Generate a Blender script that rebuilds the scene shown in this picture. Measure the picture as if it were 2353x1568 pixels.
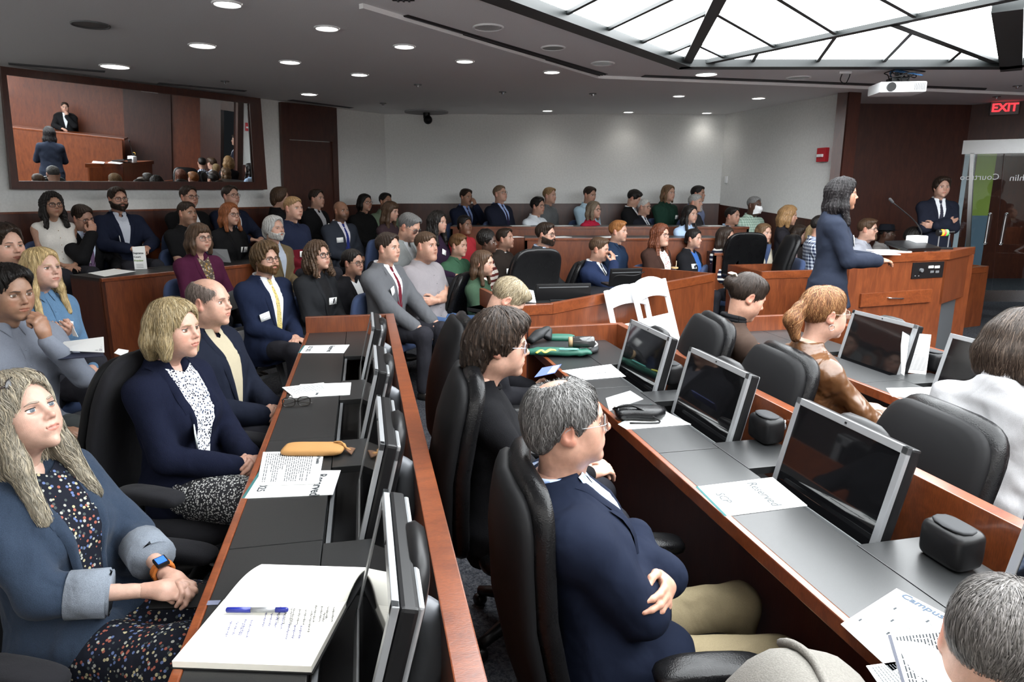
import bpy, bmesh, math, random
import numpy as np
from mathutils import Vector, Matrix
random.seed(4); np.random.seed(4)
SC = bpy.context.scene
for o in list(bpy.data.objects): bpy.data.objects.remove(o, do_unlink=True)
# ------------------------------------------------------------------ camera, world, lights, exposure
FOC, PITCH, EYE = 1569., math.atan(344/1569.), 1.70
cam = bpy.data.cameras.new('camera'); cam.sensor_width = 36.; cam.lens = FOC/2353*36; cam.clip_start = .02; cam.clip_end = 100
co = bpy.data.objects.new('camera', cam); SC.collection.objects.link(co); SC.camera = co
co.location = (0, 0, EYE); co.rotation_euler = (math.pi/2 - PITCH, 0, 0)
world = bpy.data.worlds.new('room_air'); SC.world = world; world.use_nodes = True
world.node_tree.nodes['Background'].inputs[0].default_value = (.55, .62, .70, 1); world.node_tree.nodes['Background'].inputs[1].default_value = .02
SC.view_settings.view_transform = 'Standard'; SC.view_settings.look = 'None'; SC.view_settings.gamma = 1; SC.view_settings.use_curve_mapping = False
SC.view_settings.exposure = -0.15
SC.cycles.max_bounces = 10; SC.cycles.diffuse_bounces = 9; SC.cycles.glossy_bounces = 4; SC.cycles.transparent_max_bounces = 12; SC.cycles.caustics_reflective = False; SC.cycles.caustics_refractive = False
SC.cycles.sample_clamp_indirect = 6
SKY_E, LAMP_E, SPOT_W = 14.5, 14.0, 19.0
def area(name, loc, rot, w, h, e, col=(1,1,1)):
    l = bpy.data.lights.new(name, 'AREA'); l.shape = 'RECTANGLE'; l.size = w; l.size_y = h; l.energy = e; l.color = col
    o = bpy.data.objects.new(name, l); SC.collection.objects.link(o); o.location = loc; o.rotation_euler = rot; return o
def spot(name, loc, e, ang=135, col=(1,.95,.88)):
    l = bpy.data.lights.new(name, 'SPOT'); l.energy = e; l.spot_size = math.radians(ang); l.spot_blend = 1.; l.shadow_soft_size = .06; l.color = col
    o = bpy.data.objects.new(name, l); SC.collection.objects.link(o); o.location = loc; return o
# unseen fill lamps added to brighten the ceiling, behind and beside the camera
for nm, lc, rt, w_ in (('ceiling_fill', (0,-1.6,2.0), (math.pi,0,0), 12.), ('ceiling_fill', (7.5,.5,2.0), (0,math.pi,0), 5.), ('ceiling_fill', (-6.6,1.5,2.0), (0,math.pi,0), 5.)): area(nm, lc, rt, w_ if rt[0] else .3, .3 if rt[0] else w_, 38*w_, (1,.97,.93))
# ------------------------------------------------------------------ helpers: pixels of the photograph to points of the room
cp, sp = math.cos(PITCH), math.sin(PITCH)
def ray(px, py):
    x, y = (px - 1176.5)/FOC, -(py - 784.)/FOC
    return np.array([x, cp + y*sp, -sp + y*cp])
def at(px, py, z):                                  # where the line of sight meets height z
    r = ray(px, py); return np.array([0, 0, EYE]) + r*((z - EYE)/r[2])
def atd(px, py, y):                                 # where it meets distance y
    r = ray(px, py); return np.array([0, 0, EYE]) + r*(y/r[1])
def atp(px, py, p, n):                              # where it meets a plane
    r = ray(px, py); o = np.array([0, 0, EYE]); return o + r*(((np.array(p) - o) @ np.array(n))/(r @ np.array(n)))
# ------------------------------------------------------------------ materials
class NT:
    def __init__(s, name):
        s.m = bpy.data.materials.new(name); s.m.use_nodes = True; s.t = s.m.node_tree; s.b = s.t.nodes['Principled BSDF']
    def n(s, typ, **kw):
        q = s.t.nodes.new('ShaderNode' + typ)
        for k, v in kw.items():
            if hasattr(q, k): setattr(q, k, v)
            else: q.inputs[k.replace('_', ' ')].default_value = v
        return q
    def l(s, a, b): s.t.links.new(a, b)
    def set(s, **kw):
        for k, v in kw.items(): s.b.inputs[k.replace('_', ' ')].default_value = v
        return s
    def bump(s, h, dist, st=1.):
        b = s.n('Bump'); b.inputs['Distance'].default_value = dist; b.inputs['Strength'].default_value = st; s.l(h, b.inputs['Height']); s.l(b.outputs[0], s.b.inputs['Normal']); return b
    def mixc(s, f, a, b, mode='MIX'):
        q = s.n('Mix', data_type='RGBA', blend_type=mode)
        for i, v in ((0, f), (6, a), (7, b)):
            if hasattr(v, 'is_linked') or hasattr(v, 'links'): s.l(v, q.inputs[i])
            else: q.inputs[i].default_value = v if i == 0 else (*v[:3], 1)
        return q.outputs[2]
    def ramp(s, f, *stops):
        q = s.n('ValToRGB'); e = q.color_ramp.elements
        while len(e) < len(stops): e.new(.5)
        for i, (p, c) in enumerate(stops): e[i].position = p; e[i].color = (*c, 1) if np.ndim(c) else (c, c, c, 1)
        s.l(f, q.inputs[0]); return q.outputs[0]
    def math(s, op, a, b=0.):
        q = s.n('Math', operation=op)
        for i, v in enumerate((a, b)):
            if hasattr(v, 'links'): s.l(v, q.inputs[i])
            else: q.inputs[i].default_value = v
        return q.outputs[0]
    def coord(s, which='Object', scale=(1,1,1), rot=(0,0,0)):
        c = s.n('TexCoord'); m = s.n('Mapping'); m.inputs['Scale'].default_value = scale; m.inputs['Rotation'].default_value = rot
        s.l(c.outputs[which], m.inputs[0]); return m.outputs[0]
    def col(s): return s.n('Attribute', attribute_name='Col').outputs[0]
def simple(name, col, rough=.5, metal=0., spec=.5, coat=0.):
    t = NT(name); t.set(Base_Color=(*col, 1), Roughness=rough, Metallic=metal, Specular_IOR_Level=spec, Coat_Weight=coat); return t.m
def mk_skin():
    t = NT('skin'); n = t.n('TexNoise', Scale=70., Detail=3.); t.l(t.coord(), n.inputs[0])
    t.l(t.mixc(1., t.col(), t.ramp(n.outputs[0], (.3, .88), (.7, 1.06)), 'MULTIPLY'), t.b.inputs['Base Color'])
    t.set(Roughness=.48, Specular_IOR_Level=.42, Subsurface_Weight=.08, Subsurface_Scale=.008)
    f = t.n('TexNoise', Scale=420., Detail=2.); t.l(t.coord(), f.inputs[0]); t.bump(f.outputs[0], .0006, .5); return t.m
def mk_hair():
    t = NT('hair'); n = t.n('TexNoise', Scale=1., Detail=4.); t.l(t.coord(scale=(170, 170, 30)), n.inputs[0])
    t.l(t.mixc(1., t.col(), t.ramp(n.outputs[0], (.3, .55), (.7, 1.25)), 'MULTIPLY'), t.b.inputs['Base Color'])
    t.set(Roughness=.5, Specular_IOR_Level=.22, Anisotropic=.3); t.bump(n.outputs[0], .003, .7); return t.m
def mk_cloth(name, wr=1., rough=.9, sheen=.0, weave=900., fine=.3, spec=.08):
    t = NT(name); n = t.n('TexNoise', Scale=8., Detail=2.5, Distortion=.35); t.l(t.coord(scale=(1,1,.7)), n.inputs[0])
    w = t.n('TexNoise', Scale=weave, Detail=1.); t.l(t.coord(), w.inputs[0])
    t.l(t.mixc(1., t.col(), t.ramp(w.outputs[0], (.3, .80), (.7, 1.15)), 'MULTIPLY'), t.b.inputs['Base Color'])
    h = t.math('ADD', t.math('MULTIPLY', n.outputs[0], .034*wr), t.math('MULTIPLY', w.outputs[0], .0008*fine))
    t.set(Roughness=rough, Specular_IOR_Level=spec, Sheen_Weight=sheen, Sheen_Roughness=.5); t.bump(h, 1., .75); return t
def mk_pattern(name, fn, **kw):                     # cloth whose colour comes from a node function of object space
    t = mk_cloth(name, **kw); src = fn(t); t.l(src, t.b.inputs['Base Color']); return t.m
def stripes(t, axis, freq, duty, a, b):
    s = t.n('SeparateXYZ'); t.l(t.coord(), s.inputs[0]); f = t.math('FRACT', t.math('MULTIPLY', s.outputs[axis], freq)); return t.mixc(t.math('GREATER_THAN', f, duty), a, b), t.math('GREATER_THAN', f, duty)
def gingham(a, b, c, freq):
    def fn(t):
        _, p = stripes(t, 'X', freq, .5, a, b); _, q = stripes(t, 'Z', freq, .5, a, b)
        return t.ramp(t.math('MULTIPLY', t.math('ADD', p, q), .5), (0., a), (.5, c), (1., b))
    return fn
def hstripe(a, b, freq, duty=.5):
    return lambda t: stripes(t, 'Z', freq, duty, a, b)[0]
def speck(a, cols, scale, thr=.42):
    def fn(t):
        v = t.n('TexVoronoi', Scale=scale); t.l(t.coord(), v.inputs[0]); s = t.n('SeparateColor'); t.l(v.outputs['Color'], s.inputs[0])
        c = t.ramp(s.outputs[0], *[((i + .0)/len(cols), q) for i, q in enumerate(cols)]); c.node.color_ramp.interpolation = 'CONSTANT'
        k = t.math('LESS_THAN', v.outputs['Distance'], thr); return t.mixc(k, a, c)
    return fn
def mk_lens():
    m = bpy.data.materials.new('lens'); m.use_nodes = True; t = m.node_tree; t.nodes.clear()
    o = t.nodes.new('ShaderNodeOutputMaterial'); a = t.nodes.new('ShaderNodeBsdfTransparent'); b = t.nodes.new('ShaderNodeBsdfGlossy'); f = t.nodes.new('ShaderNodeFresnel'); x = t.nodes.new('ShaderNodeMixShader')
    b.inputs['Roughness'].default_value = .02; f.inputs[0].default_value = 1.5
    t.links.new(f.outputs[0], x.inputs[0]); t.links.new(a.outputs[0], x.inputs[1]); t.links.new(b.outputs[0], x.inputs[2]); t.links.new(x.outputs[0], o.inputs[0]); return m
def vcol(name, rough, spec=.5, metal=0.):
    t = NT(name); t.l(t.col(), t.b.inputs['Base Color']); t.set(Roughness=rough, Specular_IOR_Level=spec, Metallic=metal); return t.m
SKIN = mk_skin(); HAIR = mk_hair(); CLOTH = mk_cloth('woven_cloth').m; KNIT = mk_cloth('knit_cloth', .6, .95, .0, 350., 1.5).m
WOOL = mk_cloth('suit_wool', .8, .85, .0, 1100., .3).m; DENIM = mk_cloth('denim_cloth', 1.3, .85, .06, 420., 1.2).m
SATIN = mk_cloth('satin_cloth', 1.1, .38, .1, 1200., .1, .5).m
PAPERV = vcol('printed_paper', .7, .3); GLOSSV = vcol('gloss_plastic', .25); LEATHER_V = vcol('shoe_leather', .35); LENS = mk_lens()
# ------------------------------------------------------------------ solids
def tag(o, label=None, cat=None, group=None, kind=None):
    for k, v in (('label', label), ('category', cat), ('group', group), ('kind', kind)):
        if v: o[k] = v
    return o
def empty(name, loc, rz=0., label=None, cat=None, group=None):
    o = bpy.data.objects.new(name, None); SC.collection.objects.link(o); o.location = loc; o.rotation_euler = (0, 0, rz); o.empty_display_size = .05
    return tag(o, label, cat, group)
class MB:
    def __init__(s): s.bm = bmesh.new()
    def box(s, c, d, R=None, bev=0.):
        m = Matrix.Translation(c) @ (R.to_4x4() if isinstance(R, Matrix) else (Matrix(np.asarray(R).tolist()).to_4x4() if R is not None else Matrix())) @ Matrix.Diagonal((*d, 1))
        g = bmesh.ops.create_cube(s.bm, size=1., matrix=m)
        if bev:
            ed = {e for v in g['verts'] for e in v.link_edges}
            bmesh.ops.bevel(s.bm, geom=list(ed), offset=bev, segments=2, affect='EDGES', profile=.6)
        return s
    def prism(s, poly, z0, z1, bev=0.):             # outline in xy, raised from z0 to z1
        a = [s.bm.verts.new((x, y, z0)) for x, y in poly]; b = [s.bm.verts.new((x, y, z1)) for x, y in poly]; n = len(poly)
        area2 = sum(poly[i][0]*poly[(i+1) % n][1] - poly[(i+1) % n][0]*poly[i][1] for i in range(n))
        if area2 < 0: a, b = a[::-1], b[::-1]
        f = [s.bm.faces.new(b), s.bm.faces.new(a[::-1])]
        for i in range(n): f.append(s.bm.faces.new((a[i], a[(i+1) % n], b[(i+1) % n], b[i])))
        if bev: bmesh.ops.bevel(s.bm, geom=list(f[0].edges), offset=bev, segments=2, affect='EDGES', profile=.6)
        return s
    def hex8(s, P):                                 # eight corners: bottom ring, top ring
        v = [s.bm.verts.new(p) for p in P]
        for q in ((3,2,1,0), (4,5,6,7), (0,1,5,4), (1,2,6,5), (2,3,7,6), (3,0,4,7)): s.bm.faces.new([v[i] for i in q])
        return s
    def slab(s, P, n, th):                          # planar polygon given thickness along n
        P = [np.asarray(p, float) for p in P]; a = [s.bm.verts.new(p) for p in P]; b = [s.bm.verts.new(p + np.asarray(n)*th) for p in P]; k = len(P)
        s.bm.faces.new(b); s.bm.faces.new(a[::-1])
        for i in range(k): s.bm.faces.new((a[i], a[(i+1) % k], b[(i+1) % k], b[i]))
        return s
    def cyl(s, a, b, r, r2=None, n=14, cap=True):
        a, b = Vector(a), Vector(b); d = b - a
        m = Matrix.Translation((a + b)/2) @ d.to_track_quat('Z', 'Y').to_matrix().to_4x4()
        bmesh.ops.create_cone(s.bm, cap_ends=cap, segments=n, radius1=r, radius2=r if r2 is None else r2, depth=d.length, matrix=m); return s
    def build(s, name, mat, parent=None, smooth=False):
        bmesh.ops.recalc_face_normals(s.bm, faces=s.bm.faces)
        me = bpy.data.meshes.new(name); s.bm.to_mesh(me); s.bm.free()
        if smooth:
            me.polygons.foreach_set('use_smooth', [True]*len(me.polygons)); 
            try: me.set_sharp_from_angle(angle=math.radians(40))
            except Exception: pass
        return link(name, me, mat, parent)
def super_pad(pc, a, b, c, e1=.35, e2=.5, n=28, m=15, bend=None, R=None, t=(0,0,0), col=(1,1,1)):   # cushion: outline power e1 in xz, thickness along y
    th = np.linspace(0, 2*math.pi, n, endpoint=False)[None]; ph = np.linspace(-math.pi/2, math.pi/2, m)[:, None]
    sg = lambda q, e: np.sign(q)*np.abs(q)**e
    X = a*sg(np.cos(ph), e2)*sg(np.cos(th), e1); Z = c*sg(np.cos(ph), e2)*sg(np.sin(th), e1); Y = b*sg(np.sin(ph), e2) + 0*th
    V = np.stack([X, Y, Z], -1).reshape(-1, 3)
    if bend is not None: V = bend(V)
    if R is not None: V = V @ np.asarray(R).T
    return pc.add(V + np.asarray(t), gridq(m, n, True), col)
def pobj(name, pc, mat, parent=None, smooth=True): return link(name, mesh_from(name, pc, smooth), mat, parent)
_txt = {}
def text_mesh(body, size, ext=.0004, align='LEFT', bold=0.):
    k = (body, size, ext, align, bold)
    if k not in _txt:
        c = bpy.data.curves.new('text', 'FONT'); c.body = body; c.size = size; c.extrude = ext; c.align_x = align; c.resolution_u = 2; c.offset = bold
        o = bpy.data.objects.new('text', c); SC.collection.objects.link(o); dg = bpy.context.evaluated_depsgraph_get()
        me = bpy.data.meshes.new_from_object(o.evaluated_get(dg)); bpy.data.objects.remove(o); bpy.data.curves.remove(c); _txt[k] = me
    return _txt[k]
def text(body, size, M, mat, parent, name='lettering', **kw):
    o = link(name, text_mesh(body, size, **kw).copy(), mat, parent)
    o.matrix_local = M
    return o
def frame(x, y, o):                                 # matrix with given x and y axes
    x, y = nrm(x), np.asarray(y, float); z = nrm(np.cross(x, y)); y = np.cross(z, x)
    return Matrix([[x[0], y[0], z[0], o[0]], [x[1], y[1], z[1], o[1]], [x[2], y[2], z[2], o[2]], [0,0,0,1]])
# materials of the room
def mk_wood(name, a, b, rough=.34, sc=(2.2, 2.2, .55), coat=.25):
    t = NT(name); n = t.n('TexNoise', Scale=9., Detail=6., Distortion=.8); t.l(t.coord('Object', sc), n.inputs[0])
    g = t.n('TexNoise', Scale=60., Detail=4.); t.l(t.coord('Object', (sc[0]*2, sc[1]*2, sc[2]*.35)), g.inputs[0])
    c = t.ramp(n.outputs[0], (.28, a), (.72, b)); t.l(t.mixc(.6, c, t.ramp(g.outputs[0], (.35, .62), (.65, 1.12)), 'MULTIPLY'), t.b.inputs['Base Color'])
    t.set(Roughness=rough, Coat_Weight=coat, Coat_Roughness=.2); t.bump(g.outputs[0], .0006, .4); return t.m
def mk_noise(name, a, b, scale, rough, bump=.0, detail=3., spec=.5):
    t = NT(name); n = t.n('TexNoise', Scale=scale, Detail=detail); t.l(t.coord(), n.inputs[0]); t.l(t.ramp(n.outputs[0], (.35, a), (.65, b)), t.b.inputs['Base Color'])
    t.set(Roughness=rough, Specular_IOR_Level=spec)
    if bump: t.bump(n.outputs[0], bump, .6)
    return t.m
def mk_carpet():
    t = NT('carpet_loops'); v = t.n('TexVoronoi', Scale=150.); t.l(t.coord(), v.inputs[0]); n = t.n('TexNoise', Scale=55., Detail=4.); t.l(t.coord(), n.inputs[0])
    s = t.n('SeparateColor'); t.l(v.outputs['Color'], s.inputs[0])
    t.l(t.mixc(.55, t.ramp(s.outputs[0], (.2, (.014,.015,.019)), (.8, (.060,.062,.070))), t.ramp(n.outputs[0], (.4, (.014,.016,.021)), (.62, (.055,.058,.063)))), t.b.inputs['Base Color'])
    t.set(Roughness=.98, Specular_IOR_Level=.1); t.bump(v.outputs['Distance'], .004, .8); return t.m
def emis(name, col, e):
    t = NT(name); t.set(Base_Color=(*col, 1), Emission_Color=(*col, 1), Emission_Strength=e, Roughness=.6); return t.m
def mk_leather(name, c, rough=.27):
    t = NT(name); v = t.n('TexVoronoi', Scale=260.); t.l(t.coord(), v.inputs[0]); n = t.n('TexNoise', Scale=14., Detail=3.); t.l(t.coord(), n.inputs[0])
    t.set(Base_Color=(*c, 1), Specular_IOR_Level=.22 if max(c) < .02 else .4); t.l(t.ramp(n.outputs[0], (.3, rough - .05), (.7, rough + .12)), t.b.inputs['Roughness'])
    t.bump(t.math('ADD', t.math('MULTIPLY', v.outputs['Distance'], .0006), t.math('MULTIPLY', n.outputs[0], .0015)), 1., .6); return t.m
CHERRY = mk_wood('cherry_veneer', (.092,.022,.0075), (.165,.043,.013)); CHERRY_DK = mk_wood('dark_cherry', (.035,.009,.006), (.062,.018,.010), .4, coat=.15)
CHERRY_H = mk_wood('cherry_rail', (.105,.024,.0075), (.185,.048,.014), .28, (.8, 2.5, 2.5)); PANELW = mk_wood('wall_panelling', (.10,.021,.007), (.165,.038,.011), .4)
WHITE_W = mk_noise('painted_plaster', (.60,.61,.60), (.65,.66,.65), 40., .9, .0006); CEIL = mk_noise('ceiling_paint', (.76,.76,.77), (.80,.80,.81), 120., .95, .0008)
CARPET = mk_carpet(); LAMIN = mk_noise('black_laminate', (.008,.0085,.009), (.013,.0135,.014), 500., .36, .0002); WELL = simple('well_black', (.004,.004,.005), .6)
BLACKP = simple('black_plastic', (.006,.006,.0065), .38, 0., .22); SHELLB = simple('matte_black_shell', (.005,.005,.0055), .6, 0., .12); GREYP = simple('grey_plastic', (.10,.105,.11), .45); SILVER = simple('silver_plastic', (.30,.31,.32), .34, .5); STEEL = simple('brushed_steel', (.55,.56,.57), .22, 1.)
SCREEN = simple('dark_screen', (.0035,.0035,.004), .045, 0., .6); BLACKL = mk_leather('black_leather', (.0045,.0045,.005)); CHAIRF = mk_cloth('black_chair_fabric', .3, .9, .03, 300., 1.); 
CHAIRF.b.inputs['Base Color'].default_value = (.012,.012,.014,1); [CHAIRF.t.links.remove(l) for l in list(CHAIRF.b.inputs['Base Color'].links)]; CHAIRF = CHAIRF.m
BLUEF = mk_cloth('blue_seat_fabric', .3, .95, .05, 300., 1.); [BLUEF.t.links.remove(l) for l in list(BLUEF.b.inputs['Base Color'].links)]; BLUEF.b.inputs['Base Color'].default_value = (.045,.065,.13,1); BLUEF = BLUEF.m
WHITEP = simple('white_resin', (.78,.79,.80), .35); PAPER = simple('white_paper', (.80,.81,.80), .75, 0., .2); CREAM = simple('cream_paper', (.80,.78,.70), .75, 0., .2); INK = simple('printed_ink', (.05,.055,.06), .9, 0., .02); BLUEINK = simple('blue_ink', (.03,.04,.22), .9, 0., .02); TEAL = simple('teal_ink', (.04,.11,.11), .9, 0., .02); PALEINK = simple('pale_ink', (.085,.095,.10), .9, 0., .02)
def mk_glass():
    m = bpy.data.materials.new('door_glass'); m.use_nodes = True; t = m.node_tree; t.nodes.clear(); o = t.nodes.new('ShaderNodeOutputMaterial'); a = t.nodes.new('ShaderNodeBsdfTransparent'); b = t.nodes.new('ShaderNodeBsdfGlossy'); f = t.nodes.new('ShaderNodeFresnel'); x = t.nodes.new('ShaderNodeMixShader')
    a.inputs[0].default_value = (.86,.92,.92,1); b.inputs['Roughness'].default_value = .01; f.inputs[0].default_value = 1.5
    t.links.new(f.outputs[0], x.inputs[0]); t.links.new(a.outputs[0], x.inputs[1]); t.links.new(b.outputs[0], x.inputs[2]); t.links.new(x.outputs[0], o.inputs[0]); return m
GLASS = mk_glass(); MIRROR = simple('mirror_silvering', (.80,.82,.82), .01, 1.)
SKYPANE = emis('skylight_glass', (.94,.98,1.), SKY_E); LAMPON = emis('lamp_lit', (1.,.96,.90), LAMP_E); LAMPOFF = simple('lamp_reflector', (.42,.42,.43), .25, .6); LAMPDIM = simple('lamp_reflector_dark', (.06,.06,.06), .3, .5)
# ------------------------------------------------------------------ people: implicit surfaces
def nrm(v):
    v = np.asarray(v, float); n = np.linalg.norm(v)
    return v / n if n > 1e-9 else v
def rotm(rx=0, ry=0, rz=0):                       # degrees, applied x then y then z
    a, b, c = [math.radians(t) for t in (rx, ry, rz)]
    X = np.array([[1,0,0],[0,math.cos(a),-math.sin(a)],[0,math.sin(a),math.cos(a)]])
    Y = np.array([[math.cos(b),0,math.sin(b)],[0,1,0],[-math.sin(b),0,math.cos(b)]])
    Z = np.array([[math.cos(c),-math.sin(c),0],[math.sin(c),math.cos(c),0],[0,0,1]])
    return Z @ Y @ X
def EL(c, r, k=.02, op='add', R=None):            # ellipsoid
    c = np.array(c, float); r = np.array(r if np.ndim(r) else (r, r, r), float); m = r.max() if R is not None else r
    return dict(t='E', c=c, r=r, k=k, op=op, R=None if R is None else np.array(R), lo=c - m, hi=c + m)
def CO(a, b, ra, rb=None, k=.02, op='add'):       # round cone
    a = np.array(a, float); b = np.array(b, float); rb = ra if rb is None else rb; m = max(ra, rb)
    return dict(t='C', a=a, b=b, ra=ra, rb=rb, k=k, op=op, lo=np.minimum(a, b) - m, hi=np.maximum(a, b) + m)
def LO(z, w, d, c, k=.03, e=2.4, op='add'):       # lofted trunk: half width, half depth, centre y over z
    z, w, d, c = [np.array(q, float) for q in (z, w, d, c)]
    return dict(t='L', z=z, w=w, d=d, c=c, k=k, e=e, op=op, lo=np.array([-w.max(), (c - d).min(), z[0]]), hi=np.array([w.max(), (c + d).max(), z[-1]]))
def mirx(p):                                      # copy of a primitive on the other side
    q = dict(p)
    for n in ('c', 'a', 'b'):
        if n in q and q['t'] != 'L': q[n] = q[n] * np.array([-1, 1, 1])
    if q.get('R') is not None:
        M = np.diag([-1., 1, 1]); q['R'] = M @ q['R'] @ M
    q['lo'], q['hi'] = np.array([-p['hi'][0], p['lo'][1], p['lo'][2]]), np.array([-p['lo'][0], p['hi'][1], p['hi'][2]])
    return q
def both(*ps):
    return [q for p in ps for q in (p, mirx(p))]
def pdist(p, X, Y, Z):
    if p['t'] == 'E':
        x, y, z = X - p['c'][0], Y - p['c'][1], Z - p['c'][2]
        if p['R'] is not None:
            R = p['R']; x, y, z = R[0,0]*x + R[1,0]*y + R[2,0]*z, R[0,1]*x + R[1,1]*y + R[2,1]*z, R[0,2]*x + R[1,2]*y + R[2,2]*z
        r = p['r']
        k0 = np.sqrt((x/r[0])**2 + (y/r[1])**2 + (z/r[2])**2); k1 = np.sqrt((x/r[0]**2)**2 + (y/r[1]**2)**2 + (z/r[2]**2)**2)
        return k0 * (k0 - 1) / np.maximum(k1, 1e-6)
    if p['t'] == 'C':
        a = p['a']; u = p['b'] - a; L = max(float(u @ u), 1e-9)
        t = np.clip(((X - a[0])*u[0] + (Y - a[1])*u[1] + (Z - a[2])*u[2]) / L, 0, 1)
        return np.sqrt((X - a[0] - t*u[0])**2 + (Y - a[1] - t*u[1])**2 + (Z - a[2] - t*u[2])**2) - (p['ra'] + (p['rb'] - p['ra'])*t)
    zz = np.clip(Z, p['z'][0], p['z'][-1])
    w = np.interp(zz, p['z'], p['w']); d = np.interp(zz, p['z'], p['d']); c = np.interp(zz, p['z'], p['c']); e = p['e']
    q = (np.abs(X/w)**e + np.abs((Y - c)/d)**e)**(1/e)
    f = (q - 1) * np.minimum(w, d)
    return np.maximum(f, np.abs(Z - (p['z'][0] + p['z'][-1])/2) - (p['z'][-1] - p['z'][0])/2)
def smin(a, b, k):
    h = np.maximum(k - np.abs(a - b), 0) / k
    return np.minimum(a, b) - h*h*k*.25
def field(prims, P, off=0.):                      # value at points
    X, Y, Z = P[..., 0], P[..., 1], P[..., 2]; f = np.full(X.shape, 1.)
    for p in prims:
        d = pdist(p, X, Y, Z)
        f = smin(f, d, p['k']) if p['op'] == 'add' else -smin(-f, d, p['k'])
    return f - off
def wob(X, Y, Z, s, seed=0):                      # cheap smooth noise, about -1..1
    r = np.random.RandomState(seed); f = 0
    for i in range(4):
        v = r.normal(size=3); v = v / np.linalg.norm(v) * s * (1 + .6*i); q = r.normal(size=3) * s * .5
        f = f + np.sin(v[0]*X + v[1]*Y + v[2]*Z + r.rand()*6.3 + 1.3*np.sin(q[0]*X + q[1]*Y + q[2]*Z)) / (1 + .35*i)
    return f / 2.2
def polygonise(prims, h, off=0., noise=None, lo=None, hi=None, post=None):
    add = [p for p in prims if p['op'] == 'add']
    L = np.min([p['lo'] for p in add], 0) - off - 3*h - .01; U = np.max([p['hi'] for p in add], 0) + off + 3*h + .01
    if lo is not None: L = np.maximum(L, lo)
    if hi is not None: U = np.minimum(U, hi)
    n = np.maximum(np.ceil((U - L)/h).astype(int) + 1, 4)
    ax = [(L[i] + h*np.arange(n[i])).astype(np.float32) for i in range(3)]
    f = np.full(n, .2, np.float32)
    for p in prims:
        m = p['k'] + off + 2.5*h + .006
        s = []
        for i in range(3):
            a = int(np.floor((p['lo'][i] - m - L[i])/h)); b = int(np.ceil((p['hi'][i] + m - L[i])/h)) + 1
            s.append(slice(max(a, 0), min(max(b, 0), n[i])))
        if any(q.stop <= q.start for q in s): continue
        d = pdist(p, ax[0][s[0]][:, None, None], ax[1][s[1]][None, :, None], ax[2][s[2]][None, None, :])
        g = f[s[0], s[1], s[2]]
        f[s[0], s[1], s[2]] = smin(g, d, p['k']) if p['op'] == 'add' else -smin(-g, d, p['k'])
    if noise is not None:
        f = f + noise(ax[0][:, None, None], ax[1][None, :, None], ax[2][None, None, :])
    f = f - off
    if post is not None: f = post(f, ax[0][:, None, None], ax[1][None, :, None], ax[2][None, None, :])
    f[0], f[-1], f[:, 0], f[:, -1], f[:, :, 0], f[:, :, -1] = .1, .1, .1, .1, .1, .1
    return snets(f, L, h)
def snets(f, o, h):
    s = f < 0; q = s.astype(np.int8)
    c = sum(q[i:q.shape[0]-1+i, j:q.shape[1]-1+j, k:q.shape[2]-1+k] for i in (0,1) for j in (0,1) for k in (0,1))
    m = (c > 0) & (c < 8); ids = np.argwhere(m); idx = np.full(m.shape, -1, np.int32); idx[m] = np.arange(len(ids))
    acc = np.zeros((len(ids), 3)); cnt = np.zeros(len(ids)); i, j, k = ids.T
    for ax in range(3):
        for u in (0,1):
            for v in (0,1):
                a = [0,0,0]; a[(ax+1)%3] = u; a[(ax+2)%3] = v; b = list(a); b[ax] = 1
                fa = f[i+a[0], j+a[1], k+a[2]]; fb = f[i+b[0], j+b[1], k+b[2]]
                x = (fa < 0) != (fb < 0); t = np.where(x, fa/np.where(x, fa - fb, 1), 0)
                pos = np.tile(np.array(a, float), (len(ids), 1)); pos[:, ax] = t
                acc += pos*x[:, None]; cnt += x
    V = (ids + acc/np.maximum(cnt, 1)[:, None])*h + o
    Q = []
    for ax in range(3):
        sl0 = [slice(1, -1)]*3; sl0[ax] = slice(0, -1); sl1 = list(sl0); sl1[ax] = slice(1, None)
        A, B = s[tuple(sl0)], s[tuple(sl1)]; e = np.argwhere(A != B)
        if not len(e): continue
        ins = A[A != B]; off = np.array([1, 1, 1]); off[ax] = 0; e = e + off
        u, v = (ax+1) % 3, (ax+2) % 3
        def cell(du, dv):
            w = e.copy(); w[:, u] += du; w[:, v] += dv
            return idx[w[:,0], w[:,1], w[:,2]]
        q4 = np.stack([cell(-1,-1), cell(0,-1), cell(0,0), cell(-1,0)], 1)
        q4[~ins] = q4[~ins][:, ::-1]
        Q.append(q4)
    Q = np.concatenate(Q) if Q else np.zeros((0,4), int)
    return V, Q[(Q >= 0).all(1)]
class Pc:                                          # a pile of vertices, quads and colours that becomes one mesh
    def __init__(s): s.V, s.Q, s.C, s.n = [], [], [], 0
    def add(s, V, Q, col=(1,1,1)):
        V = np.asarray(V, float).reshape(-1, 3); Q = np.asarray(Q, int).reshape(-1, 4)
        c = np.asarray(col, float)
        if c.ndim == 1: c = np.tile(c[:3], (len(V), 1))
        s.V.append(V); s.Q.append(Q + s.n); s.C.append(c[:, :3]); s.n += len(V); return s
    def xf(s, R, t=(0,0,0)):
        s.V = [v @ np.asarray(R).T + np.asarray(t) for v in s.V]; return s
    def ext(s, o):
        for V, Q, C in zip(o.V, o.Q, o.C): s.V.append(V); s.C.append(C)
        base = s.n; k = 0
        for V, Q in zip(o.V, o.Q): s.Q.append(Q - 0 + base)
        s.n += o.n; return s
    def arr(s):
        return np.concatenate(s.V), np.concatenate(s.Q), np.concatenate(s.C)
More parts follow.
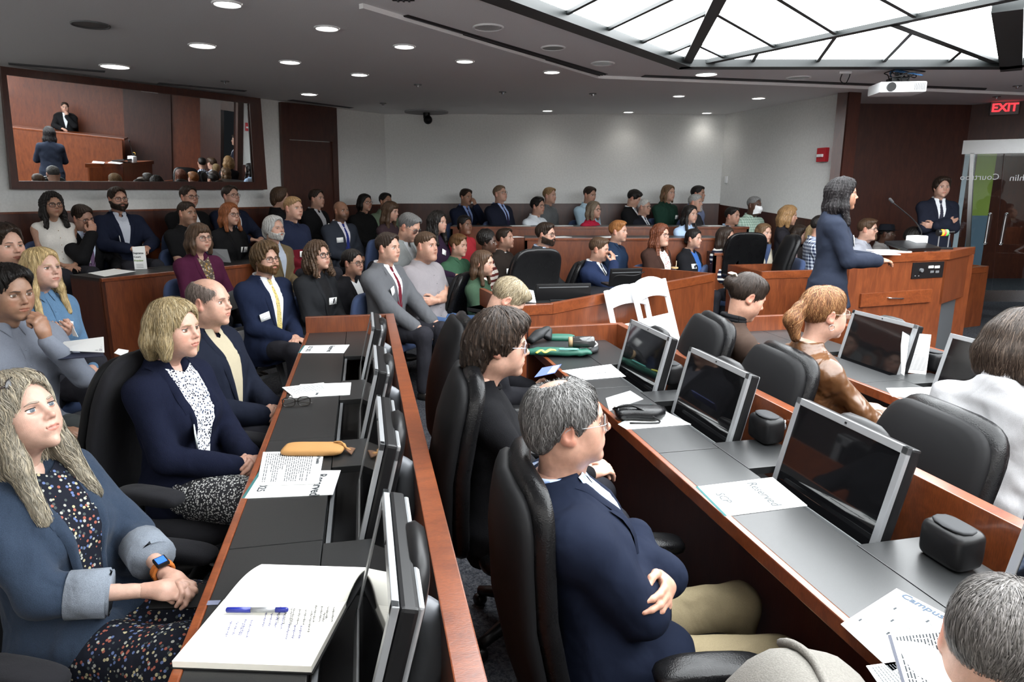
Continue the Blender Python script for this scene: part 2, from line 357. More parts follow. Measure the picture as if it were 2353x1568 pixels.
def mesh_from(name, pc, smooth=True, colours=True):
    V, Q, C = pc.arr()
    me = bpy.data.meshes.new(name)
    tri = Q[:, 2] == Q[:, 3]
    Q4, Q3 = Q[~tri], Q[tri][:, :3]
    n4, n3 = len(Q4), len(Q3)
    me.vertices.add(len(V)); me.vertices.foreach_set('co', V.astype(np.float32).ravel())
    me.loops.add(n4*4 + n3*3); me.loops.foreach_set('vertex_index', np.concatenate([Q4.ravel(), Q3.ravel()]).astype(np.int32))
    me.polygons.add(n4 + n3)
    me.polygons.foreach_set('loop_start', np.concatenate([np.arange(n4)*4, n4*4 + np.arange(n3)*3]).astype(np.int32))
    me.polygons.foreach_set('use_smooth', np.full(n4 + n3, bool(smooth)))
    if colours:
        a = me.attributes.new('Col', 'FLOAT_COLOR', 'POINT')
        a.data.foreach_set('color', np.concatenate([C, np.ones((len(C), 1))], 1).astype(np.float32).ravel())
    me.update(); me.validate()
    return me
def link(name, me, mat=None, parent=None):
    o = bpy.data.objects.new(name, me); SC.collection.objects.link(o)
    if mat is not None and not me.materials: me.materials.append(mat)
    if parent is not None: o.parent = parent
    return o
def gridq(n, m, wrap=False):                        # quads of an n x m vertex grid; wrap closes the second index
    i = np.arange(n-1)[:, None]; j = np.arange(m if wrap else m-1)[None, :]; j2 = (j+1) % m
    return np.stack(np.broadcast_arrays(i*m + j, i*m + j2, (i+1)*m + j2, (i+1)*m + j), -1).reshape(-1, 4)
def tube(pc, path, r, n=8, col=(1,1,1), flat=1., up=None, cap=True):
    P = np.asarray(path, float); N = len(P); r = np.broadcast_to(np.asarray(r, float), (N,))
    T = np.gradient(P, axis=0); T /= np.maximum(np.linalg.norm(T, axis=1, keepdims=True), 1e-9)
    U = np.zeros_like(P); u = np.array(up if up is not None else ((0,0,1) if abs(T[0][2]) < .9 else (1,0,0)), float)
    for i in range(N):
        u = u - T[i]*(u @ T[i]); u = u/max(np.linalg.norm(u), 1e-9); U[i] = u
    W = np.cross(T, U); a = np.arange(n)*2*math.pi/n
    if cap:
        P = np.concatenate([P[:1], P, P[-1:]]); r = np.concatenate([[1e-5], r, [1e-5]]); U = np.concatenate([U[:1], U, U[-1:]]); W = np.concatenate([W[:1], W, W[-1:]])
    V = P[:, None] + r[:, None, None]*(np.cos(a)[None, :, None]*W[:, None] + flat*np.sin(a)[None, :, None]*U[:, None])
    Q = gridq(len(P), n, True)[:, ::-1]
    return pc.add(V.reshape(-1, 3), Q, col)
def ball(pc, c, r, col=(1,1,1), n=12, m=8, R=None, la=(-90, 90), colf=None):   # (part of) a sphere, pole along local +Y
    r = np.broadcast_to(np.asarray(r, float), (3,))
    la = np.radians(np.linspace(la[0], la[1], m)); lo = np.arange(n)*2*math.pi/n
    D = np.stack([np.cos(la)[:, None]*np.cos(lo)[None], np.sin(la)[:, None] + 0*lo[None], -np.cos(la)[:, None]*np.sin(lo)[None]], -1).reshape(-1, 3)
    V = D*r
    if R is not None: V = V @ np.asarray(R).T
    C = col if colf is None else colf(D)
    return pc.add(V + np.asarray(c), gridq(m, n, True), C)

def polyline(pts, n):                               # smooth resample (Catmull-Rom)
    P = np.asarray(pts, float); P = np.concatenate([2*P[:1] - P[1:2], P, 2*P[-1:] - P[-2:-1]]); m = len(P) - 3
    t = np.linspace(0, m - 1e-6, n); i = t.astype(int); f = (t - i)[:, None]
    a, b, c, d = P[i], P[i+1], P[i+2], P[i+3]
    return .5*((2*b) + (c - a)*f + (2*a - 5*b + 4*c - d)*f**2 + (3*b - a - 3*c + d)*f**3)

# ------------------------------------------------------------------ heads
def head_prims(s, near):
    W, J, N, fat = s.get('hw', 1.), s.get('jaw', 1.), s.get('nose', 1.), s.get('fat', 0.)
    fem = s.get('fem', 0)
    P = [EL((0,-.014,.036), (.073*W,.094,.079), .03),
         EL((0,.018,-.006), (.0605*W,.072,.090), .035)]
    P += [EL((0,.026,-.070), ((.045-.004*fem)*J,.053,.040), .035), EL((0,.073,-.099), ((.018-.004*fem)*J,.017,.015), .03)]
    P += both(EL((.043*W,.050,-.016), .023, .03), EL((.034*W,.046,-.052), .025 + .014*fat, .035), EL((.044*J*W,.000,-.062), .017 + .008*fat, .04))
    if fat > .3: P += [EL((0,.045,-.108), (.045,.05,.022*fat+.01), .04)]
    P += [CO((-.034,.0735,.0215), (.034,.0735,.0215), .0105 - .003*fem, None, .02)]
    P += both(EL((.0325,.0905,.0035), (.022,.0145,.0125), .012, 'sub'))
    P += [CO((0,.079,.016), (0,.0985+.003*N,-.021), .0068, .0088*N, .012), EL((0,.1+.004*N,-.024), .0085*N, .008)]
    P += both(EL((.0105*N,.0925,-.0285), (.0075*N,.009,.0068), .007))
    P += [EL((0,.0805,-.054), (.026,.0145,.018), .018)]
    for sg in (-1, 1):
        P += [CO((0,.0925,-.0535), (sg*.021,.082,-.058), .0046, .0028, .004), CO((0,.0905,-.0625), (sg*.018,.082,-.0605), .0058, .0034, .005)]
    if near:
        P += [CO((-.021,.0885,-.0578), (0,.0975,-.0572), .0016, .0022, .003, 'sub'), CO((.021,.0885,-.0578), (0,.0975,-.0572), .0016, .0022, .003, 'sub')]
        P += both(EL((.0062*N,.0975,-.0365), (.0028,.005,.0045), .003, 'sub'))
    # ears
    ex = .0745*W
    P += both(EL((ex+.004,-.014,.000), (.0075,.019,.030), .010, R=rotm(-12, 0, -22)), EL((ex+.001,-.006,-.024), (.006,.0095,.0105), .008))
    if near:
        P += both(EL((ex+.011,-.009,.000), (.0055,.0115,.019), .004, 'sub', R=rotm(-12, 0, -22)))
    return P
def face_col(V, s):
    sk = np.array(s['skin']); n = len(V); C = np.tile(sk, (n, 1)); x, y, z = V.T
    def mix(w, c):
        nonlocal C
        w = np.clip(w, 0, 1)[:, None]; C = C*(1-w) + np.array(c)*w
    red = sk*np.array([1.06, .78, .74])
    for sg in (-1, 1):
        mix(.55*np.exp(-(((x - sg*.040)/.018)**2 + ((z + .03)/.018)**2))*(y > .03), red)
        mix(.45*np.exp(-(((x - sg*.031)/.014)**2 + ((z + .008)/.006)**2))*(y > .05), sk*np.array([.72,.62,.62]))
        mix(.5*(np.abs(x) > .074)*(np.abs(z) < .035)*(np.abs(y+.012) < .03), red)
    mix(.5*np.exp(-((x/.014)**2 + ((z + .026)/.011)**2))*(y > .09), red)
    lip = s.get('lip', tuple(sk*np.array([.86, .52, .50])))
    ax = np.abs(x); top = -.0500 - .0055*(ax/.021)**2 + .0015*np.exp(-(x/.003)**2)*-1; bot = -.0695 + .0085*(ax/.021)**2
    mix(np.clip((top - z)/.0015 + .5, 0, 1)*np.clip((z - bot)/.0015 + .5, 0, 1)*(ax < .0225)*(y > .06)*.9, lip)
    mix(np.exp(-((z + .0578)/.0013)**2)*(ax < .022)*(y > .07)*.8, np.array(lip)*.35)
    st = s.get('stubble', 0)
    if st:
        w = np.clip((-.028 - z)/.02, 0, 1)*np.clip((y + .005)/.03, 0, 1)*np.clip((z + .15)/.02, 0, 1)
        mix(w*st, sk*.35 + np.array(s.get('hcol', (.05,.04,.03)))*.45)
    sc = s.get('scalp', 0)
    if sc:
        w = np.clip((z - .02 + .6*np.maximum(y, 0)*0)/.03, 0, 1)*np.clip((.055 - y)/.03, 0, 1)
        mix(w*sc, s['hcol'])
    return C
def eyes(pc, s, near, HP):
    sk = np.array(s['skin']); ic = s.get('iris', (.10,.06,.035)); gz = s.get('gaze', (0, 0)); cl = s.get('lid', 0)
    for sg in (-1, 1):
        c = np.array((sg*.0318, .0700, .0045)); r = .0122; ex = np.array((1.28, 1., 1.))
        R = rotm(gz[1], 0, gz[0])
        def cf(D):
            a = D[:, 1]; C = np.tile(np.array((.78,.75,.72)), (len(D), 1)); C[a > .865] = ic; C[a > .968] = (.01,.01,.01); return C
        ball(pc, c, r*ex, n=14 if near else 10, m=13 if near else 10, R=R, colf=cf)
        # lids: sphere bands about the x axis
        def lid(a0, a1, rr, col, m=5, n=11):
            el = np.radians(np.linspace(a0, a1, m))[:, None]; az = np.radians(np.linspace(-78, 78, n))[None]
            fall = np.cos(az*1.05)**.6
            e = el*1.0
            e = np.where(np.abs(e) < math.radians(60), e*(.25 + .75*fall), e)
            D = np.stack([np.sin(az)*np.cos(e*.85), np.cos(az)*np.cos(e), np.sin(e) + 0*az], -1).reshape(-1, 3)
            Q = gridq(m, n)
            pc.add(c + D*rr*ex, Q if a1 > a0 else Q[:, ::-1], col)
        up = 24 - 30*cl
        lid(up, 84, .0141, sk*np.array([.90,.82,.80])); lid(-24, -84, .0138, sk*np.array([.94,.86,.84]))
        # lash line
        az = np.radians(np.linspace(-70, 70, 9)); e = math.radians(up)*(.25 + .75*np.cos(az*1.05)**.6)
        L = c + .0147*ex*np.stack([np.sin(az)*np.cos(e*.85), np.cos(az)*np.cos(e), np.sin(e)], -1)
        tube(pc, L, .0011 if not s.get('fem') else .0015, 4, (.025,.018,.015))
        # brow
        bw = s.get('brow', 1.); hc = np.array(s.get('browcol', s.get('hcol', (.05,.03,.02))))*.65 + sk*.22
        B = [(sg*.0125,.0850,.0220), (sg*.024,.0855,.0235), (sg*.036,.0800,.0255), (sg*.049,.0665,.0200)]
        B = polyline(B, 8); BP = project(HP, 0., B[:, [0, 2]], .13); BP[:, 1] += .0004
        tube(pc, BP, bw*np.array([.0018,.0029,.0032,.0031,.0028,.0022,.0016,.0008])*bw, 6, hc, flat=.3, up=(0,1,0))
def neck_prims(s, nb, fem):
    r = (.044 if fem else .052) + .008*s.get('fat', 0)
    P = [CO((0,-.018,-.05), nb, r, r*1.06, .05)]
    if not fem: P += [EL((0,.026,-.140), (.010,.010,.016), .03)]
    return P

# hair: shells with cut-outs, in the head frame
def hair_prims(s):
    st = s['hair']; W = s.get('hw', 1.); v = s.get('hv', 1.)
    def cap(t, k=.02, c=(0,-.014,.036)): return EL(c, (.073*W + t, .094 + t, .079 + t), k)
    face = EL((0,.110,.000), (.066*W,.084,.094), .016, 'sub')
    def side(z=-.045, y=.035): return both(EL((.085,y+.045,z), (.045,.060,.062), .010, 'sub'))
    ears = both(EL((.086*W,-.008,-.012), (.026,.026,.036), .010, 'sub'))
    P = []
    if st == 'short':
        P = [cap(.008*v), EL((0,.008,.080), (.066*W,.080,.036 + .012*(v-1)), .03), EL((0,.05,.083), (.05,.036,.022*v), .03), face] + side() + ears
    elif st == 'swept':
        P = [cap(.012*v), EL((.012,.02,.086), (.064*W,.078,.036*v), .03), EL((.02,.062,.082), (.045,.034,.024*v), .03), face] + side() + ears
    elif st == 'crop':
        P = [cap(.0045), EL((0,.012,.074), (.064*W,.078,.040), .03), EL((0,.108,-.004), (.064*W,.080,.084), .010, 'sub')] + side() + ears
    elif st == 'fringe':                           # balding: sides and back only
        P = [cap(.010*v), EL((0,.035,.105), (.062,.110,.062), .012, 'sub'), face] + side() + ears
    elif st == 'thin':                             # wispy top, full back and sides
        P = [cap(.010*v), EL((0,-.075,-.01), (.066,.04,.06), .03)] + both(EL((.066,-.02,.035), (.022,.05,.045), .02)) + [EL((0,.112,.002), (.064*W,.075,.088), .010, 'sub'), EL((-.012,-.040,.128), (.050,.058,.034), .012, 'sub')] + side(-.055) + ears
    elif st == 'curlytop':
        P = [cap(.016*v), EL((0,.015,.088), (.080*W,.090,.052*v), .03), EL((0,.060,.080), (.062,.036,.036), .03)] + both(EL((.062*W,-.02,.04), (.032*v,.06,.06), .03)) + [EL((0,-.08,-.01), (.07,.045,.075), .03), face] + side(-.05)
    elif st == 'fullgrey':
        P = [cap(.016*v), EL((0,.01,.085), (.075*W,.085,.042*v), .03)] + both(EL((.068*W,-.02,.01), (.028,.05,.065), .03)) + [EL((0,-.085,-.03), (.075,.045,.075), .03), face] + side(-.05, .045)
    elif st == 'afro':
        P = [EL((0,-.03,.055), (.115*v,.115*v,.11*v), .02), EL((0,.112,-.02), (.068*W,.075,.084), .010, 'sub')] + side(-.07)
    elif st in ('bob', 'long', 'shag'):
        z1 = {'bob': -.10, 'long': s.get('hl', -.27), 'shag': -.13}[st]; f = .012 if st == 'long' else 0
        P = [cap(.013*v), EL((0,0,.078), (.070*W,.085,.046*v), .03)]
        for sg in (-1, 1):
            mid = z1*.45
            P += [CO((sg*.064*W,.018,.045), (sg*.080*W,.012,mid), .022*v, .026*v, .03), CO((sg*.080*W,.012,mid), (sg*(.080 + f)*W,.012 + 2.2*f,z1), .026*v, .021*v, .03),
                  CO((sg*.060*W,-.055,.02), (sg*.066*W,-.065,mid), .036*v, .036*v, .04), CO((sg*.066*W,-.065,mid), (sg*.062*W,-.072,z1), .036*v, .026*v, .04)]
        P += [CO((0,-.085,.02), (0,-.088,mid), .042*v, .042*v, .04), CO((0,-.088,mid), (0,-.092,z1), .042*v, .03*v, .04)]
        P += [EL((0,.108,-.020), (.064*W,.085,.106), .018, 'sub'), EL((0,.06,-.09), (.058,.085,.06), .012, 'sub')]
        if s.get('bangs'): P += [EL((0,.068,.066), (.050,.026,.030), .02)] 
    elif st in ('bun', 'pony', 'back'):
        P = [cap(.010*v), EL((0,.0,.078), (.066*W,.082,.042*v), .03), EL((0,.113,-.006), (.066*W,.080,.092), .018, 'sub')] + side(-.05) + ears
        if st == 'bun': P += [EL((0,-.118,s.get('bz', .04)), (.040,.034,.038), .02)]
        if st == 'pony': P += [EL((0,-.115,.02), (.03,.03,.03), .02), CO((0,-.12,.025), (.01,-.155,-.02), .028, .036, .02), CO((.01,-.155,-.02), (.02,-.140,-.10), .036, .018, .02)]
        if st == 'back': P += [EL((0,-.095,-.03), (.045,.03,.04), .03)]
    for e in s.get('locks', ()):                   # extra locks: (x,y,z, x,y,z, r0, r1)
        P.append(CO(e[0:3], e[3:6], e[6], e[7], .02))
    return P
def beard_region(s):
    gt = s['beard'] == 'goatee'
    def post(f, X, Y, Z):
        ax = np.abs(X)
        line = -.014 - .42*np.maximum(Y, 0) + 0*X
        line = np.where((Y > .070) & (ax < .032), -.0405 - .25*np.maximum(ax - .012, 0), line)
        if gt: line = np.where(ax > .030, -1., line)
        g = np.maximum(Z - line, np.maximum(-Y - .004 - .25*np.maximum(-Z - .03, 0), -.086 - .50*np.maximum(Y, 0) - Z))
        lip = np.sqrt((X/.0205)**2 + ((Z + .0595)/.0085)**2) - 1
        lip = np.where(Y > .06, -lip*.008, -1.)
        return np.maximum(np.maximum(f, g), lip)
    return post

# ------------------------------------------------------------------ hands (right hand: fingers along +Y, palm faces -Z, thumb on -X side)
HAND = {}
def hand(kind, h, side):
    key = (kind, round(h, 4))
    if key not in HAND:
        P = [EL((.0,.045,0), (.038,.046,.0125), .012), EL((-.018,.03,-.006), (.018,.026,.013), .012), CO((0,-.03,0), (0,.02,0), .024, .026, .02)]
        curl = {'relax': (22,28,18), 'flat': (6,8,5), 'fist': (62,85,50), 'grip': (40,55,35), 'pinch': (48,42,25)}[kind]
        for i, (x, L, r) in enumerate(((-.027,.078,.0088), (-.009,.086,.0092), (.0095,.080,.0088), (.027,.064,.0078))):
            q = np.array((x, .083 - .008*abs(i - 1.2), 0.)); a = 0.; sp = (i - 1.5)*(-3 if kind != 'fist' else -1)
            pt = [q]
            for f, ca in zip((.46, .30, .24), curl):
                a += ca*(1 + .08*(i - 1.5)); d = rotm(-a, 0, 0) @ np.array((0, 1, 0)); d = rotm(0, 0, sp) @ d
                q = q + d*L*f; pt.append(q)
            for j in range(3): P.append(CO(pt[j], pt[j+1], r*(1.08 - .1*j), r*(1. - .12*j), .005 if j else .008))
        b = {'relax': ((-.026,.012,-.008), (-.050,.046,-.016), (-.054,.072,-.026), (-.046,.092,-.034)), 'flat': ((-.026,.012,-.004), (-.056,.042,-.008), (-.066,.068,-.010), (-.068,.090,-.012)),
             'fist': ((-.026,.014,-.008), (-.046,.05,-.022), (-.03,.072,-.036), (-.008,.078,-.042)), 'grip': ((-.026,.012,-.01), (-.046,.040,-.028), (-.044,.062,-.044), (-.03,.078,-.054)),
             'pinch': ((-.026,.012,-.01), (-.046,.046,-.026), (-.042,.072,-.040), (-.028,.092,-.046))}[kind]
        for j in range(3): P.append(CO(b[j], b[j+1], (.0125,.0105,.0095)[j], (.0108,.0096,.0082)[j], .007))
        HAND[key] = polygonise(P, h)
    V, Q = HAND[key]
    if side < 0: return V*np.array([-1,1,1]), Q[:, ::-1]
    return V, Q
# ------------------------------------------------------------------ whole figures (torso frame: hips at the origin, facing +Y)
def ik(S, Wt, a, b, pole):
    S, Wt = np.array(S, float), np.array(Wt, float); d = Wt - S; L = np.linalg.norm(d); u = d/L
    if L > (a+b)*.995: Wt = S + u*(a+b)*.995; L = (a+b)*.995
    x = (a*a - b*b + L*L)/(2*L); h = math.sqrt(max(a*a - x*x, 0)); p = np.array(pole, float); p = nrm(p - u*(p @ u))
    return S + u*x + p*h, Wt
POSES = {   # per arm: wrist, finger direction, palm normal, hand kind, elbow pole  (right arm; the left one is mirrored unless given)
 'lap':   ((.055,.27,.165), (-.75,.62,-.15), (-.1,-.1,-1), 'relax', (.5,-.6,-.5)),
 'clasp': ((.065,.30,.19), (-.72,.68,.0), (-.75,-.3,-.45), 'grip', (.6,-.5,-.5)),
 'table': ((.10,.37,.27), (-.62,.78,-.05), (-.15,0,-1), 'relax', (.8,-.3,-.5)),
 'knees': ((.13,.36,.15), (-.1,.95,-.25), (0,-.2,-1), 'relax', (.6,-.6,-.3)),
 'cross': ((-.075,.175,.335), (-.95,-.28,.15), (-.3,-.9,.0), 'relax', (.6,.2,-.9)),
 'cross2':((.075,.215,.295), (.95,-.30,.05), (.3,-.9,.0), 'relax', (-.6,.2,-.9)),
 'chin':  ((.035,.205,.545), (-.15,-.12,.95), (-.2,-1,0), 'fist', (.5,.3,-.9)),
 'mouth': ((.045,.215,.600), (-.25,-.12,.95), (-.25,-1,0), 'grip', (.5,.3,-.9)),
 'down':  ((.25,.03,.03), (.05,.12,-1), (-1,0,0), 'relax', (.3,-1,0)),
 'lectern':((.10,.315,.255), (-.45,.88,.0), (-.2,-.1,-1), 'relax', (.6,-.5,-.6)),
 'read':  ((.09,.30,.26), (-.35,.9,.2), (-.6,.1,.7), 'grip', (.6,-.5,-.5)),
}
def trunk(s, jacket=False, stand=False):
    w = s.get('bw', 1.); fat = s.get('fat', 0.); fem = s.get('fem', 0)
    z = [-.07, 0, .08, .16, .26, .36, .44, .50, .54, .575, .605, .645]
    W = np.array([.135,.178,.182,.168,.163,.176,.184,.184,.168,.128,.080,.058]); Dp = np.array([.09,.125,.128,.116,.112,.118,.115,.105,.092,.077,.064,.056])
    c = np.array([0,0,0,.005,.012,.012,.006,-.004,-.014,-.021,-.024,-.022])
    if fem: W = W*np.array([1,1.02,1.0,.93,.90,.90,.90,.89,.88,.88,.92,.92]); Dp = Dp*np.array([1,1,.98,.92,.90,.92,.92,.92,.92,.92,.92,.92])
    if jacket: W = W + np.array([.01,.006,.004,.004,.004,.004,.006,.010,.012,.008,.002,0])
    b = np.array([0,.4,.9,1,.9,.6,.3,.2,.1,.1,.1,0])*fat
    W = W*w + .035*b; Dp = Dp*(.5+.5*w) + .045*b; c = c + .03*b
    P = [LO(z, W, Dp, c, .03)]
    if fem:
        f = fem
        P += both(EL((.074*w,.082,.385), (.062,.048*f,.058), .05))
    else: P += both(EL((.085*w,.065,.43), (.085,.055,.075), .05))
    return P
def arm_prims(s, J, jacket=False, upto=1., k=.035, r=1., fore=1.):
    P = []; fem = s.get('fem', 0); q = (.86 if fem else 1.)*(1 + .18*s.get('fat', 0))*r
    for sg, (S, E, Wr) in J.items():
        a, b, c = .056*q, .046*q, .044*q; d = .033*q
        if jacket: a, b, c, d = a + .004, b + .009, c + .010, d + .012
        P += [EL(S + np.array((-sg*.012,0,-.012)), (a*1.08,)*3, .05)]
        if upto >= 1: P += [CO(S, E, a, b, k if not jacket else .022), CO(E, E + (Wr - E)*fore, c, d if fore == 1 else c*.95, .02)]
        else: P += [CO(S, S + (E - S)*upto, a*1.02, b*1.18, k)]
    return P
def leg_prims(s, Rl, stand):
    w = s.get('bw', 1.); P = []; J = []
    spread = s.get('spread', 1.)
    for sg in (-1, 1):
        if stand:
            h, k, a = np.array((sg*.09,0,.02)), np.array((sg*.095,.015,-.40)), np.array((sg*.10,-.02,-.80))
        else:
            h, k, a = np.array((sg*.095,.02,.065)), np.array((sg*.125*spread,.455,.085)), np.array((sg*.13*spread,.455 + s.get('shin', -.02),-.36))
            if s.get('legs') == 'crossed' and sg > 0: k, a = np.array((.02,.45,.16)), np.array((-.16,.56,-.17))
        h, k, a = [Rl @ q for q in (h, k, a)]
        P += [CO(h, k, .088*w, .062, .04), CO(k, a, .060, .047, .03)]; J.append((h, k, a))
    return P, J
def project(P, off, pts, y0=.42):                  # slide points (x, z) along -Y onto a body
    V = np.stack([pts[:, 0], np.full(len(pts), y0), pts[:, 1]], 1)
    for _ in range(26):
        f = field(P, V, off); V[:, 1] = np.maximum(V[:, 1] - np.clip(f, -.01, .1)*.9, -.03)
    return V
def patch(pc, P, off, X, Z, lift, edge=None, col=(1,1,1)):
    n, m = X.shape; V = project(P, off, np.stack([X.ravel(), Z.ravel()], 1)).reshape(n, m, 3)
    L = np.full((n, m), lift)
    if edge is not None: L[0], L[-1], L[:, 0], L[:, -1] = edge, edge, edge, edge
    V[..., 1] += L
    q = gridq(n, m)
    a = V[0,1] - V[0,0]; b = V[1,0] - V[0,0]
    if np.cross(V[n//2, m//2+1] - V[n//2, m//2-1], V[n//2+1, m//2] - V[n//2-1, m//2])[1] > 0: q = q[:, ::-1]
    pc.add(V.reshape(-1, 3), q[:, ::-1], col)
    return pc
def neck_ring(pc, c, rx, ry, z0, z1, flare, gap, tilt, n=24, th=.004, col=(1,1,1)):   # a standing collar band open in front by 2*gap degrees
    a = np.radians(np.linspace(90 + gap, 450 - gap, n))
    rows = []
    for (r, z) in ((0, z0), (flare, z1), (flare + th, z1 - .002), (th + flare*.9, (z0*.4 + z1*.6)), (th*1.6, z0 - .002)):
        rows.append(np.stack([c[0] + (rx + r)*np.cos(a), c[1] + (ry + r)*np.sin(a), c[2] + z - tilt*np.sin(a)], 1))
    V = np.array(rows); pc.add(V.reshape(-1, 3), gridq(len(rows), n), col); return pc
def hdir(f, nv):                                    # rotation of a hand: fingers f, palm normal nv (= local -Z)
    y = nrm(f); z = -np.array(nv, float); z = nrm(z - y*(z @ y)); x = np.cross(y, z)
    return np.stack([x, y, z], 1)

HANDS = {}
def add_part(name, pc, mat, root, label=None):
    o = link(name, mesh_from(name, pc), mat, root)
    if label: o['label'] = label
    return o
def person(s):
    lod = s['lod']; fem = s.get('fem', 0); sc = s.get('sc', .95 if fem else 1.)
    hv = (.0038, .0052, .0075)[lod]; bv = (.012, .016, .021)[lod]; gv = (.0095, .013, .018)[lod]
    stand = s.get('stand', False); lean = s.get('lean', 0)
    Rl = rotm(-lean, 0, 0)
    # arms
    w = s.get('bw', 1.)*(.88 if fem else 1.); J = {}; H = {}
    ps = s.get('pose', 'lap'); ps = ps if isinstance(ps, tuple) and len(ps) == 2 else (ps, ps)
    if ps == ('cross', 'cross'): ps = ('cross', 'cross2m')
    for sg, pn in ((1, ps[0]), (-1, ps[1])):
        mir = sg
        if isinstance(pn, str):
            if pn == 'cross2m': q = POSES['cross2']; mir = 1
            else: q = POSES[pn]
        else: q = pn
        Wt, fd, pn_, kind, pole = [np.array(v, float)*np.array([mir,1,1]) if not isinstance(v, str) else v for v in q]
        if isinstance(pn, str) and pn == 'cross2m': pole = np.array((-.6,.2,-.9))
        S = np.array((sg*(.180*w),-.012,.520)); 
        E, Wt = ik(S, Wt*np.array([w,1,1]), .285, .25, pole)
        J[sg] = (S, E, Wt); H[sg] = (fd, pn_, kind)
    nbase = np.array((0,-.022,.600))
    hc = np.array(s.get('hc', (0,.045,.752))); Rh = rotm(0, s.get('roll', 0), 0); Rh = rotm(s.get('hp', 0), 0, s.get('hy', 0)) @ Rh
    # root transform
    Rb = rotm(0, 0, s['yaw']) @ rotm(lean, 0, 0)
    loc = np.array(s['head']) - sc*(Rb @ hc)
    top = s['top']; jk = top.get('jacket', False)
    # ---- skin: head, neck, trunk, arms, hands in one mesh
    body = Pc()
    nbh = Rh.T @ (nbase + np.array((0,.0,-.035)) - hc)
    hp_ = head_prims(s, lod == 0) + neck_prims(s, nbh, fem)
    V, Q = polygonise(hp_, hv)
    hd = Pc().add(V, Q, face_col(V, s)); eyes(hd, s, lod == 0, hp_)
    body.ext(hd.xf(Rh, hc))
    tr = trunk(s)
    sk = np.array(s['skin'])
    bare = top.get('sleeve', 1.) < 1 or top.get('fore', 1.) < 1
    P = tr + arm_prims(s, J, upto=1.) + [CO(nbase, nbase + np.array((0,0,-.05)), .05, .06, .03)]
    V, Q = polygonise(P, bv if bare or top.get('scoop') else .020, off=-.007); body.add(V, Q, sk)
    for sg in (1, -1):
        if s.get('nohand') == sg: continue
        fd, pv, kind = H[sg]; V, Q = hand(kind, (.0042, .0058, .0075)[lod], sg); R = hdir(fd, pv)
        hs = .93 if fem else 1.03
        HANDS.setdefault(s['key'], {})[sg] = (loc + Rb @ (J[sg][2]*sc), Rb @ R); V = (V*hs) @ R.T + J[sg][2] + R @ np.array((0,.026,0)); body.add(V, Q, sk*np.array([1.0,.95,.93]))
    root = link('person', mesh_from('person', body), SKIN)
    root.location = loc; root.scale = (sc,)*3; root.rotation_euler = Matrix(Rb.tolist()).to_euler()
    root['label'] = s['label']; root['category'] = 'person'; root['group'] = s.get('group', 'people in the audience')
    # ---- hair
    hcol = np.array(s.get('hcol', (.05,.03,.02)))
    def strands(P, V, n, L, seed, hc_, wv=0., off=0.):
        rs = np.random.RandomState(seed); p = V[rs.randint(0, len(V), n)] + rs.normal(size=(n, 3))*.0015
        m = 7; T = np.zeros((n, m, 3)); ln = L*(.5 + rs.rand(n)); ph = rs.rand(n)*6.3
        e = .003
        def grad(q):
            return np.stack([field(P, q + d) - field(P, q - d) for d in (np.array((e,0,0)), np.array((0,e,0)), np.array((0,0,e)))], -1)
        crown = np.array((0,-.03,.14)); g = None
        lift = .0012 + .004*rs.rand(n)**3
        for i in range(m):
            f = field(P, p); g = grad(p); g /= np.maximum(np.linalg.norm(g, axis=1, keepdims=True), 1e-6)
            p = p - g*(f - off - lift)[:, None]; T[:, i] = p
            d = p - crown; d[:, 2] -= .06 + .25*np.maximum(-p[:, 2], 0)
            d = d - g*(d*g).sum(1, keepdims=True); d /= np.maximum(np.linalg.norm(d, axis=1, keepdims=True), 1e-6)
            sw = np.cross(g, d); d = d + sw*(wv*np.sin(ph + i*1.2) + .25*np.sin(ph*3))[:, None]
            p = p + d*(ln/(m-1))[:, None]
        wd = np.linspace(1, .25, m)[None, :, None]*(.00075 + .0004*rs.rand(n))[:, None, None]
        dn = np.cross(np.gradient(T, axis=1), g[:, None]); dn /= np.maximum(np.linalg.norm(dn, axis=2, keepdims=True), 1e-9)
        VV = np.stack([T - dn*wd, T + dn*wd], 2).reshape(-1, 3)
        base = (np.arange(n)*m*2)[:, None, None] + (np.arange(m-1)*2)[None, :, None] + np.array([0,1,3,2])[None, None]
        tint = np.repeat(.65 + .8*rs.rand(n, 1), m*2, 0)
        return VV, base.reshape(-1, 4), np.clip(hc_*tint, 0, 1)
    def hairobj(name, P, amp, freq, seed, sv, ns, L, wv=0., off=0., post=None):
        ph = seed*1.7
        def nz(X, Y, Z):
            a = np.arctan2(X, Y + .02)
            return amp*(.6*np.sin(a*freq + 3*np.sin(Z*22 + ph) + ph) + .5*wob(X, Y, Z, 55 if not s.get('curl') else 120, seed) )
        V, Q = polygonise(P, sv, noise=nz, off=off, post=post)
        if not len(V): return
        a = np.arctan2(V[:, 0], V[:, 1] + .02); rs = np.random.RandomState(seed)
        t = .85 + .30*np.sin(a*41 + 4*np.sin(V[:, 2]*30) + ph)*np.sin(a*17 + ph) + .12*rs.rand(len(V))
        cc = np.clip(hcol[None]*t[:, None], 0, 1)
        if 'hcol2' in s:
            m = np.clip(.5 + .5*np.sin(a*23 + 5*np.sin(V[:, 2]*18) + ph), 0, 1)[:, None]*.6; cc = cc*(1-m) + np.array(s['hcol2'])*m
        pc = Pc().add(V, Q, cc)
        if ns:
            VV, QQ, CC = strands(P, V, ns, L, seed, hcol, wv, off); pc.add(VV, QQ, CC)
            if 'hcol2' in s: VV, QQ, CC = strands(P, V, ns//2, L, seed+5, np.array(s['hcol2']), wv); pc.add(VV, QQ, CC)
        add_part(name, pc.xf(Rh, hc), HAIR, root)
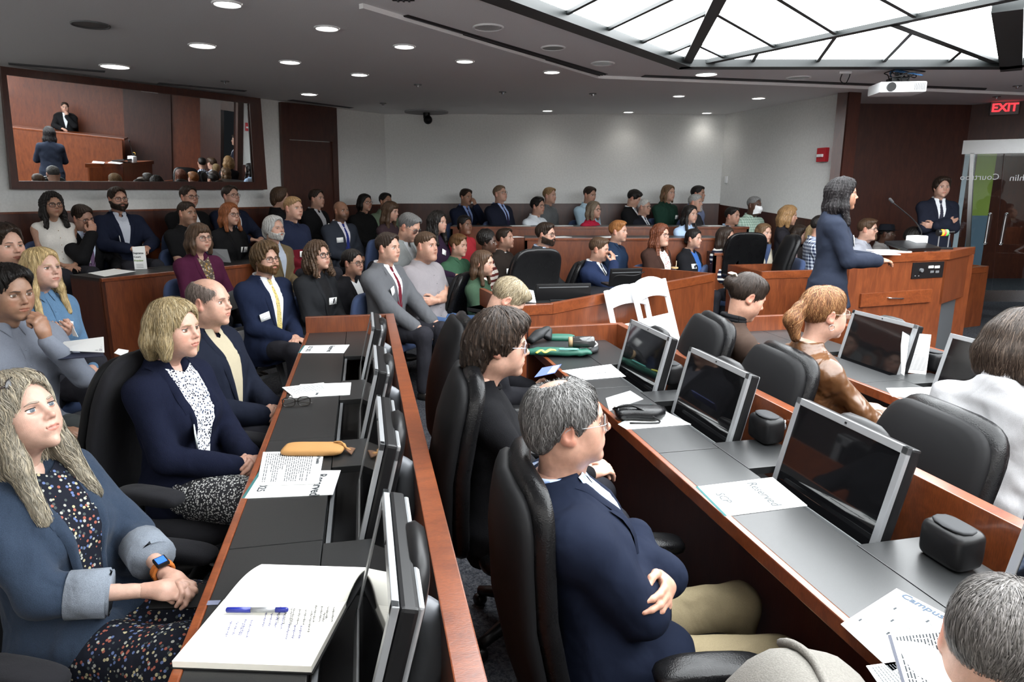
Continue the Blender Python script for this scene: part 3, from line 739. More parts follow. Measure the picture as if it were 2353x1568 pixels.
    seed = s.get('seed', 1)
    nst = (1500, 0, 0)[lod]
    if s.get('hair'):
        cur = s.get('curl', 0)
        hairobj('hair', hair_prims(s), (.0035 + .010*cur)*s.get('hamp', 1), 26, seed, (.0042, .0058, .008)[lod], int(nst*s.get('hn', 1)), s.get('slen', .055), .5*cur + s.get('wave', 0.))
    if s.get('beard'):
        bc = s.get('bcol', hcol); hs_ = hcol; hcol = np.array(bc)
        hairobj('beard', hp_[:-1] if not fem else hp_, .0018, 40, seed + 3, (.0038, .0052, .0065)[lod], 0, .012, 0., .0062*s.get('bt', 1.), beard_region(s))
        hcol = hs_
    # ---- clothes
    cut = []
    if top.get('scoop'): a, b_ = top['scoop']; cut = [EL((0,.085,.620), (a,.085,b_), .012, 'sub')]
    armP = arm_prims(s, J, jk, top.get('sleeve', 1.), fore=top.get('fore', 1.)) if top.get('sleeve', 1.) > 0 else []
    G = trunk(s, jk) + armP
    goff = .012 if jk else .005; GP = trunk(s, jk)
    if top.get('sleeve', 1.) == 0: G += both(EL((.17*w,-.01,.535), (.04,.05,.04), .03))
    zc = EL((0,-.02,.700), (.2,.2,.078 if not jk else .084), .008, 'sub')
    if jk and top.get('tie') is None and top.get('inner') is not None: cut.append(EL((0,.095,.605), (.046,.09,.065), .008, 'sub'))
    if jk: cut.append(EL((0,.075,.650), (.062,.085,.072), .006, 'sub'))
    if s.get('long_coat', 1) and not stand: G += both(CO((.08,.02,.06), (.10,.15,.07), .105, .095, .04))
    if stand: G += [LO([-.10,-.02,.06], [.225*w,.205*w,.17*w], [.165,.14,.12], [0,0,0], .03)]
    amp = top.get('fold', .0035)
    def fold(X, Y, Z): return amp*wob(X, Y, Z, 26, seed + 9)
    Gs = G + cut + [zc]
    V, Q = polygonise(Gs, gv, off=goff, noise=fold)
    gname = top.get('name', 'jacket' if jk else 'shirt')
    g = add_part(gname, Pc().add(V, Q, top['col']), top['mat'], root, top.get('label'))
    if jk or top.get('open'):
        w0, zt, zb = top.get('v', (.052, .600, .270))
        v = np.linspace(0, 1, 13)[:, None]; u = np.linspace(-1, 1, 9)[None]
        xi = w0*(1 - v**1.25) + .004
        if top.get('inner') is not None:
            z = zt + .004 + (zb - zt)*v + 0*u
            if top.get('tie') is None: z = z - (.035*(1 - np.abs(u))*(1 - v)**2)
            add_part(top.get('inname', 'shirt'), patch(Pc(), GP, goff, xi*u*1.12, z, .0025 + amp, None, top['inner']), top.get('inmat', CLOTH), root)
        pc = Pc(); lc = np.array(top['col'])*top.get('lapt', 1.)
        for sg in (-1, 1):
            t = np.linspace(0, 1, 12)[:, None]; q = np.linspace(0, 1, 5)[None]
            vv = .24 + .76*t; X = sg*(w0*(1 - vv**1.25) + .003 + top.get('lw', .058)*np.minimum(1, (1 - t)*1.25)*q*(1 - .12*t)); Z = zt + (zb - zt)*vv + (.030*q*(1 - t)**3)
            patch(pc, GP, goff, X, Z, .0065 + amp, .001 + amp*.3, lc)
            vv = .31*t; X = sg*(w0*(1 - vv**1.25) + .001 + (.034 + .012*t)*q); Z = zt + .008 + (zb - zt)*vv - .012*q*t
            patch(pc, GP, goff, X, Z, .0055 + amp, .001 + amp*.3, lc)
        if jk: neck_ring(pc, (0,-.022,.592), .058*w + .012, .056 + .010, -.012, .030, .001, 70, .012, col=lc)
        add_part('lapels' if jk else 'collar', pc, top['mat'], root)
    if top.get('tie') is not None:
        w0, zt, zb = top.get('v', (.052, .600, .270)); pc = Pc(); u = np.linspace(-1, 1, 5)[None]
        t = np.linspace(0, 1, 4)[:, None]; patch(pc, GP, goff, u*(.019 - .007*t), zt - .002 - .040*t + 0*u, .014, .008, top['tie'])
        t = np.linspace(0, 1, 12)[:, None]; zl = top.get('tiez', zb - .005); patch(pc, GP, goff, u*(.012 + .024*t), zt - .040 + (zl - zt + .040)*t + 0*u, .0095, .005, top['tie'])
        add_part('tie', pc, top.get('tiemat', CLOTH), root)
    if top.get('collar') is not None:              # shirt collar: band and two points
        pc = Pc(); cc = top['collar']
        neck_ring(pc, (0,-.020,.605), (.050 if fem else .057) + .004, (.049 if fem else .056) + .005, -.016, .030, .004, 16, .014, col=cc)
        for sg in (-1, 1):
            t = np.linspace(0, 1, 5)[:, None]; q = np.linspace(0, 1, 4)[None]
            X = sg*(.010 + .052*q + .020*t*(1 - q) + .0*t); Z = .618 + .006*q - t*(.062*(1 - q) + .026*q)
            patch(pc, GP, goff, X, Z, .012, .006, cc)
        add_part('shirt_collar', pc, top.get('inmat', CLOTH) if jk else top['mat'], root)
        if jk:                                      # cuffs
            pc = Pc()
            for sg in (1, -1):
                S, E, Wr = J[sg]; d = nrm(Wr - E); tube(pc, [Wr - d*.03, Wr + d*.012, Wr + d*.018], [.041,.041,.036], 12, cc)
            add_part('shirt_cuffs', pc, top.get('inmat', CLOTH), root)
    if top.get('placket'):                          # button band
        pc = Pc(); t = np.linspace(0, 1, 14)[:, None]; u = np.linspace(-1, 1, 4)[None]
        patch(pc, GP, goff, u*.014 + 0*t, .575 - .48*t + 0*u, .003, .0005, top['col'])
        for zz in (.50,.43,.36,.29,.22,.15):
            B = project(GP, goff, np.array([[0., zz]]))[0]; ball(pc, B + np.array((0,.004,0)), (.0045,.002,.0045), top['placket'], 6, 5)
        add_part('placket', pc, top['mat'], root)
    if top.get('crew'):
        pc = Pc(); a = np.linspace(0, 2*math.pi, 25)
        r = .060 if fem else .064
        tube(pc, np.stack([r*np.cos(a), -.014 + (r + .002)*np.sin(a), .612 - .020*np.sin(a)], 1), .0075, 6, top['crew'] if not isinstance(top['crew'], bool) else top['col'], cap=False)
        add_part('neckband', pc, top['mat'], root)
    if top.get('turtle'):
        pc = Pc(); rr = .058 if fem else .064
        a = np.linspace(0, 2*math.pi, 25)
        for i in range(4): tube(pc, np.stack([rr*np.cos(a), -.020 + rr*np.sin(a), .600 + .016*i - .012*np.sin(a)], 1), .013, 7, top['turtle'], cap=False)
        add_part('turtleneck', pc, CLOTH, root)
    for (bx, bz, rot) in top.get('badge', ()):      # name badge stuck or clipped to the chest
        pc = Pc(); hw, hh = top.get('bsz', (.043, .030)); Bq = []
        for (i, j) in ((-1,-1),(1,-1),(1,1),(-1,1)):
            a = math.radians(rot); Bq.append((bx + hw*i*math.cos(a) - hh*j*math.sin(a), bz + hw*i*math.sin(a) + hh*j*math.cos(a)))
        V = project(G, goff, np.array(Bq)); c = V.mean(0); n = nrm(np.cross(V[1] - V[0], V[3] - V[0])); n = n if n[1] > 0 else -n
        ex = nrm(V[1] - V[0]); ez = nrm(np.cross(n, ex)); ez = ez if ez[2] > 0 else -ez; c = c + n*.012
        def rc(cx, cz, a, b, y0, y1, col):
            P8 = [c + ex*(cx + a*i) + ez*(cz + b*j) + n*y for y in (y0, y1) for (i, j) in ((-1,-1),(1,-1),(1,1),(-1,1))]
            pc.add(P8, [(4,5,6,7),(0,3,2,1),(0,1,5,4),(1,2,6,5),(2,3,7,6),(3,0,4,7)], col)
        rc(0, 0, hw, hh, -.004, .001, top.get('bcol', (.80,.81,.80)))
        if lod < 2:
            rc(0, hh*.62, hw*.55, hh*.05, .001, .0015, (.45,.47,.50))
            for k in range(5): rc(-hw*.55 + k*hw*.26, .0 + .002*(k % 2), hw*.10, hh*.12, .001, .0015, (.52,.53,.57))
            for k in range(4): rc(-hw*.4 + k*hw*.25, -hh*.5, hw*.09, hh*.07, .001, .0015, (.58,.59,.62))
        ob = add_part('name_badge', pc, PAPERV, root)
    if top.get('cuff'):                             # rolled sleeve ends
        pc = Pc()
        for sg in (1, -1):
            S, E, Wr = J[sg]; d = nrm(Wr - E); L = np.linalg.norm(Wr - E)*top.get('fore', 1.); q = E + d*(L + .035)
            tube(pc, [q - d*.085, q - d*.08, q - d*.03, q + d*.018, q + d*.026, q - d*.01], [.052,.066,.067,.069,.064,.045], 16, top['cuff'], cap=False)
            add_part('rolled_cuff', pc, top['mat'], root, 'pale rolled-up sleeve end'); pc = Pc()
    # ---- legs
    LP, LJ = leg_prims(s, Rl, stand); lo = s.get('low', dict(col=(.02,.02,.025), mat=CLOTH))
    if lo.get('skirt'):
        LPs = ([LO([-.62,-.5,-.2,0,.05], [.205,.205,.20,.19,.17], [.15,.15,.145,.13,.12], [0.01]*5, .03)] if stand else [CO(p['a'], p['b'], p['ra'] + .012, p['rb'] + .03, .08) for p in LP[::2]] + ([CO(p['a'], p['b'], p['ra'] + .035, p['rb'] + .04, .08) for p in LP[1::2]] if lo['skirt'] > 1 else []))
        V, Q = polygonise(LP[1::2] if not stand else LP, max(bv, .014)); bl = Pc().add(V, Q, sk); add_part('legs', bl, SKIN, root)
        V, Q = polygonise(LPs, gv*1.2, off=.006, noise=fold)
        add_part('skirt', Pc().add(V, Q, lo['col']), lo['mat'], root)
    else:
        Z0 = [EL(Rl @ np.array((0,.0,.03)), (.17*s.get('bw',1.),.13,.10), .05)]
        V, Q = polygonise(LP + Z0, gv*1.15, off=.006, noise=fold)
        add_part('trousers', Pc().add(V, Q, lo['col']), lo['mat'], root, lo.get('label'))
    pc = Pc(); Rf = Rl
    SP = []
    for (h, k, a) in LJ: SP += [CO(a + Rf @ np.array((0,-.02,-.055)), a + Rf @ np.array((0,.17,-.075)), .036, .032, .02), CO(a, a + Rf @ np.array((0,0,-.05)), .04, .038, .02)]
    V, Q = polygonise(SP, .013 if lod < 2 else .017); add_part('shoes', Pc().add(V, Q, s.get('shoe', (.012,.011,.010))), LEATHER_V, root)
    # ---- glasses
    if s.get('glasses'):
        gcol = s['glasses'] if not isinstance(s['glasses'], bool) else (.01,.01,.012); pc = Pc(); th = s.get('gth', .0016); 
        gw, gh, ge = s.get('gsz', (.0255, .0195, 3.2)); W = s.get('hw', 1.)
        for sg in (-1, 1):
            a = np.linspace(0, 2*math.pi, 25); ca, sa = np.cos(a), np.sin(a)
            x = sg*.0330 + gw*np.sign(ca)*np.abs(ca)**(2/ge); z = .000 + gh*np.sign(sa)*np.abs(sa)**(2/ge); y = .1000 - .22*(np.abs(x) - .01)**2/.06 - .004
            tube(pc, np.stack([x, y, z], 1), th, 5, gcol, cap=False)
            tube(pc, polyline([(sg*(.033 + gw), .092, .006), (sg*.070*W, .080, .007), (sg*.0800*W, .03, .008), (sg*.0815*W, -.010, .010), (sg*.080*W, -.028, -.008)], 12), th*.95, 5, gcol)
        tube(pc, [(-.009,.0985,.006), (0,.1005,.0085), (.009,.0985,.006)], th, 5, gcol)
        o = add_part('glasses', pc.xf(Rh, hc), GLOSSV, root)
        if lod < 2:
            pc = Pc()
            for sg in (-1, 1):
                a = np.linspace(0, 2*math.pi, 20, endpoint=False); rows = []
                for f in (.02, .98): rows.append(np.stack([sg*.033 + f*gw*np.sign(np.cos(a))*np.abs(np.cos(a))**(2/ge), .0965 - .0*a, f*gh*np.sign(np.sin(a))*np.abs(np.sin(a))**(2/ge)], 1))
                pc.add(np.concatenate(rows), gridq(2, 20, True))
            link('lens', mesh_from('lens', pc.xf(Rh, hc)), LENS, o)
    for fx in s.get('extra', ()): fx(root, hc, Rh, G, goff, J)
    return root
# ------------------------------------------------------------------ the room
FZ, CZ = .05, 2.85
def struct(name, mb, mat, parent=None): return tag(mb.build(name, mat, parent), kind='structure' if parent is None else None)
struct('floor', MB().box((0, 4.5, FZ - .05), (26, 22, .1)), CARPET)
def wall(name, a, b, z0, z1, mat, th=.12, parent=None):
    a, b = np.array(a, float), np.array(b, float); d = nrm(b - a); n = np.array((-d[1], d[0]))     # body lies to the left of a->b
    return struct(name, MB().prism([a, b, b + n*th, a + n*th], z0, z1), mat, parent)
LW0, LW1, BC, RC, RE = (-8.2, 1.92), (-1.95, 10.9), (-1.95, 10.9), (3.25, 10.9), (4.0, 8.55)
WALLTOP = 3.0
wall('wall_left', LW0, LW1, 0, WALLTOP, WHITE_W); wall('wall_back', BC, RC, 0, WALLTOP, WHITE_W); wall('wall_right', RC, RE, 0, WALLTOP, WHITE_W)
wall('trim_1', RE, (4.5, 9.6), 0, WALLTOP, CHERRY_DK); struct('trim_7', MB().prism([(RE[0]-.005, RE[1]-.03), (RE[0]+.16, RE[1]+.02), (RE[0]+.15, RE[1]+.09), (RE[0]-.012, RE[1]+.03)], 0, WALLTOP), CHERRY_DK); wall('wall_panelled', (4.5, 9.6), (6.25, 9.75), 0, WALLTOP, CHERRY_DK)
wall('wall_side', (8.3, 7.6), (8.3, -2.5), 0, WALLTOP, PANELW); wall('wall_front', (8.3, -2.5), (-8.2, -2.5), 0, WALLTOP, WHITE_W); wall('wall_near', (-8.2, -2.5), (-8.2, 1.92), 0, WALLTOP, WHITE_W)
# dark wainscot, a step lower along the right wall
def on(a, b, t): return tuple(np.array(a) + (np.array(b) - np.array(a))*t)
def strip(name, a, b, z0, z1, mat, off=.02, th=.02):
    a, b = np.array(a), np.array(b); d = nrm(b - a); n = np.array((d[1], -d[0])); return struct(name, MB().prism([a + n*off, b + n*off, b + n*(off-th), a + n*(off-th)], z0, z1), mat)
strip('baseboard_left', LW0, LW1, 0, 1.485, CHERRY_DK); strip('baseboard_back', BC, RC, 0, 1.50, CHERRY_DK)
for i, (t0, t1) in enumerate(((0, .22), (.22, .44), (.44, .66), (.66, .83), (.83, 1))):
    a, b = np.array(on(RC, RE, t0)), np.array(on(RC, RE, t1)); d = nrm(b - a); n = np.array((d[1], -d[0])); z0, z1 = 1.50 - .185*t0, 1.50 - .185*t1
    q = [a + n*.02, b + n*.02, b, a]; struct('baseboard_right', MB().hex8([(*p, 0) for p in q] + [(*q[0], z0), (*q[1], z1), (*q[2], z1), (*q[3], z0)]), CHERRY_DK)
strip('trim_2', LW0, LW1, 1.485, 1.505, CHERRY, .028, .028); strip('trim_3', BC, RC, 1.50, 1.515, CHERRY_DK, .028, .028)
# ceiling with the eight-sided opening
OC = np.array([(1.6,6.75),(4.6,6.75),(6.55,4.1),(6.55,1.6),(4.6,-.9),(1.6,-.9),(-.35,1.6),(-.35,4.1)])
mb = MB(); cen = OC.mean(0); outer = [cen + nrm(p - cen)*16 for p in OC]
for i in range(8):
    j = (i+1) % 8
    mb.hex8([(*OC[i], CZ), (*OC[j], CZ), (*outer[j], CZ), (*outer[i], CZ), (*OC[i], CZ+.08), (*OC[j], CZ+.08), (*outer[j], CZ+.08), (*outer[i], CZ+.08)])
struct('ceiling', mb, CEIL)
# skylight: panes between dark bars
sky = tag(empty('skylight', (*cen, CZ)), 'large eight-sided skylight of bright white panes between dark bars', 'skylight')
BAR = simple('skylight_bar', (.010,.013,.013), .5); ZP = 2.885
def loc(p): return (p[0] - cen[0], p[1] - cen[1])
def bar(name, a, b, w, z0, z1):
    a, b = np.array(loc(a)), np.array(loc(b)); d = nrm(b - a); n = np.array((-d[1], d[0]))*w/2; MB().prism([a - n, b - n, b + n, a + n], z0 - CZ, z1 - CZ).build(name, BAR, sky)
for i in range(8):
    a, b = OC[i], OC[(i+1) % 8]; e = nrm(b - a)*.04; bar('frame_bar', a - e, b + e, .15, CZ - .03, 2.93)
def split(P, a, b):
    a, b = np.array(a)[:2], np.array(b)[:2]; n = np.array((-(b-a)[1], (b-a)[0])); L, R_ = [], []
    for i in range(len(P)):
        p, q = P[i], P[(i+1) % len(P)]; sp_, sq = n @ (p - a), n @ (q - a)
        (L if sp_ >= 0 else R_).append(p)
        if sp_*sq < 0: x = p + (q - p)*(sp_/(sp_ - sq)); L.append(x); R_.append(x)
    return L, R_
def pxl(*q): return [at(x, y, ZP)[:2] for x, y in q]
def chord(P, a, b):                                  # the piece of line a-b inside a convex outline
    a, b = np.array(a), np.array(b); d = b - a; hits = []
    for i in range(len(P)):
        p, q = P[i], P[(i+1) % len(P)]; e = q - p; den = d[0]*e[1] - d[1]*e[0]
        if abs(den) < 1e-9: continue
        t = ((p - a)[0]*e[1] - (p - a)[1]*e[0])/den; s_ = ((p - a)[0]*d[1] - (p - a)[1]*d[0])/den
        if -1e-6 <= s_ <= 1 + 1e-6: hits.append(t)
    return (a + d*min(hits), a + d*max(hits)) if len(hits) > 1 else None
rA = pxl((1575,145), (1648,0)); rB = pxl((1592,145), (2055,45)); rC = pxl((2055,46), (2302,142))
octo = [p for p in OC]
L, R_ = split(octo, *rA); F1, rest = (L, R_) if np.mean([p[0] for p in L]) < np.mean([p[0] for p in R_]) else (R_, L)
L, R_ = split(rest, *rB); far, F2 = (L, R_) if np.mean([p[1] for p in L]) > np.mean([p[1] for p in R_]) else (R_, L)
L, R_ = split(far, *rC); F3, F4 = (L, R_) if np.mean([p[0] for p in L]) < np.mean([p[0] for p in R_]) else (R_, L)
for P, l, w in ((octo, rA, .085), (rest, rB, .075), (far, rC, .065)):
    c = chord(P, *l)
    if c: bar('rib', c[0], c[1], w, CZ + .0, 2.90)
def fill(P, lines, w=.03):
    lines = [pxl(*l) for l in lines]; todo = [P]
    if len(lines) > 1:                               # the same spacing carries on outside the picture
        m = [(np.array(a) + np.array(b))/2 for a, b in lines]; st = m[-1] - m[-2] if np.linalg.norm(m[-1] - m[-2]) > .2 else (m[-1] - m[0])/max(len(m) - 1, 1)
        for k in range(1, 5): lines.append([lines[len(m)-1][0] + st*k, lines[len(m)-1][1] + st*k])
    for l in lines:
        c = chord(P, *l)
        if c is not None and np.linalg.norm(c[0] - c[1]) > .05: bar('glazing_bar', c[0], c[1], w, CZ + .012, 2.895)
        new = []
        for q in todo:
            for r in split(q, *l):
                if len(r) > 2: new.append(r)
        todo = new
    for q in todo: MB().prism([loc(p) for p in q], ZP - CZ, ZP - CZ + .012).build('pane', SKYPANE, sky)
fill(F1, [((1523,126),(1587,98)), ((1460,100),(1626,24)), ((1381,71),(1526,0)), ((1291,32),(1352,0))])
fill(F2, [((1604,99),(1658,125)), ((1643,24),(1771,98)), ((1805,0),(1910,66)), ((2045,0),(2086,23))])
fill(F3, [((2209,113),(2172,146)), ((2097,68),(2022,147)), ((1924,73),(1872,147)), ((1741,117),(1724,147))]); fill(F4, [])
struct('trim_4', MB().prism([tuple(p) for p in OC*1.05 - cen*.05], 3.0, 3.02), simple('skylight_well', (.8,.8,.8), .8))
c = pxl((2318,0), (2326,147)); bar('rib', c[0], c[1], .17, CZ - .03, 2.92)
# slots, edge of the lowered centre, air vents
def slot(px, label):
    P = [at(x, y, CZ - .004) for x, y in px]; o = P[0]; e = empty('ceiling_slot', o, 0, label, 'ceiling vent')
    MB().slab([p - o for p in P], (0, 0, 1), .003).build('slot_back', WELL, e)
    for k in (.25, .5, .75):
        a, b = P[0]*(1-k) + P[1]*k, P[3]*(1-k) + P[2]*k; d = nrm(b - a)*1; n = np.cross(d, (0,0,1))*.006; MB().slab([a - n - o, b - n - o, b + n - o, a + n - o], (0, 0, -1), .006).build('slat', simple('slot_slat', (.03,.03,.034), .5), e)
slot([(903,41), (938,35), (1397,171), (1372,174)], 'long black slotted vent in ceiling left of the skylight')
slot([(1472,177), (1482,173), (2268,203), (2262,207)], 'long black slotted vent in ceiling before the projector')
slot([(900,0), (952,0), (953,3), (903,3)], 'short end of black slotted vent at top edge of picture')
def ledge(name, a, b): 
    a, b = at(*a, CZ - .03), at(*b, CZ - .03); d = nrm(b - a); n = np.cross(d, (0,0,1))*.018; struct(name, MB().slab([a - n, b - n, b + n, a + n], (0, 0, 1), .03), CEIL)
ledge('trim_5', (830,20), (1372,181)); ledge('trim_6', (1372,181), (2420,222))
LIGHTS = [(522,8,54,1,'at top edge of picture'),(465,104,50,1,'second from the wall mirror in its row'),(264,152,52,1,'nearest the wall mirror'),(208,56,62,0,''),(751,64,48,1,'left of the long slot'),(929,106,44,1,'beside left end of long slot'),(666,142,42,1,'above gap between mirror and door'),(826,171,36,1,'above the wood door, nearer the camera'),(1068,140,38,1,'below middle of long slot'),(710,216,34,1,'right above the wood door'),
 (1122,62,62,2,'between long slot and skylight, nearest'),(1271,109,50,3,'with dark reflector beside the skylight'),(1385,145,48,2,'at the corner of the skylight'),(1268,165,36,1,'below right end of long slot'),(1623,170,46,1,'in front of the skylight corner'),(1835,178,46,2,'unlit, left of the projector'),(1560,220,24,1,'above middle of back rows'),(1743,225,28,1,'above masked man'),(1258,254,22,1,'left of three along back wall'),(1444,257,22,1,'middle of three along back wall'),(1624,259,20,1,'right of three along back wall')]
for (x, y, w, on_, wh) in LIGHTS:
    p = at(x, y, CZ); dep = p[1]*cp + (EYE - CZ)*sp*-1; r = .5*w/FOC*np.linalg.norm(p - np.array((0,0,EYE)))*.98; r = min(max(r, .075), .125)
    e = empty('downlight', p, 0, ('lit round recessed downlight ' if on_ == 1 else 'unlit round recessed downlight ') + (wh or 'far left of the ceiling'), 'ceiling light', 'recessed ceiling downlights')
    pc = Pc(); a = np.linspace(0, 2*math.pi, 25); tube(pc, np.stack([r*np.cos(a), r*np.sin(a), 0*a - .003], 1), .009, 6, cap=False); pobj('trim_ring', pc, WHITEP if on_ else GREYP, e)
    MB().cyl((0,0,-.006), (0,0,-.001), r*.93, n=24).build('lamp', {1: LAMPON, 2: LAMPOFF, 3: LAMPDIM, 0: LAMPDIM}[on_], e)
    if on_ == 1: spot('downlight_beam', p + np.array((0,0,-.03)), SPOT_W*(.4 if y > 215 else 1.))
for (x, y, wh) in ((517,186,'above right half of mirror'),(960,194,'near ceiling camera'),(1155,211,'above middle of back wall'),(1362,215,'above back row, right of middle'),(880,237,'left of ceiling camera'),(2338,197,'above the glass doors'),(2290,222,'before the exit sign')):
    p = at(x, y, CZ); e = empty('sprinkler', p, 0, 'small round sprinkler plate in ceiling ' + wh, 'sprinkler', 'ceiling sprinklers')
    MB().cyl((0,0,-.008), (0,0,0), .045, n=16).build('plate', GREYP, e); MB().cyl((0,0,-.03), (0,0,-.008), .012, .02, n=10).build('head', STEEL, e)
for (x0, x1, y, wh) in ((360,560,202,'above the mirror'),(660,800,240,'above the wood door'),(1120,1280,265,'left along back wall'),(1445,1590,268,'right along back wall'),(20,240,158,'at left end of mirror')):
    a, b = at(x0, y - (9 if x0 < 900 else 0), CZ - .004), at(x1, y + (9 if x0 < 900 else 0), CZ - .004); d = nrm(b - a); n = np.cross(d, (0,0,1)); e = empty('air_grille', a, 0, 'flat grey air grille in ceiling ' + wh, 'air vent', 'ceiling air grilles'); b = b - a; z = np.zeros(3)
    MB().slab([z, b, b + n*.12, n*.12], (0,0,1), .003).build('grille_frame', GREYP, e)
    for k in range(1, 4): MB().slab([z + n*(.03*k - .006), b + n*(.03*k - .006), b + n*(.03*k + .006), z + n*(.03*k + .006)], (0,0,-1), .004).build('slat', simple('grille_slat', (.05,.05,.055), .6), e)
# mirror on the left wall, dark door beside it
wd = nrm(np.array(LW1) - np.array(LW0)); WN = np.array((wd[1], -wd[0], 0.)); WD = np.array((*wd, 0.)); WP = np.array((*LW0, 0.))
def onwall(px, py, off=.0): return atp(px, py, WP + WN*off, WN)
def wallbox(name, px, mat, off, th, parent=None, origin=None):
    P = [onwall(x, y, off) for x, y in px]; o = np.zeros(3) if origin is None else origin
    return MB().slab([p - o for p in P], WN, th).build(name, mat, parent)
o = onwall(300, 435); mir = empty('wall_mirror', o, 0, 'wide mirror in dark wooden frame on left wall reflecting the courtroom', 'mirror')
out = [(-4,152), (593,226), (609,435), (22,434)]; inn = [(10,172), (568,238), (580,418), (38,416)]
TLT = math.radians(4.5); MN = WN*math.cos(TLT) - np.array((0,0,math.sin(TLT)))
def onmir(px, py, off): return atp(px, py, o + MN*off, MN) - o
def mirslab(name, px, mat, off, th): return MB().slab([onmir(x, y, off) for x, y in px], MN, th).build(name, mat, mir)
mirslab('mirror_glass', inn, MIRROR, .045, .004)
for i in range(4):
    j = (i+1) % 4; mirslab('frame_rail', [out[i], out[j], inn[j], inn[i]], CHERRY_DK, .03, .05)
o = onwall(715, 470); dr = tag(wallbox('door_1', [(658,322), (762,328), (771,560), (664,560)], CHERRY_DK, .015, .03), kind='structure')
for nm, q in (('door_casing', [(640,235), (658,236), (664,560), (652,560)]), ('door_casing', [(755,247), (768,249), (778,560), (767,560)]), ('door_transom', [(656,236), (757,247), (760,326), (658,320)])): wallbox(nm, q, CHERRY_DK, .02, .05, dr)
# tiers under the rear rows
def tier(name, poly, z): struct(name, MB().prism(poly, 0, z), CARPET)
# right-hand recess: glass doors at 45 degrees, side light, corridor behind
DA, DB = np.array((6.25, 9.75, 0.)), np.array((7.55, 8.45, 0.)); DD = nrm(DB - DA); DN = np.array((-DD[1]*-1, DD[0]*-1, 0)); DN = nrm(np.array((-1., -1., 0.)))
def ondoor(px, py, off=0.): return atp(px, py, DA + DN*off, DN)
def doorslab(name, px, mat, off, th, parent=None, o=np.zeros(3)): return MB().slab([ondoor(x, y, off) - o for x, y in px], DN, th).build(name, mat, parent)
wall('wall_door', tuple((DA + DD*-.0)[:2]), tuple((DA + DD*2.3)[:2]), 2.32, WALLTOP, CHERRY_DK)
wall('wall_return', tuple((DA + DD*2.3)[:2]), (8.3, 7.6), 0, WALLTOP, CHERRY_DK)
fr = tag(doorslab('door_2', [(2166,325), (2470,316), (2470,350), (2164,356)], STEEL, -.02, .06), kind='structure')
doorslab('frame_post', [(2166,325), (2182,325), (2160,640), (2146,640)], STEEL, -.02, .06, fr); doorslab('frame_post', [(2232,352), (2241,352), (2224,690), (2215,690)], STEEL, -.02, .06, fr)
doorslab('sidelight_glass', [(2182,345), (2234,345), (2216,690), (2160,690)], GLASS, 0, .01, fr)
doorslab('door_leaf', [(2240,350), (2307,348), (2276,690), (2222,690)], GLASS, .0, .012, fr); doorslab('door_leaf', [(2309,348), (2440,342), (2400,690), (2278,690)], GLASS, .0, .012, fr)
doorslab('bottom_rail', [(2225,667), (2400,667), (2398,694), (2222,692)], STEEL, -.01, .04, fr)
for x0, y0, x1, y1 in ((2274,492,2263,560), (2312,492,2299,561)):
    a, b = ondoor(x0, y0, .055), ondoor(x1, y1, .055); pc = Pc(); n = -DN*.05
    tube(pc, polyline([a + n, a, a*.9 + b*.1, a*.1 + b*.9, b, b + n], 24), .016, 10); pobj('pull_handle', pc, STEEL, fr)
dx = nrm(np.array((1,-1,0)))
text('Courtroom', .115, frame(-dx, (0,0,1), ondoor(2296,413,.02)), WHITEP, fr, 'lettering'); text('Nothlin', .115, frame(-dx, (0,0,1), ondoor(2395,415,.02)), WHITEP, fr, 'lettering')
# corridor beyond the glass
def cor(px, y=13.2): return tuple(atd(px, 450, y)[:2])
CORW = mk_wood('corridor_wood', (.05,.014,.009), (.09,.025,.013))
wall('wall_pale', cor(2120), cor(2216), 0, WALLTOP, simple('pale_blue_paint', (.62,.68,.74), .8)); wall('wall_corridor', cor(2216), cor(2233), 0, WALLTOP, CORW); wall('wall_green', cor(2233), cor(2277), 1.25, WALLTOP, simple('green_paint', (.28,.36,.06), .8)); wall('wall_blue', cor(2233), cor(2277), 0, 1.25, simple('slate_blue_paint', (.12,.18,.24), .7)); wall('wall_corridor', cor(2277), cor(2620), 0, WALLTOP, CORW)
lb = tag(MB().box((9.6, 10.6, 2.72), (.6, .6, .04)).build('corridor_light', emis('corridor_lamp', (.95,.97,1.), 14.)), 'square lit ceiling panel in the corridor beyond glass doors', 'ceiling light'); area('corridor_glow', (9.4, 10.6, 2.68), (0, 0, 0), 1.6, 1.6, 60, (.9,.95,1.))
# exit sign, fire alarm, wall sockets
p = ondoor(2308, 247, .06); es = empty('exit_sign', p, 0, 'hanging EXIT sign with glowing red letters above glass doors', 'exit sign'); sx = nrm(np.array((1,-.45,0)))
Rm = np.stack([sx, np.cross((0,0,1), sx), (0,0,1)], 1)
MB().box((0,0,0), (.32, .05, .19), Rm, .008).build('sign_body', simple('sign_grey', (.12,.11,.11), .5), es)
text('EXIT', .142, frame(sx, (0,0,1), -np.cross((0,0,1), sx)*.030 - np.array((0,0,.050)) - sx*0), emis('exit_red', (1.,.03,.04), 2.6), es, 'lettering', align='CENTER', bold=.004); MB().cyl((0,0,.1), (0,0,.45), .012).build('stem', GREYP, es)
rw = nrm(np.array(RE) - np.array(RC)); RN = np.array((rw[1], -rw[0], 0.)); RN = RN if RN[0] < 0 else -RN; RP = np.array((*RC, 0.)); RX = np.array((*rw, 0.))
p = atp(1895, 356, RP, RN); fa = empty('fire_alarm', p, 0, 'small red fire alarm strobe on white right wall', 'fire alarm'); Rw = np.stack([RX, -RN, (0,0,1)], 1)
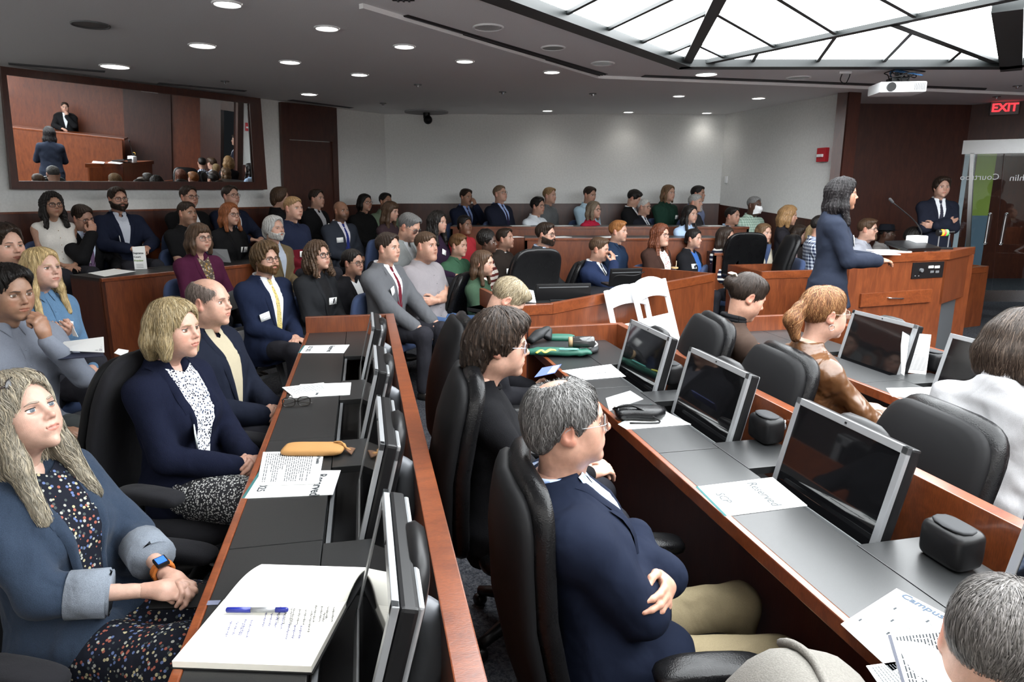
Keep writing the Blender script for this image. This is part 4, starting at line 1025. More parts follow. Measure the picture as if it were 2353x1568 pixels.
RED = simple('alarm_red', (.42,.01,.02), .4); MB().box(RN*.03, (.15,.06,.17), Rw, .006).build('alarm_body', RED, fa); MB().box(RN*.07 - np.array((0,0,.01)), (.09,.03,.035), Rw, .004).build('strobe_lens', WHITEP, fa)
p = atp(1670, 413, RP, RN); ws = tag(MB().box(p + RN*.012, (.05,.024,.10), Rw, .003).build('wall_sensor', WHITEP), 'tiny white sensor box on right wall above wainscot', 'sensor'); 
# projector under the ceiling
p = at(2060, 205, 2.66); pj = empty('projector', p, math.radians(-8), 'white ceiling projector with dark cables on a mount', 'projector')
MB().box((0,0,0), (.42,.32,.10), None, .02).build('projector_body', WHITEP, pj, True)
for k in range(7): MB().box((.10 + .014*k, -.161, 0), (.006,.006,.06)).build('vent_slot', GREYP, pj)
MB().cyl((-.11,-.15,0), (-.11,-.185,0), .04, n=18).build('projector_lens', BLACKP, pj); MB().box((0,0,.075), (.16,.16,.05), None, .01).build('mount_plate', BLACKP, pj); MB().cyl((0,0,.08), (0,0,.19), .03).build('mount_pole', GREYP, pj); MB().box((0,0,.185), (.5,.06,.012)).build('ceiling_bracket', WHITEP, pj)
rs = np.random.RandomState(3)
for k in range(9):
    q = [(rs.uniform(-.17,.15), rs.uniform(-.15,.1), .05), (rs.uniform(-.2,.2), rs.uniform(-.2,.1), .10 + rs.rand()*.06), (rs.uniform(-.2,.2), rs.uniform(-.2,.1), .08 + rs.rand()*.08), (rs.uniform(-.05,.05), 0, .18)]
    pc = Pc(); tube(pc, polyline(q, 20), .005, 5); pobj('cable', pc, simple('cable_blue', (.02,.10,.25), .4) if k == 0 else BLACKP, pj)
p = at(1940, 165, CZ); hk = empty('cable_hook', p, 0, 'loose cable hanging from ceiling outlet left of projector', 'cable'); MB().box((0,0,-.01), (.12,.06,.02)).build('outlet_plate', WHITEP, hk); pc = Pc(); tube(pc, polyline([(-.02,0,-.02), (-.03,0,-.08), (.02,0,-.11), (.05,0,-.06), (.06,0,-.02)], 20), .005, 5); pobj('cable', pc, BLACKP, hk)
# dome camera
p = at(980, 256, CZ); dc = empty('ceiling_camera', p, 0, 'dark video camera on round white plate in ceiling by back wall', 'camera'); MB().cyl((0,0,-.02), (0,0,0), .32, n=32).build('round_plate', simple('plate_grey', (.25,.25,.26), .7), dc); MB().cyl((0,0,-.10), (0,0,-.02), .05).build('camera_stem', BLACKP, dc)
pc = Pc(); ball(pc, (.02,-.02,-.12), .065, n=18, m=12); pobj('camera_head', pc, BLACKP, dc)
# ------------------------------------------------------------------ chairs
def mk_chair_parts(mat, arms=True, bw=.255, bh=.34):
    D = {}
    def bend(V):
        V = V.copy(); z = (V[:, 2] + bh)/(2*bh); V[:, 1] += -.05*np.sin(z*3.0) + .05*(V[:, 0]/bw)**2; V[:, 0] *= 1 - .10*np.abs(z - .45)**1.5; return V
    D['backrest'] = mesh_from('backrest', super_pad(Pc(), bw, .040, bh, .42, .55, 36, 15, bend, rotm(-13, 0, 0), (0, -.255, .80)))
    D['back_shell'] = mesh_from('back_shell', super_pad(Pc(), bw*.985, .030, bh*.985, .42, .5, 36, 13, bend, rotm(-13, 0, 0), (0, -.306, .79)))
    D['seat'] = mesh_from('seat', super_pad(Pc(), .26, .055, .25, .45, .6, 32, 13, None, rotm(90, 0, 0), (0, .0, .45)))
    pc = Pc(); tube(pc, polyline([(0, -.10, .40), (0, -.27, .40), (0, -.33, .46), (0, -.325, .62)], 14), .028, 8, flat=.5); D['back_bar'] = mesh_from('back_bar', pc)
    pc = Pc(); tube(pc, [(0,0,.10), (0,0,.26), (0,0,.27), (0,0,.41)], [.032,.032,.022,.022], 12); D['gas_column'] = mesh_from('gas_column', pc)
    pc = Pc()
    for k in range(5):
        a = k*2*math.pi/5 + .3; tube(pc, polyline([(0,0,.115), (.15*math.cos(a), .15*math.sin(a), .10), (.29*math.cos(a), .29*math.sin(a), .065)], 8), [.034,.033,.031,.029,.027,.025,.022,.020], 8)
    D['star_base'] = mesh_from('star_base', pc)
    pc = Pc(); tube(pc, [(-.022,0,0), (-.012,0,0), (.012,0,0), (.022,0,0)], [.02,.026,.026,.02], 12); D['caster'] = mesh_from('caster', pc)
    if arms:
        for sg, nm in ((-1, 'armrest'), (1, 'armrest.r')):
            bA = lambda V: np.stack([V[:, 0], V[:, 1] - .05*np.maximum(0, (V[:, 2] - .02))*1.2 - .25*np.maximum(0, -V[:, 2] - .06)**1.3, V[:, 2]], 1)
            D[nm] = mesh_from('armrest', super_pad(Pc(), .048, .027, .145, .5, .6, 24, 11, bA, np.array([[1,0,0],[0,0,1],[0,1,0]]), (sg*.30, .035, .655)))
            pc = Pc(); tube(pc, polyline([(sg*.20,.02,.41), (sg*.29,.02,.42), (sg*.305,.0,.50), (sg*.30,.0,.635)], 14), .022, 8, flat=.6); D['arm_post' + nm[7:]] = mesh_from('arm_post', pc)
    for k, m in D.items(): m.materials.append(SHELLB if k == 'back_shell' else mat if k in ('backrest', 'seat') or k.startswith('armrest') else BLACKP)
    return D
LCH = mk_chair_parts(BLACKL); FCH = mk_chair_parts(CHAIRF, bw=.245, bh=.33)
def office_chair(parts, loc, yaw, label, group='office chairs at the desks', lift=0., lean=0.):
    e = empty('office_chair', loc, math.radians(yaw), label, 'chair', group)
    for k, m in parts.items():
        if k == 'caster':
            for i in range(5):
                a = i*2*math.pi/5 + .3; c = bpy.data.objects.new('caster', m); SC.collection.objects.link(c); c.parent = e; c.location = (.29*math.cos(a), .29*math.sin(a), .026); c.rotation_euler = (0, 0, a + 1.2)
            continue
        o = bpy.data.objects.new(k.split('.')[0], m); SC.collection.objects.link(o); o.parent = e
        if k not in ('gas_column', 'star_base'): o.location.z = lift
        if k in ('backrest', 'back_shell') and lean:  # the back reclines about its lower end
            pv = Vector((0, -.2, .5)); o.rotation_euler.x = math.radians(lean); o.location += pv - Matrix.Rotation(math.radians(lean), 3, 'X') @ pv
    return e
# fixed seats of the rear rows
def seat_parts():
    D = {}
    bend = lambda V: np.stack([V[:, 0], V[:, 1] + .25*V[:, 0]**2 + .15*V[:, 2]**2, V[:, 2]], 1)
    D['backrest'] = mesh_from('backrest', super_pad(Pc(), .235, .04, .21, .4, .5, 24, 11, bend, rotm(-10, 0, 0), (0,-.235,.66))); D['seat'] = mesh_from('seat', super_pad(Pc(), .235, .045, .22, .4, .5, 24, 11, None, rotm(90, 0, 0), (0,0,.44)))
    pc = Pc(); tube(pc, [(0,0,.0), (0,0,.02), (0,0,.021), (0,0,.41)], [.14,.13,.03,.03], 14); D['pedestal'] = mesh_from('pedestal', pc)
    pc = Pc(); tube(pc, polyline([(0,-.05,.40), (0,-.25,.41), (0,-.285,.5), (0,-.265,.6)], 10), .025, 8, flat=.5); D['back_bar'] = mesh_from('back_bar', pc)
    for k, m in D.items(): m.materials.append(BLUEF if k in ('backrest', 'seat') else BLACKP)
    return D
SEAT = seat_parts()
def row_seat(loc, yaw, label):
    e = empty('audience_chair', loc, math.radians(yaw), label, 'chair', 'blue chairs of the rear rows')
    for k, m in SEAT.items():
        o = bpy.data.objects.new(k, m); SC.collection.objects.link(o); o.parent = e
    return e
# ------------------------------------------------------------------ long desks with sunken monitors
def long_desk(name, O, ang, w, y0, y1, zt, zr, wells, seams, label, rail=.058, endz=None, xm=.27, panels=True):
    """local +Y runs along the desk, +X across it towards the rail"""
    e = empty(name, (O[0], O[1], 0), math.radians(ang), label, 'desk')
    MB().box((.011, (y0+y1)/2, zt - .02), (.022, y1 - y0, .045), None, .004).build('front_edge', CHERRY_H, e)
    s = sorted(set([y0, y1] + list(seams)))
    for a, b in zip(s[:-1], s[1:]): MB().box(((.022 + xm)/2, (a+b)/2, zt - .012), (xm - .024, b - a - .004, .025), None, .0015).build('desk_top', LAMIN, e)
    x2 = w - rail - .075; a = y0
    for (p, q) in sorted(wells) + [(y1, y1)]:
        if p - a > .02: MB().box(((xm + x2)/2, (a+p)/2, zt - .012), (x2 - xm - .004, p - a - .004, .025), None, .0015).build('desk_top', LAMIN, e)
        if q > p: MB().box((xm + .012, (p+q)/2, zt - .02), (.012, q - p, .012)).build('well_rim', GREYP, e)
        a = q
    MB().box(((xm + w - rail)/2, (y0+y1)/2, zt - .22), (w - rail - xm, y1 - y0, .02)).build('well_floor', WELL, e)
    MB().box((xm - .004, (y0+y1)/2, zt - .12), (.008, y1 - y0, .18)).build('well_side', WELL, e)
    MB().box((w - rail/2, (y0+y1)/2, (FZ + zr)/2), (rail, y1 - y0, zr - FZ), None, .003).build('rail_panel', CHERRY_H, e)
    MB().box((xm - .03, (y0+y1)/2, (FZ + zt - .24)/2), (.02, y1 - y0, zt - .24 - FZ)).build('modesty_panel', CHERRY_DK, e)
    MB().box((w/2, y1 + .02, ((endz or zr) + FZ)/2), (w, .04, (endz or zr) - FZ), None, .003).build('end_panel', CHERRY, e)
    return e
MONW, MONH = .48, .345
def mon_parts():
    D = {}
    def fr(mb):                                       # bezel ring
        for (y, z, a, b) in ((0, MONH - .011, MONW, .022), (0, .02, MONW, .04), (-MONW/2 + .011, MONH/2, .022, MONH), (MONW/2 - .011, MONH/2, .022, MONH)): mb.box((-.004, y, z), (.014, a, b), None, .002)
        return mb
    me = lambda o: (lambda m: (bpy.data.objects.remove(o), m)[1])(o.data)
    D['bezel'] = me(fr(MB()).build('bezel', SILVER)); D['screen'] = me(MB().box((-.0035, 0, MONH/2 + .01), (.009, MONW - .04, MONH - .05)).build('screen', SCREEN)); D['webcam'] = me(MB().box((-.0115, 0, MONH - .011), (.002, .008, .006)).build('webcam', BLACKP))
    D['casing'] = me(MB().box((.022, 0, MONH/2), (.034, MONW - .004, MONH - .004), None, .008).build('casing', BLACKP))
    D['rear_band'] = me(MB().box((.044, 0, MONH - .03), (.012, MONW - .03, .05), None, .005).box((.044, -MONW/2 + .04, MONH/2), (.012, .05, MONH - .03), None, .005).box((.044, MONW/2 - .04, MONH/2), (.012, .05, MONH - .03), None, .005).build('rear_band', SILVER))
    pc = Pc(); super_pad(pc, .13, .032, .19, .5, .6, 24, 9, None, np.array([[0,1,0],[1,0,0],[0,0,1]]), (.052, 0, .17)); D['rear_hump'] = mesh_from('rear_hump', pc); D['rear_hump'].materials.append(BLACKP)
    pc = Pc(); tube(pc, polyline([(.07,0,.20), (.12,0,.17), (.135,0,.06), (.13,0,-.06)], 14), .024, 10, flat=1.5); D['stand_arm'] = mesh_from('stand_arm', pc); D['stand_arm'].materials.append(simple('arm_grey', (.10,.105,.115), .5, .2))
    return D
MON = mon_parts()
def monitor(desk, x, y, z, label, tilt=14., group='silver-framed desk monitors'):
    Rz = desk.rotation_euler.z; p = Matrix.Rotation(Rz, 3, 'Z') @ Vector((x, y, z)) + desk.location
    e = empty('desk_monitor', p, Rz, label, 'monitor', group); e.rotation_euler = Matrix(Rz and (Matrix.Rotation(Rz, 3, 'Z') @ Matrix.Rotation(math.radians(tilt), 3, 'Y'))).to_euler()
    for k, m in MON.items():
        o = bpy.data.objects.new(k, m); SC.collection.objects.link(o); o.parent = e
    return e
def desk_local(desk, p):
    return Matrix.Rotation(-desk.rotation_euler.z, 3, 'Z') @ (Vector(p) - desk.location)
OL = at(385, 1568, .75); L4 = at(690, 800, .75); dl = L4 - OL; angL = math.degrees(math.atan2(-dl[0], dl[1])); ZL = .75
OR = at(1950, 1440, .78); R0 = at(1270, 840, .78); drr = R0 - OR; angR = math.degrees(math.atan2(-drr[0], drr[1])); ZR = .78
def loc_of(O, ang, px, py, z):
    p = at(px, py, z) - O; a = math.radians(ang); return p[0]*math.cos(a) + p[1]*math.sin(a), -p[0]*math.sin(a) + p[1]*math.cos(a)
yfar = [loc_of(OL, angL, x, y, 1.02)[1] for x, y in ((861,1122),(862,905),(840,790),(829,716))]
deskL = long_desk('left_desk', OL, angL, loc_of(OL, angL, 1040, 1250, .86)[0], -.9, loc_of(OL, angL, 700, 730, .86)[1], ZL, .86, [(y - MONW - .03, y + .03) for y in yfar], [-.3, .52, 1.36, 2.15], 'long black-topped desk with cherry rail along left front row')
for y, t in zip(yfar, ('nearest the camera', 'second from the camera', 'third from the camera', 'at the far end')): monitor(deskL, .365, y - MONW/2, ZL - .07, 'black monitor seen edge-on at left desk, ' + t)
yR = [(loc_of(OR, angR, a, b, 1.05)[1]) for a, b in ((1418,727),(1592,787),(1832,900),(2310,1150))]
WR_ = loc_of(OR, angR, 2188, 1114, .88)[0]
deskR = long_desk('middle_desk', OR, angR, WR_, -1.0, loc_of(OR, angR, 1228, 753, .88)[1] , ZR, .88, [(y - MONW - .02, y + .02) for y in yR], [-.42, loc_of(OR, angR, 1502, 1043, ZR)[1], 1.85], 'long black-topped desk with cherry rail in the middle row', .05, None, .26)
for y, t in zip(yR, ('by the green bag', 'beside the black handbag', 'beside the sheet marked Reserved', 'behind the grey-haired head at right edge')): monitor(deskR, .335, y - MONW/2, ZR - .085, 'silver-framed dark monitor on middle desk ' + t)
OT = at(2046, 910, .78); T1 = at(1987, 879, .78)
deskT = long_desk('right_desk', OT, 12., WR_, -1.6, loc_of(OT, 12., 1725, 728, .88)[1], .78, .88, [(y - MONW - .02, y + .02) for y in (loc_of(OT, 12., 2050, 742, 1.05)[1] + MONW, loc_of(OT, 12., 2188, 757, 1.05)[1])], [.22, 1.1], 'black-topped desk with cherry rail in the row before the lectern', .05, None, .26)
yE = [loc_of(OT, 12., 2050, 742, 1.05)[1] + MONW, loc_of(OT, 12., 2188, 757, 1.05)[1]]
for y, t in zip(yE, ('in front of the woman in brown leather', 'beside the folded tent card')): monitor(deskT, .335, y - MONW/2, .78 - .085, 'silver-framed dark monitor on right desk ' + t)
# black desk loudspeakers / microphone pods
def pod(desk, px, py, z, label):
    p = at(px, py, z); e = empty('desk_speaker', p, desk.rotation_euler.z, label, 'speaker', 'black desk speakers')
    pc = Pc(); super_pad(pc, .068, .045, .050, .35, .45, 26, 11, lambda V: np.stack([V[:, 0], V[:, 1], V[:, 2] + .12*V[:, 1]], 1), np.array([[0,1,0],[1,0,0],[0,0,1]]), (0, 0, .052)); pobj('speaker_body', pc, BLACKP, e)
    pc = Pc(); super_pad(pc, .055, .034, .006, .5, .8, 20, 7, None, np.array([[0,1,0],[1,0,0],[0,0,1]]), (.0, 0, .101)); pobj('top_cap', pc, simple('speaker_grey', (.03,.031,.033), .6, 0., .12), e)
    MB().cyl((.04,0,.05), (.075,0,.05), .016).build('rear_socket', GREYP, e); pc = Pc(); tube(pc, polyline([(.07,0,.05), (.10,.03,.06), (.10,.08,.03), (.08,.14,.004)], 16), .003, 5); pobj('cable', pc, WHITEP, e)
pod(deskR, 1540, 880, ZR, 'black desk speaker between first two monitors of middle desk'); pod(deskR, 1758, 1012, ZR, 'black desk speaker left of largest dark monitor'); pod(deskR, 2180, 1290, ZR, 'large black desk speaker at lower right of middle desk'); pod(deskT, 2140, 850, .78, 'black desk speaker behind the folded tent card')
# ------------------------------------------------------------------ chairs at these desks (sitters face across the desk)
def chair_on(desk, x, y, label, parts=LCH, turn=0., lift=0., lean=0.):
    p = Matrix.Rotation(desk.rotation_euler.z, 3, 'Z') @ Vector((x, y, 0)) + desk.location
    return office_chair(parts, (p.x, p.y, FZ), math.degrees(desk.rotation_euler.z) - 90 + turn, label, lift=lift, lean=lean)
# ------------------------------------------------------------------ tables of the well
def box_table(name, front, depth, zt, label, mat=CHERRY, top=LAMIN, th=.04, rail=.08):
    """front: polyline of the outer face seen from above; the table body lies behind it"""
    F = [np.array(p[:2], float) for p in front]; o = F[0]; e = empty(name, (o[0], o[1], 0), 0, label, 'table')
    B = []
    for i, p in enumerate(F):
        d = nrm(F[min(i+1, len(F)-1)] - F[max(i-1, 0)]); B.append(p + np.array((-d[1], d[0]))*depth)
    for i in range(len(F)-1):
        a, b, d = F[i] - o, F[i+1] - o, nrm(F[i+1] - F[i]); n = np.array((-d[1], d[0]))
        MB().prism([a, b, b + n*th, a + n*th], FZ, zt - rail).build('front_panel', mat, e)
        MB().prism([a - n*.006, b - n*.006, b + n*(th + .004), a + n*(th + .004)], zt - rail + .004, zt, .003).build('top_rail', CHERRY_H, e)
        MB().prism([a + n*th, b + n*th, B[i+1] - o, B[i] - o], zt - .17, zt - .14).build('table_top', top, e)
    for i in (0, -1):
        a, b = F[i] - o, B[i] - o; d = nrm(b - a); n = np.array((d[1], -d[0]))*th*(1 if i == 0 else -1); MB().prism([a, b, b - n, a - n], FZ, zt).build('end_panel', mat, e)
    return e
Fc = [at(1196,702,.90), at(1270,698,.90), at(1640,629,.90)]
counsel = box_table('counsel_table', Fc, .95, .90, 'angled cherry counsel table behind the white folding chairs')
Fj = [at(1677,609,.90), at(1751,624,.90), at(1900,620,.90), at(1990,612,.90)]
counsel2 = box_table('counsel_table', Fj, .75, .90, 'cherry table behind the standing speaker at the lectern')
bench = box_table('side_table', [at(2100,640,.80), at(2212,616,.80), at(2268,612,.80)], .8, .80, 'low cherry table behind and right of the lectern')
# rear desks
def row_desk(front, zt, fz, label, depth=.5):
    F = [np.array(p[:2], float) for p in front]; o = F[0]; e = empty('row_desk', (o[0], o[1], 0), 0, label, 'desk', 'cherry desks of the rear rows')
    for i in range(len(F)-1):
        a, b, d = F[i] - o, F[i+1] - o, nrm(F[i+1] - F[i]); n = np.array((-d[1], d[0]))
        MB().prism([a, b, b + n*.03, a + n*.03], FZ, zt - .03).build('front_panel', CHERRY, e); MB().prism([a - n*.015, b - n*.015, b + n*.02, a + n*.02], zt - .03, zt, .004).build('front_edge', CHERRY_H, e)
        MB().prism([a + n*.02, b + n*.02, b + n*depth, a + n*depth], zt - .03, zt - .002).build('desk_top', LAMIN, e)
    for i in (0, -1):
        d = nrm(F[1] - F[0]) if i == 0 else nrm(F[-1] - F[-2]); n = np.array((-d[1], d[0])); a = F[i] - o; s = d*.03*(1 if i == 0 else -1); MB().prism([a, a + s, a + s + n*depth, a + n*depth], FZ, zt - .03).build('end_panel', CHERRY_DK, e)
    return e
row_desk([at(231,640,1.0), at(398,623,1.0), at(660,598,1.0), at(700,594,1.0)], 1.0, .25, 'cherry row desk at left with tent card on it')
row_desk([at(60,583,1.13), at(345,560,1.13), at(520,551,1.13)], 1.13, .42, 'cherry row desk at left under the mirror', .34)
row_desk([atd(1206,547,8.3), atd(1660,547,8.3)], float(atd(1206,547,8.3)[2]), .25, 'cherry row desk across the middle of the rear rows')
row_desk([atd(1035,523,9.25), atd(1722,514,9.25)], float(atd(1300,521,9.25)[2]), .44, 'cherry row desk of the last row before back wall')
row_desk([atd(1640,598,8.0), atd(1700,560,8.0) + np.array((0,0,0))], 1.0, .25, 'short cherry row desk at right of rear rows')
# tiers
tier('floor_tier', [at(228,640,1.0)[:2] + (.05,.1), (-1.1,7.6), (-.2,8.0), (3.4,8.0), (3.25,10.9), (-1.95,10.9), (-6.5,4.4), (-4.6,4.2)], .25)
tier('floor_tier', [(-4.2,5.6), (-1.6,8.6), (-.4,9.05), (3.6,9.05), (3.25,10.9), (-1.95,10.9), (-6.4,4.5)], .44)
# ------------------------------------------------------------------ lectern
P = [at(1945,588,1.16), at(2184,578,1.16), at(2242,567,1.16)]; o = P[0]; le = empty('lectern', (o[0], o[1], FZ), 0, 'large cherry lectern with control plate and drawer before the speaker', 'lectern')
fa_ = nrm((P[1] - P[0])*np.array((1,1,0))); fn = np.array((-fa_[1], fa_[0], 0.)); sd = nrm((P[2] - P[1])*np.array((1,1,0))); W_ = np.linalg.norm((P[1]-P[0])[:2]); S_ = np.linalg.norm((P[2]-P[1])[:2])
q0, q1, q2, q3 = np.zeros(3), fa_*W_, fa_*W_ + sd*S_, fn*.62
q3 = q2 - fa_*W_*1.0
H_ = 1.16 - FZ
MB().prism([q[:2] for q in (q0, q1, q2, q3)], H_ - .075, H_, .004).build('lectern_top', CHERRY_H, le)
ins = lambda q: (q - (q0+q1+q2+q3)/4)*.94 + (q0+q1+q2+q3)/4
b0, b1, b2, b3 = [ins(q) for q in (q0, q1, q2, q3)]
MB().prism([q[:2] for q in (b0, b1, b1 + fn*.03, b0 + fn*.03)], 0, H_ - .075).build('side_panel', CHERRY, le)
MB().prism([q[:2] for q in (b3, b2, b2 - fn*.03, b3 - fn*.03)], 0, H_ - .075).build('side_panel', CHERRY, le); MB().prism([q[:2] for q in (b0 + fn*.03, b3, b3 + fa_*.03, b0 + fn*.03 + fa_*.03)], 0, H_ - .075).build('back_panel', CHERRY, le)
hz = .62
MB().prism([q[:2] for q in (b1, b2, b2 - fa_*.03, b1 - fa_*.03)], hz, H_ - .075).build('front_panel', CHERRY, le); MB().prism([q[:2] for q in (b2 - sd*.08, b2, b2 - fa_*.03, b2 - sd*.08 - fa_*.03)], 0, hz).build('front_post', CHERRY, le)
MB().prism([q[:2] for q in (b1 + sd*.02 - fa_*.10, b2 - sd*.06 - fa_*.10, b2 - sd*.06 - fa_*.12, b1 + sd*.02 - fa_*.12)], 0, hz).build('knee_hole_back', simple('knee_grey', (.05,.055,.06), .7), le)
Rl_ = np.stack([fa_, fn, (0,0,1)], 1)
def onlect(px, py): return atp(px, py, o + b0*np.array((1,1,0)), fn) - np.array((o[0], o[1], FZ))
def lbox(name, x0, y0, x1, y1, th, mat, bev=.002, out=0., par=None):
    a, b = onlect(x0, y0), onlect(x1, y1); c = (a + b)/2; w = abs((b - a) @ fa_); h = abs(b[2] - a[2]); return MB().box(c - fn*(th/2 + out), (w, th, h), Rl_, bev).build(name, mat, par or le)
cp_ = lbox('control_plate', 2097, 604, 2164, 637, .008, BLACKP); lbox('button', 2132, 611, 2142, 616, .006, WHITEP, .001, .008, cp_); lbox('button', 2146, 611, 2156, 616, .006, WHITEP, .001, .008, cp_)
kn = onlect(2114, 621); MB().cyl(kn, kn - fn*.025, .018).build('volume_knob', GREYP, cp_); 
for x in (2100, 2108): lbox('screw', x, 633, x+2, 635, .002, SILVER, 0, .008, cp_)
lbox('button', 2136, 622, 2143, 627, .004, GREYP, .001, .008, cp_); lbox('button', 2148, 622, 2155, 627, .004, GREYP, .001, .008, cp_)
dw = lbox('drawer', 1976, 675, 2135, 694, .02, CHERRY_H, .003); a, b = onlect(2038, 684), onlect(2068, 685); pc = Pc(); tube(pc, polyline([a, a - fn*.035, b - fn*.035, b], 14), .006, 6); pobj('drawer_pull', pc, STEEL, dw)
# things on the lectern
def box_thing(name, c, d, R, mat, label, cat, bev=.004): return tag(MB().box((0,0,0), d, R, bev).build(name, mat), label, cat)
zl = 1.16
p = at(2100, 555, zl + .005); lm = empty('gooseneck_microphone', at(2104, 573, zl), 0, 'thin gooseneck microphone rising from white base on lectern', 'microphone'); oo = np.array(lm.location)
MB().box((0,0,.065), (.15,.12,.13), Rl_, .012).build('white_base', WHITEP, lm, True); tip = atd(2052, 466, oo[1] - .0) - oo; pc = Pc(); bt = atd(2117,541,oo[1]) - oo; tube(pc, polyline([bt, bt*.9 + np.array((-.005,0,.06)), bt*.55 + tip*.45 + np.array((.03,0,.02)), tip], 22), .0055, 7); pobj('gooseneck', pc, BLACKP, lm)
dt = nrm(tip - (bt*.55 + tip*.45)); pc = Pc(); tube(pc, [tip - dt*.005, tip + dt*.005, tip + dt*.05, tip + dt*.058], [.008,.013,.013,.006], 10); pobj('microphone_capsule', pc, simple('mic_foam', (.02,.02,.022), .9), lm)
tm = empty('timer_light', at(2165, 573, zl), 0, 'small speech timer with yellow red green lamps on lectern', 'timer'); oo = np.array(tm.location); c = atd(2166, 535, oo[1]) - oo
for dxx in (-.045, .05): MB().cyl((dxx, 0, 0), (dxx, 0, c[2]), .006).build('stand_leg', GREYP, tm)
MB().box((0,0,.01), (.16,.08,.02), None, .004).build('timer_foot', BLACKP, tm); MB().cyl(c + np.array((-.05,0,0)), c + np.array((-.02,0,0)), .030).build('timer_body', BLACKP, tm); MB().cyl(c + np.array((.045,0,0)), c + np.array((.11,0,.005)), .012).build('tail', BLACKP, tm)
for i, (nm, cc) in enumerate((('yellow', (.9,.5,.02)), ('red', (.8,.05,.03)), ('green', (.1,.6,.1)))): MB().cyl(c + np.array((-.018 + .021*i,0,0)), c + np.array((.001 + .021*i,0,0)), .031).build('lamp', emis('timer_' + nm, cc, .55), tm)
q = at(2090, 577, zl); box_thing('keyboard_tray', (0,0,0), (.42,.26,.03), Rl_ @ rotm(12,0,0), BLACKP, 'black slanted reading panel on lectern behind papers', 'panel').location = tuple(q + np.array((0.05,.05,.045)))
for px, py, w_, d_, a_, lb_ in ((2042, 577, .30, .22, 4, 'open white binder pages under hands of the speaker'), (2020, 583, .28, .2, -6, 'white notes on lectern edge beside the speaker')):
    s_ = box_thing('papers', (0,0,0), (w_, d_, .008), rotm(0,0,a_), PAPER, lb_, 'paper', .001); s_.location = tuple(at(px, py, zl + .004))
# ------------------------------------------------------------------ white folding chairs leaning on the counsel table
def folding_chair(TL, TR, BL, BR, label, mat=WHITEP, grp='white folding chairs'):
    """corners of the folded chair as points; the seat is folded flat between the legs"""
    TL, TR, BL, BR = [np.array(q, float) for q in (TL, TR, BL, BR)]; o = (BL + BR)/2; e = empty('folding_chair', o, 0, label, 'chair', grp)
    X = nrm(TR - TL); Yd = nrm((TL + TR)/2 - o); N = nrm(np.cross(X, Yd)); N = N if N[1] < 0 else -N; Rf = np.stack([X, N, np.cross(X, N)], 1)
    if Rf[2, 2] < 0: Rf[:, 2] *= -1
    H = np.linalg.norm((TL + TR)/2 - o); w = np.linalg.norm(TR - TL)
    for sg in (-1, 1): MB().box(X*sg*(w/2 - .017) + Yd*H/2, (.034, .036, H), np.stack([X, N, Yd], 1), .006).build('side_rail', mat, e, True)
    pc = Pc(); n_ = 17; u = np.linspace(-1, 1, n_); a = w/2 - .03                     # curved top rail and lower slat
    def slat(z0, z1, arch, nm):
        V = []
        for (f, yy) in ((0, -.010), (1, -.010), (1, .010), (0, .010)):
            V.append([X*a*t + Yd*(H*(z0 if f == 0 else z1) + arch*(1 - t*t)*(.6 if f == 0 else 1.)) + N*yy for t in u])
        pc_ = Pc(); pc_.add(np.array(V).reshape(-1, 3), np.concatenate([gridq(4, n_), np.array([[3*n_ + i, i, i+1, 3*n_ + i + 1] for i in range(n_-1)])]))
        link(nm, mesh_from(nm, pc_, False), mat, e)
    slat(.835, .985, .050, 'top_rail'); 
    MB().box(Yd*H*.49 + N*.012, (w - .075, .032, H*.40), np.stack([X, N, Yd], 1), .008).build('seat_frame', mat, e, True); MB().box(Yd*H*.49 + N*.032, (w - .15, .014, H*.33), np.stack([X, N, Yd], 1), .006).build('seat_pad', simple('white_vinyl', (.74,.75,.77), .45), e, True)
    for sg in (-1, 1): MB().box(X*sg*(w/2 - .055) + Yd*H*.34 + N*.02, (.024, .024, H*.66), np.stack([X, N, Yd], 1), .004).build('rear_leg', mat, e, True); MB().cyl(X*sg*(w/2 - .045) + Yd*H*.30 - N*.0, X*sg*(w/2 - .045) + Yd*H*.30 + N*.045, .008).build('pivot_bolt', STEEL, e)
    MB().box(Yd*H*.18 + N*.02, (w - .09, .018, .03), np.stack([X, N, Yd], 1), .003).build('stretcher', mat, e); MB().box(Yd*H*.26, (w - .06, .018, .03), np.stack([X, N, Yd], 1), .003).build('stretcher', mat, e)
    return e
tn = nrm(np.cross((Fc[2] - Fc[1]), (0,0,1))); tn = tn if tn[1] < 0 else -tn
def leanpt(px, py, off): return atp(px, py, Fc[1] + tn*off, tn)
def foldset(tl, tr, off, foot, hgt, label):
    TL, TR = leanpt(*tl, off), leanpt(*tr, off); X = nrm((TR - TL)*np.array((1,1,0))); TR = TL + X*np.linalg.norm(TR - TL); TR[2] = TL[2] + (leanpt(*tr, off)[2] - TL[2])
    D = tn*foot; k = TL[2] - FZ; folding_chair(TL, TR, TL + D - np.array((0,0,k)), TR + D - np.array((0,0,TR[2] - FZ)), label)
foldset((1390,668), (1480,660), .05, .26, 0, 'white folding chair with curved top rail leaning on table, left one')
foldset((1450,652), (1526,640), .10, .30, 0, 'white folding chair with curved top rail leaning on table, right one')
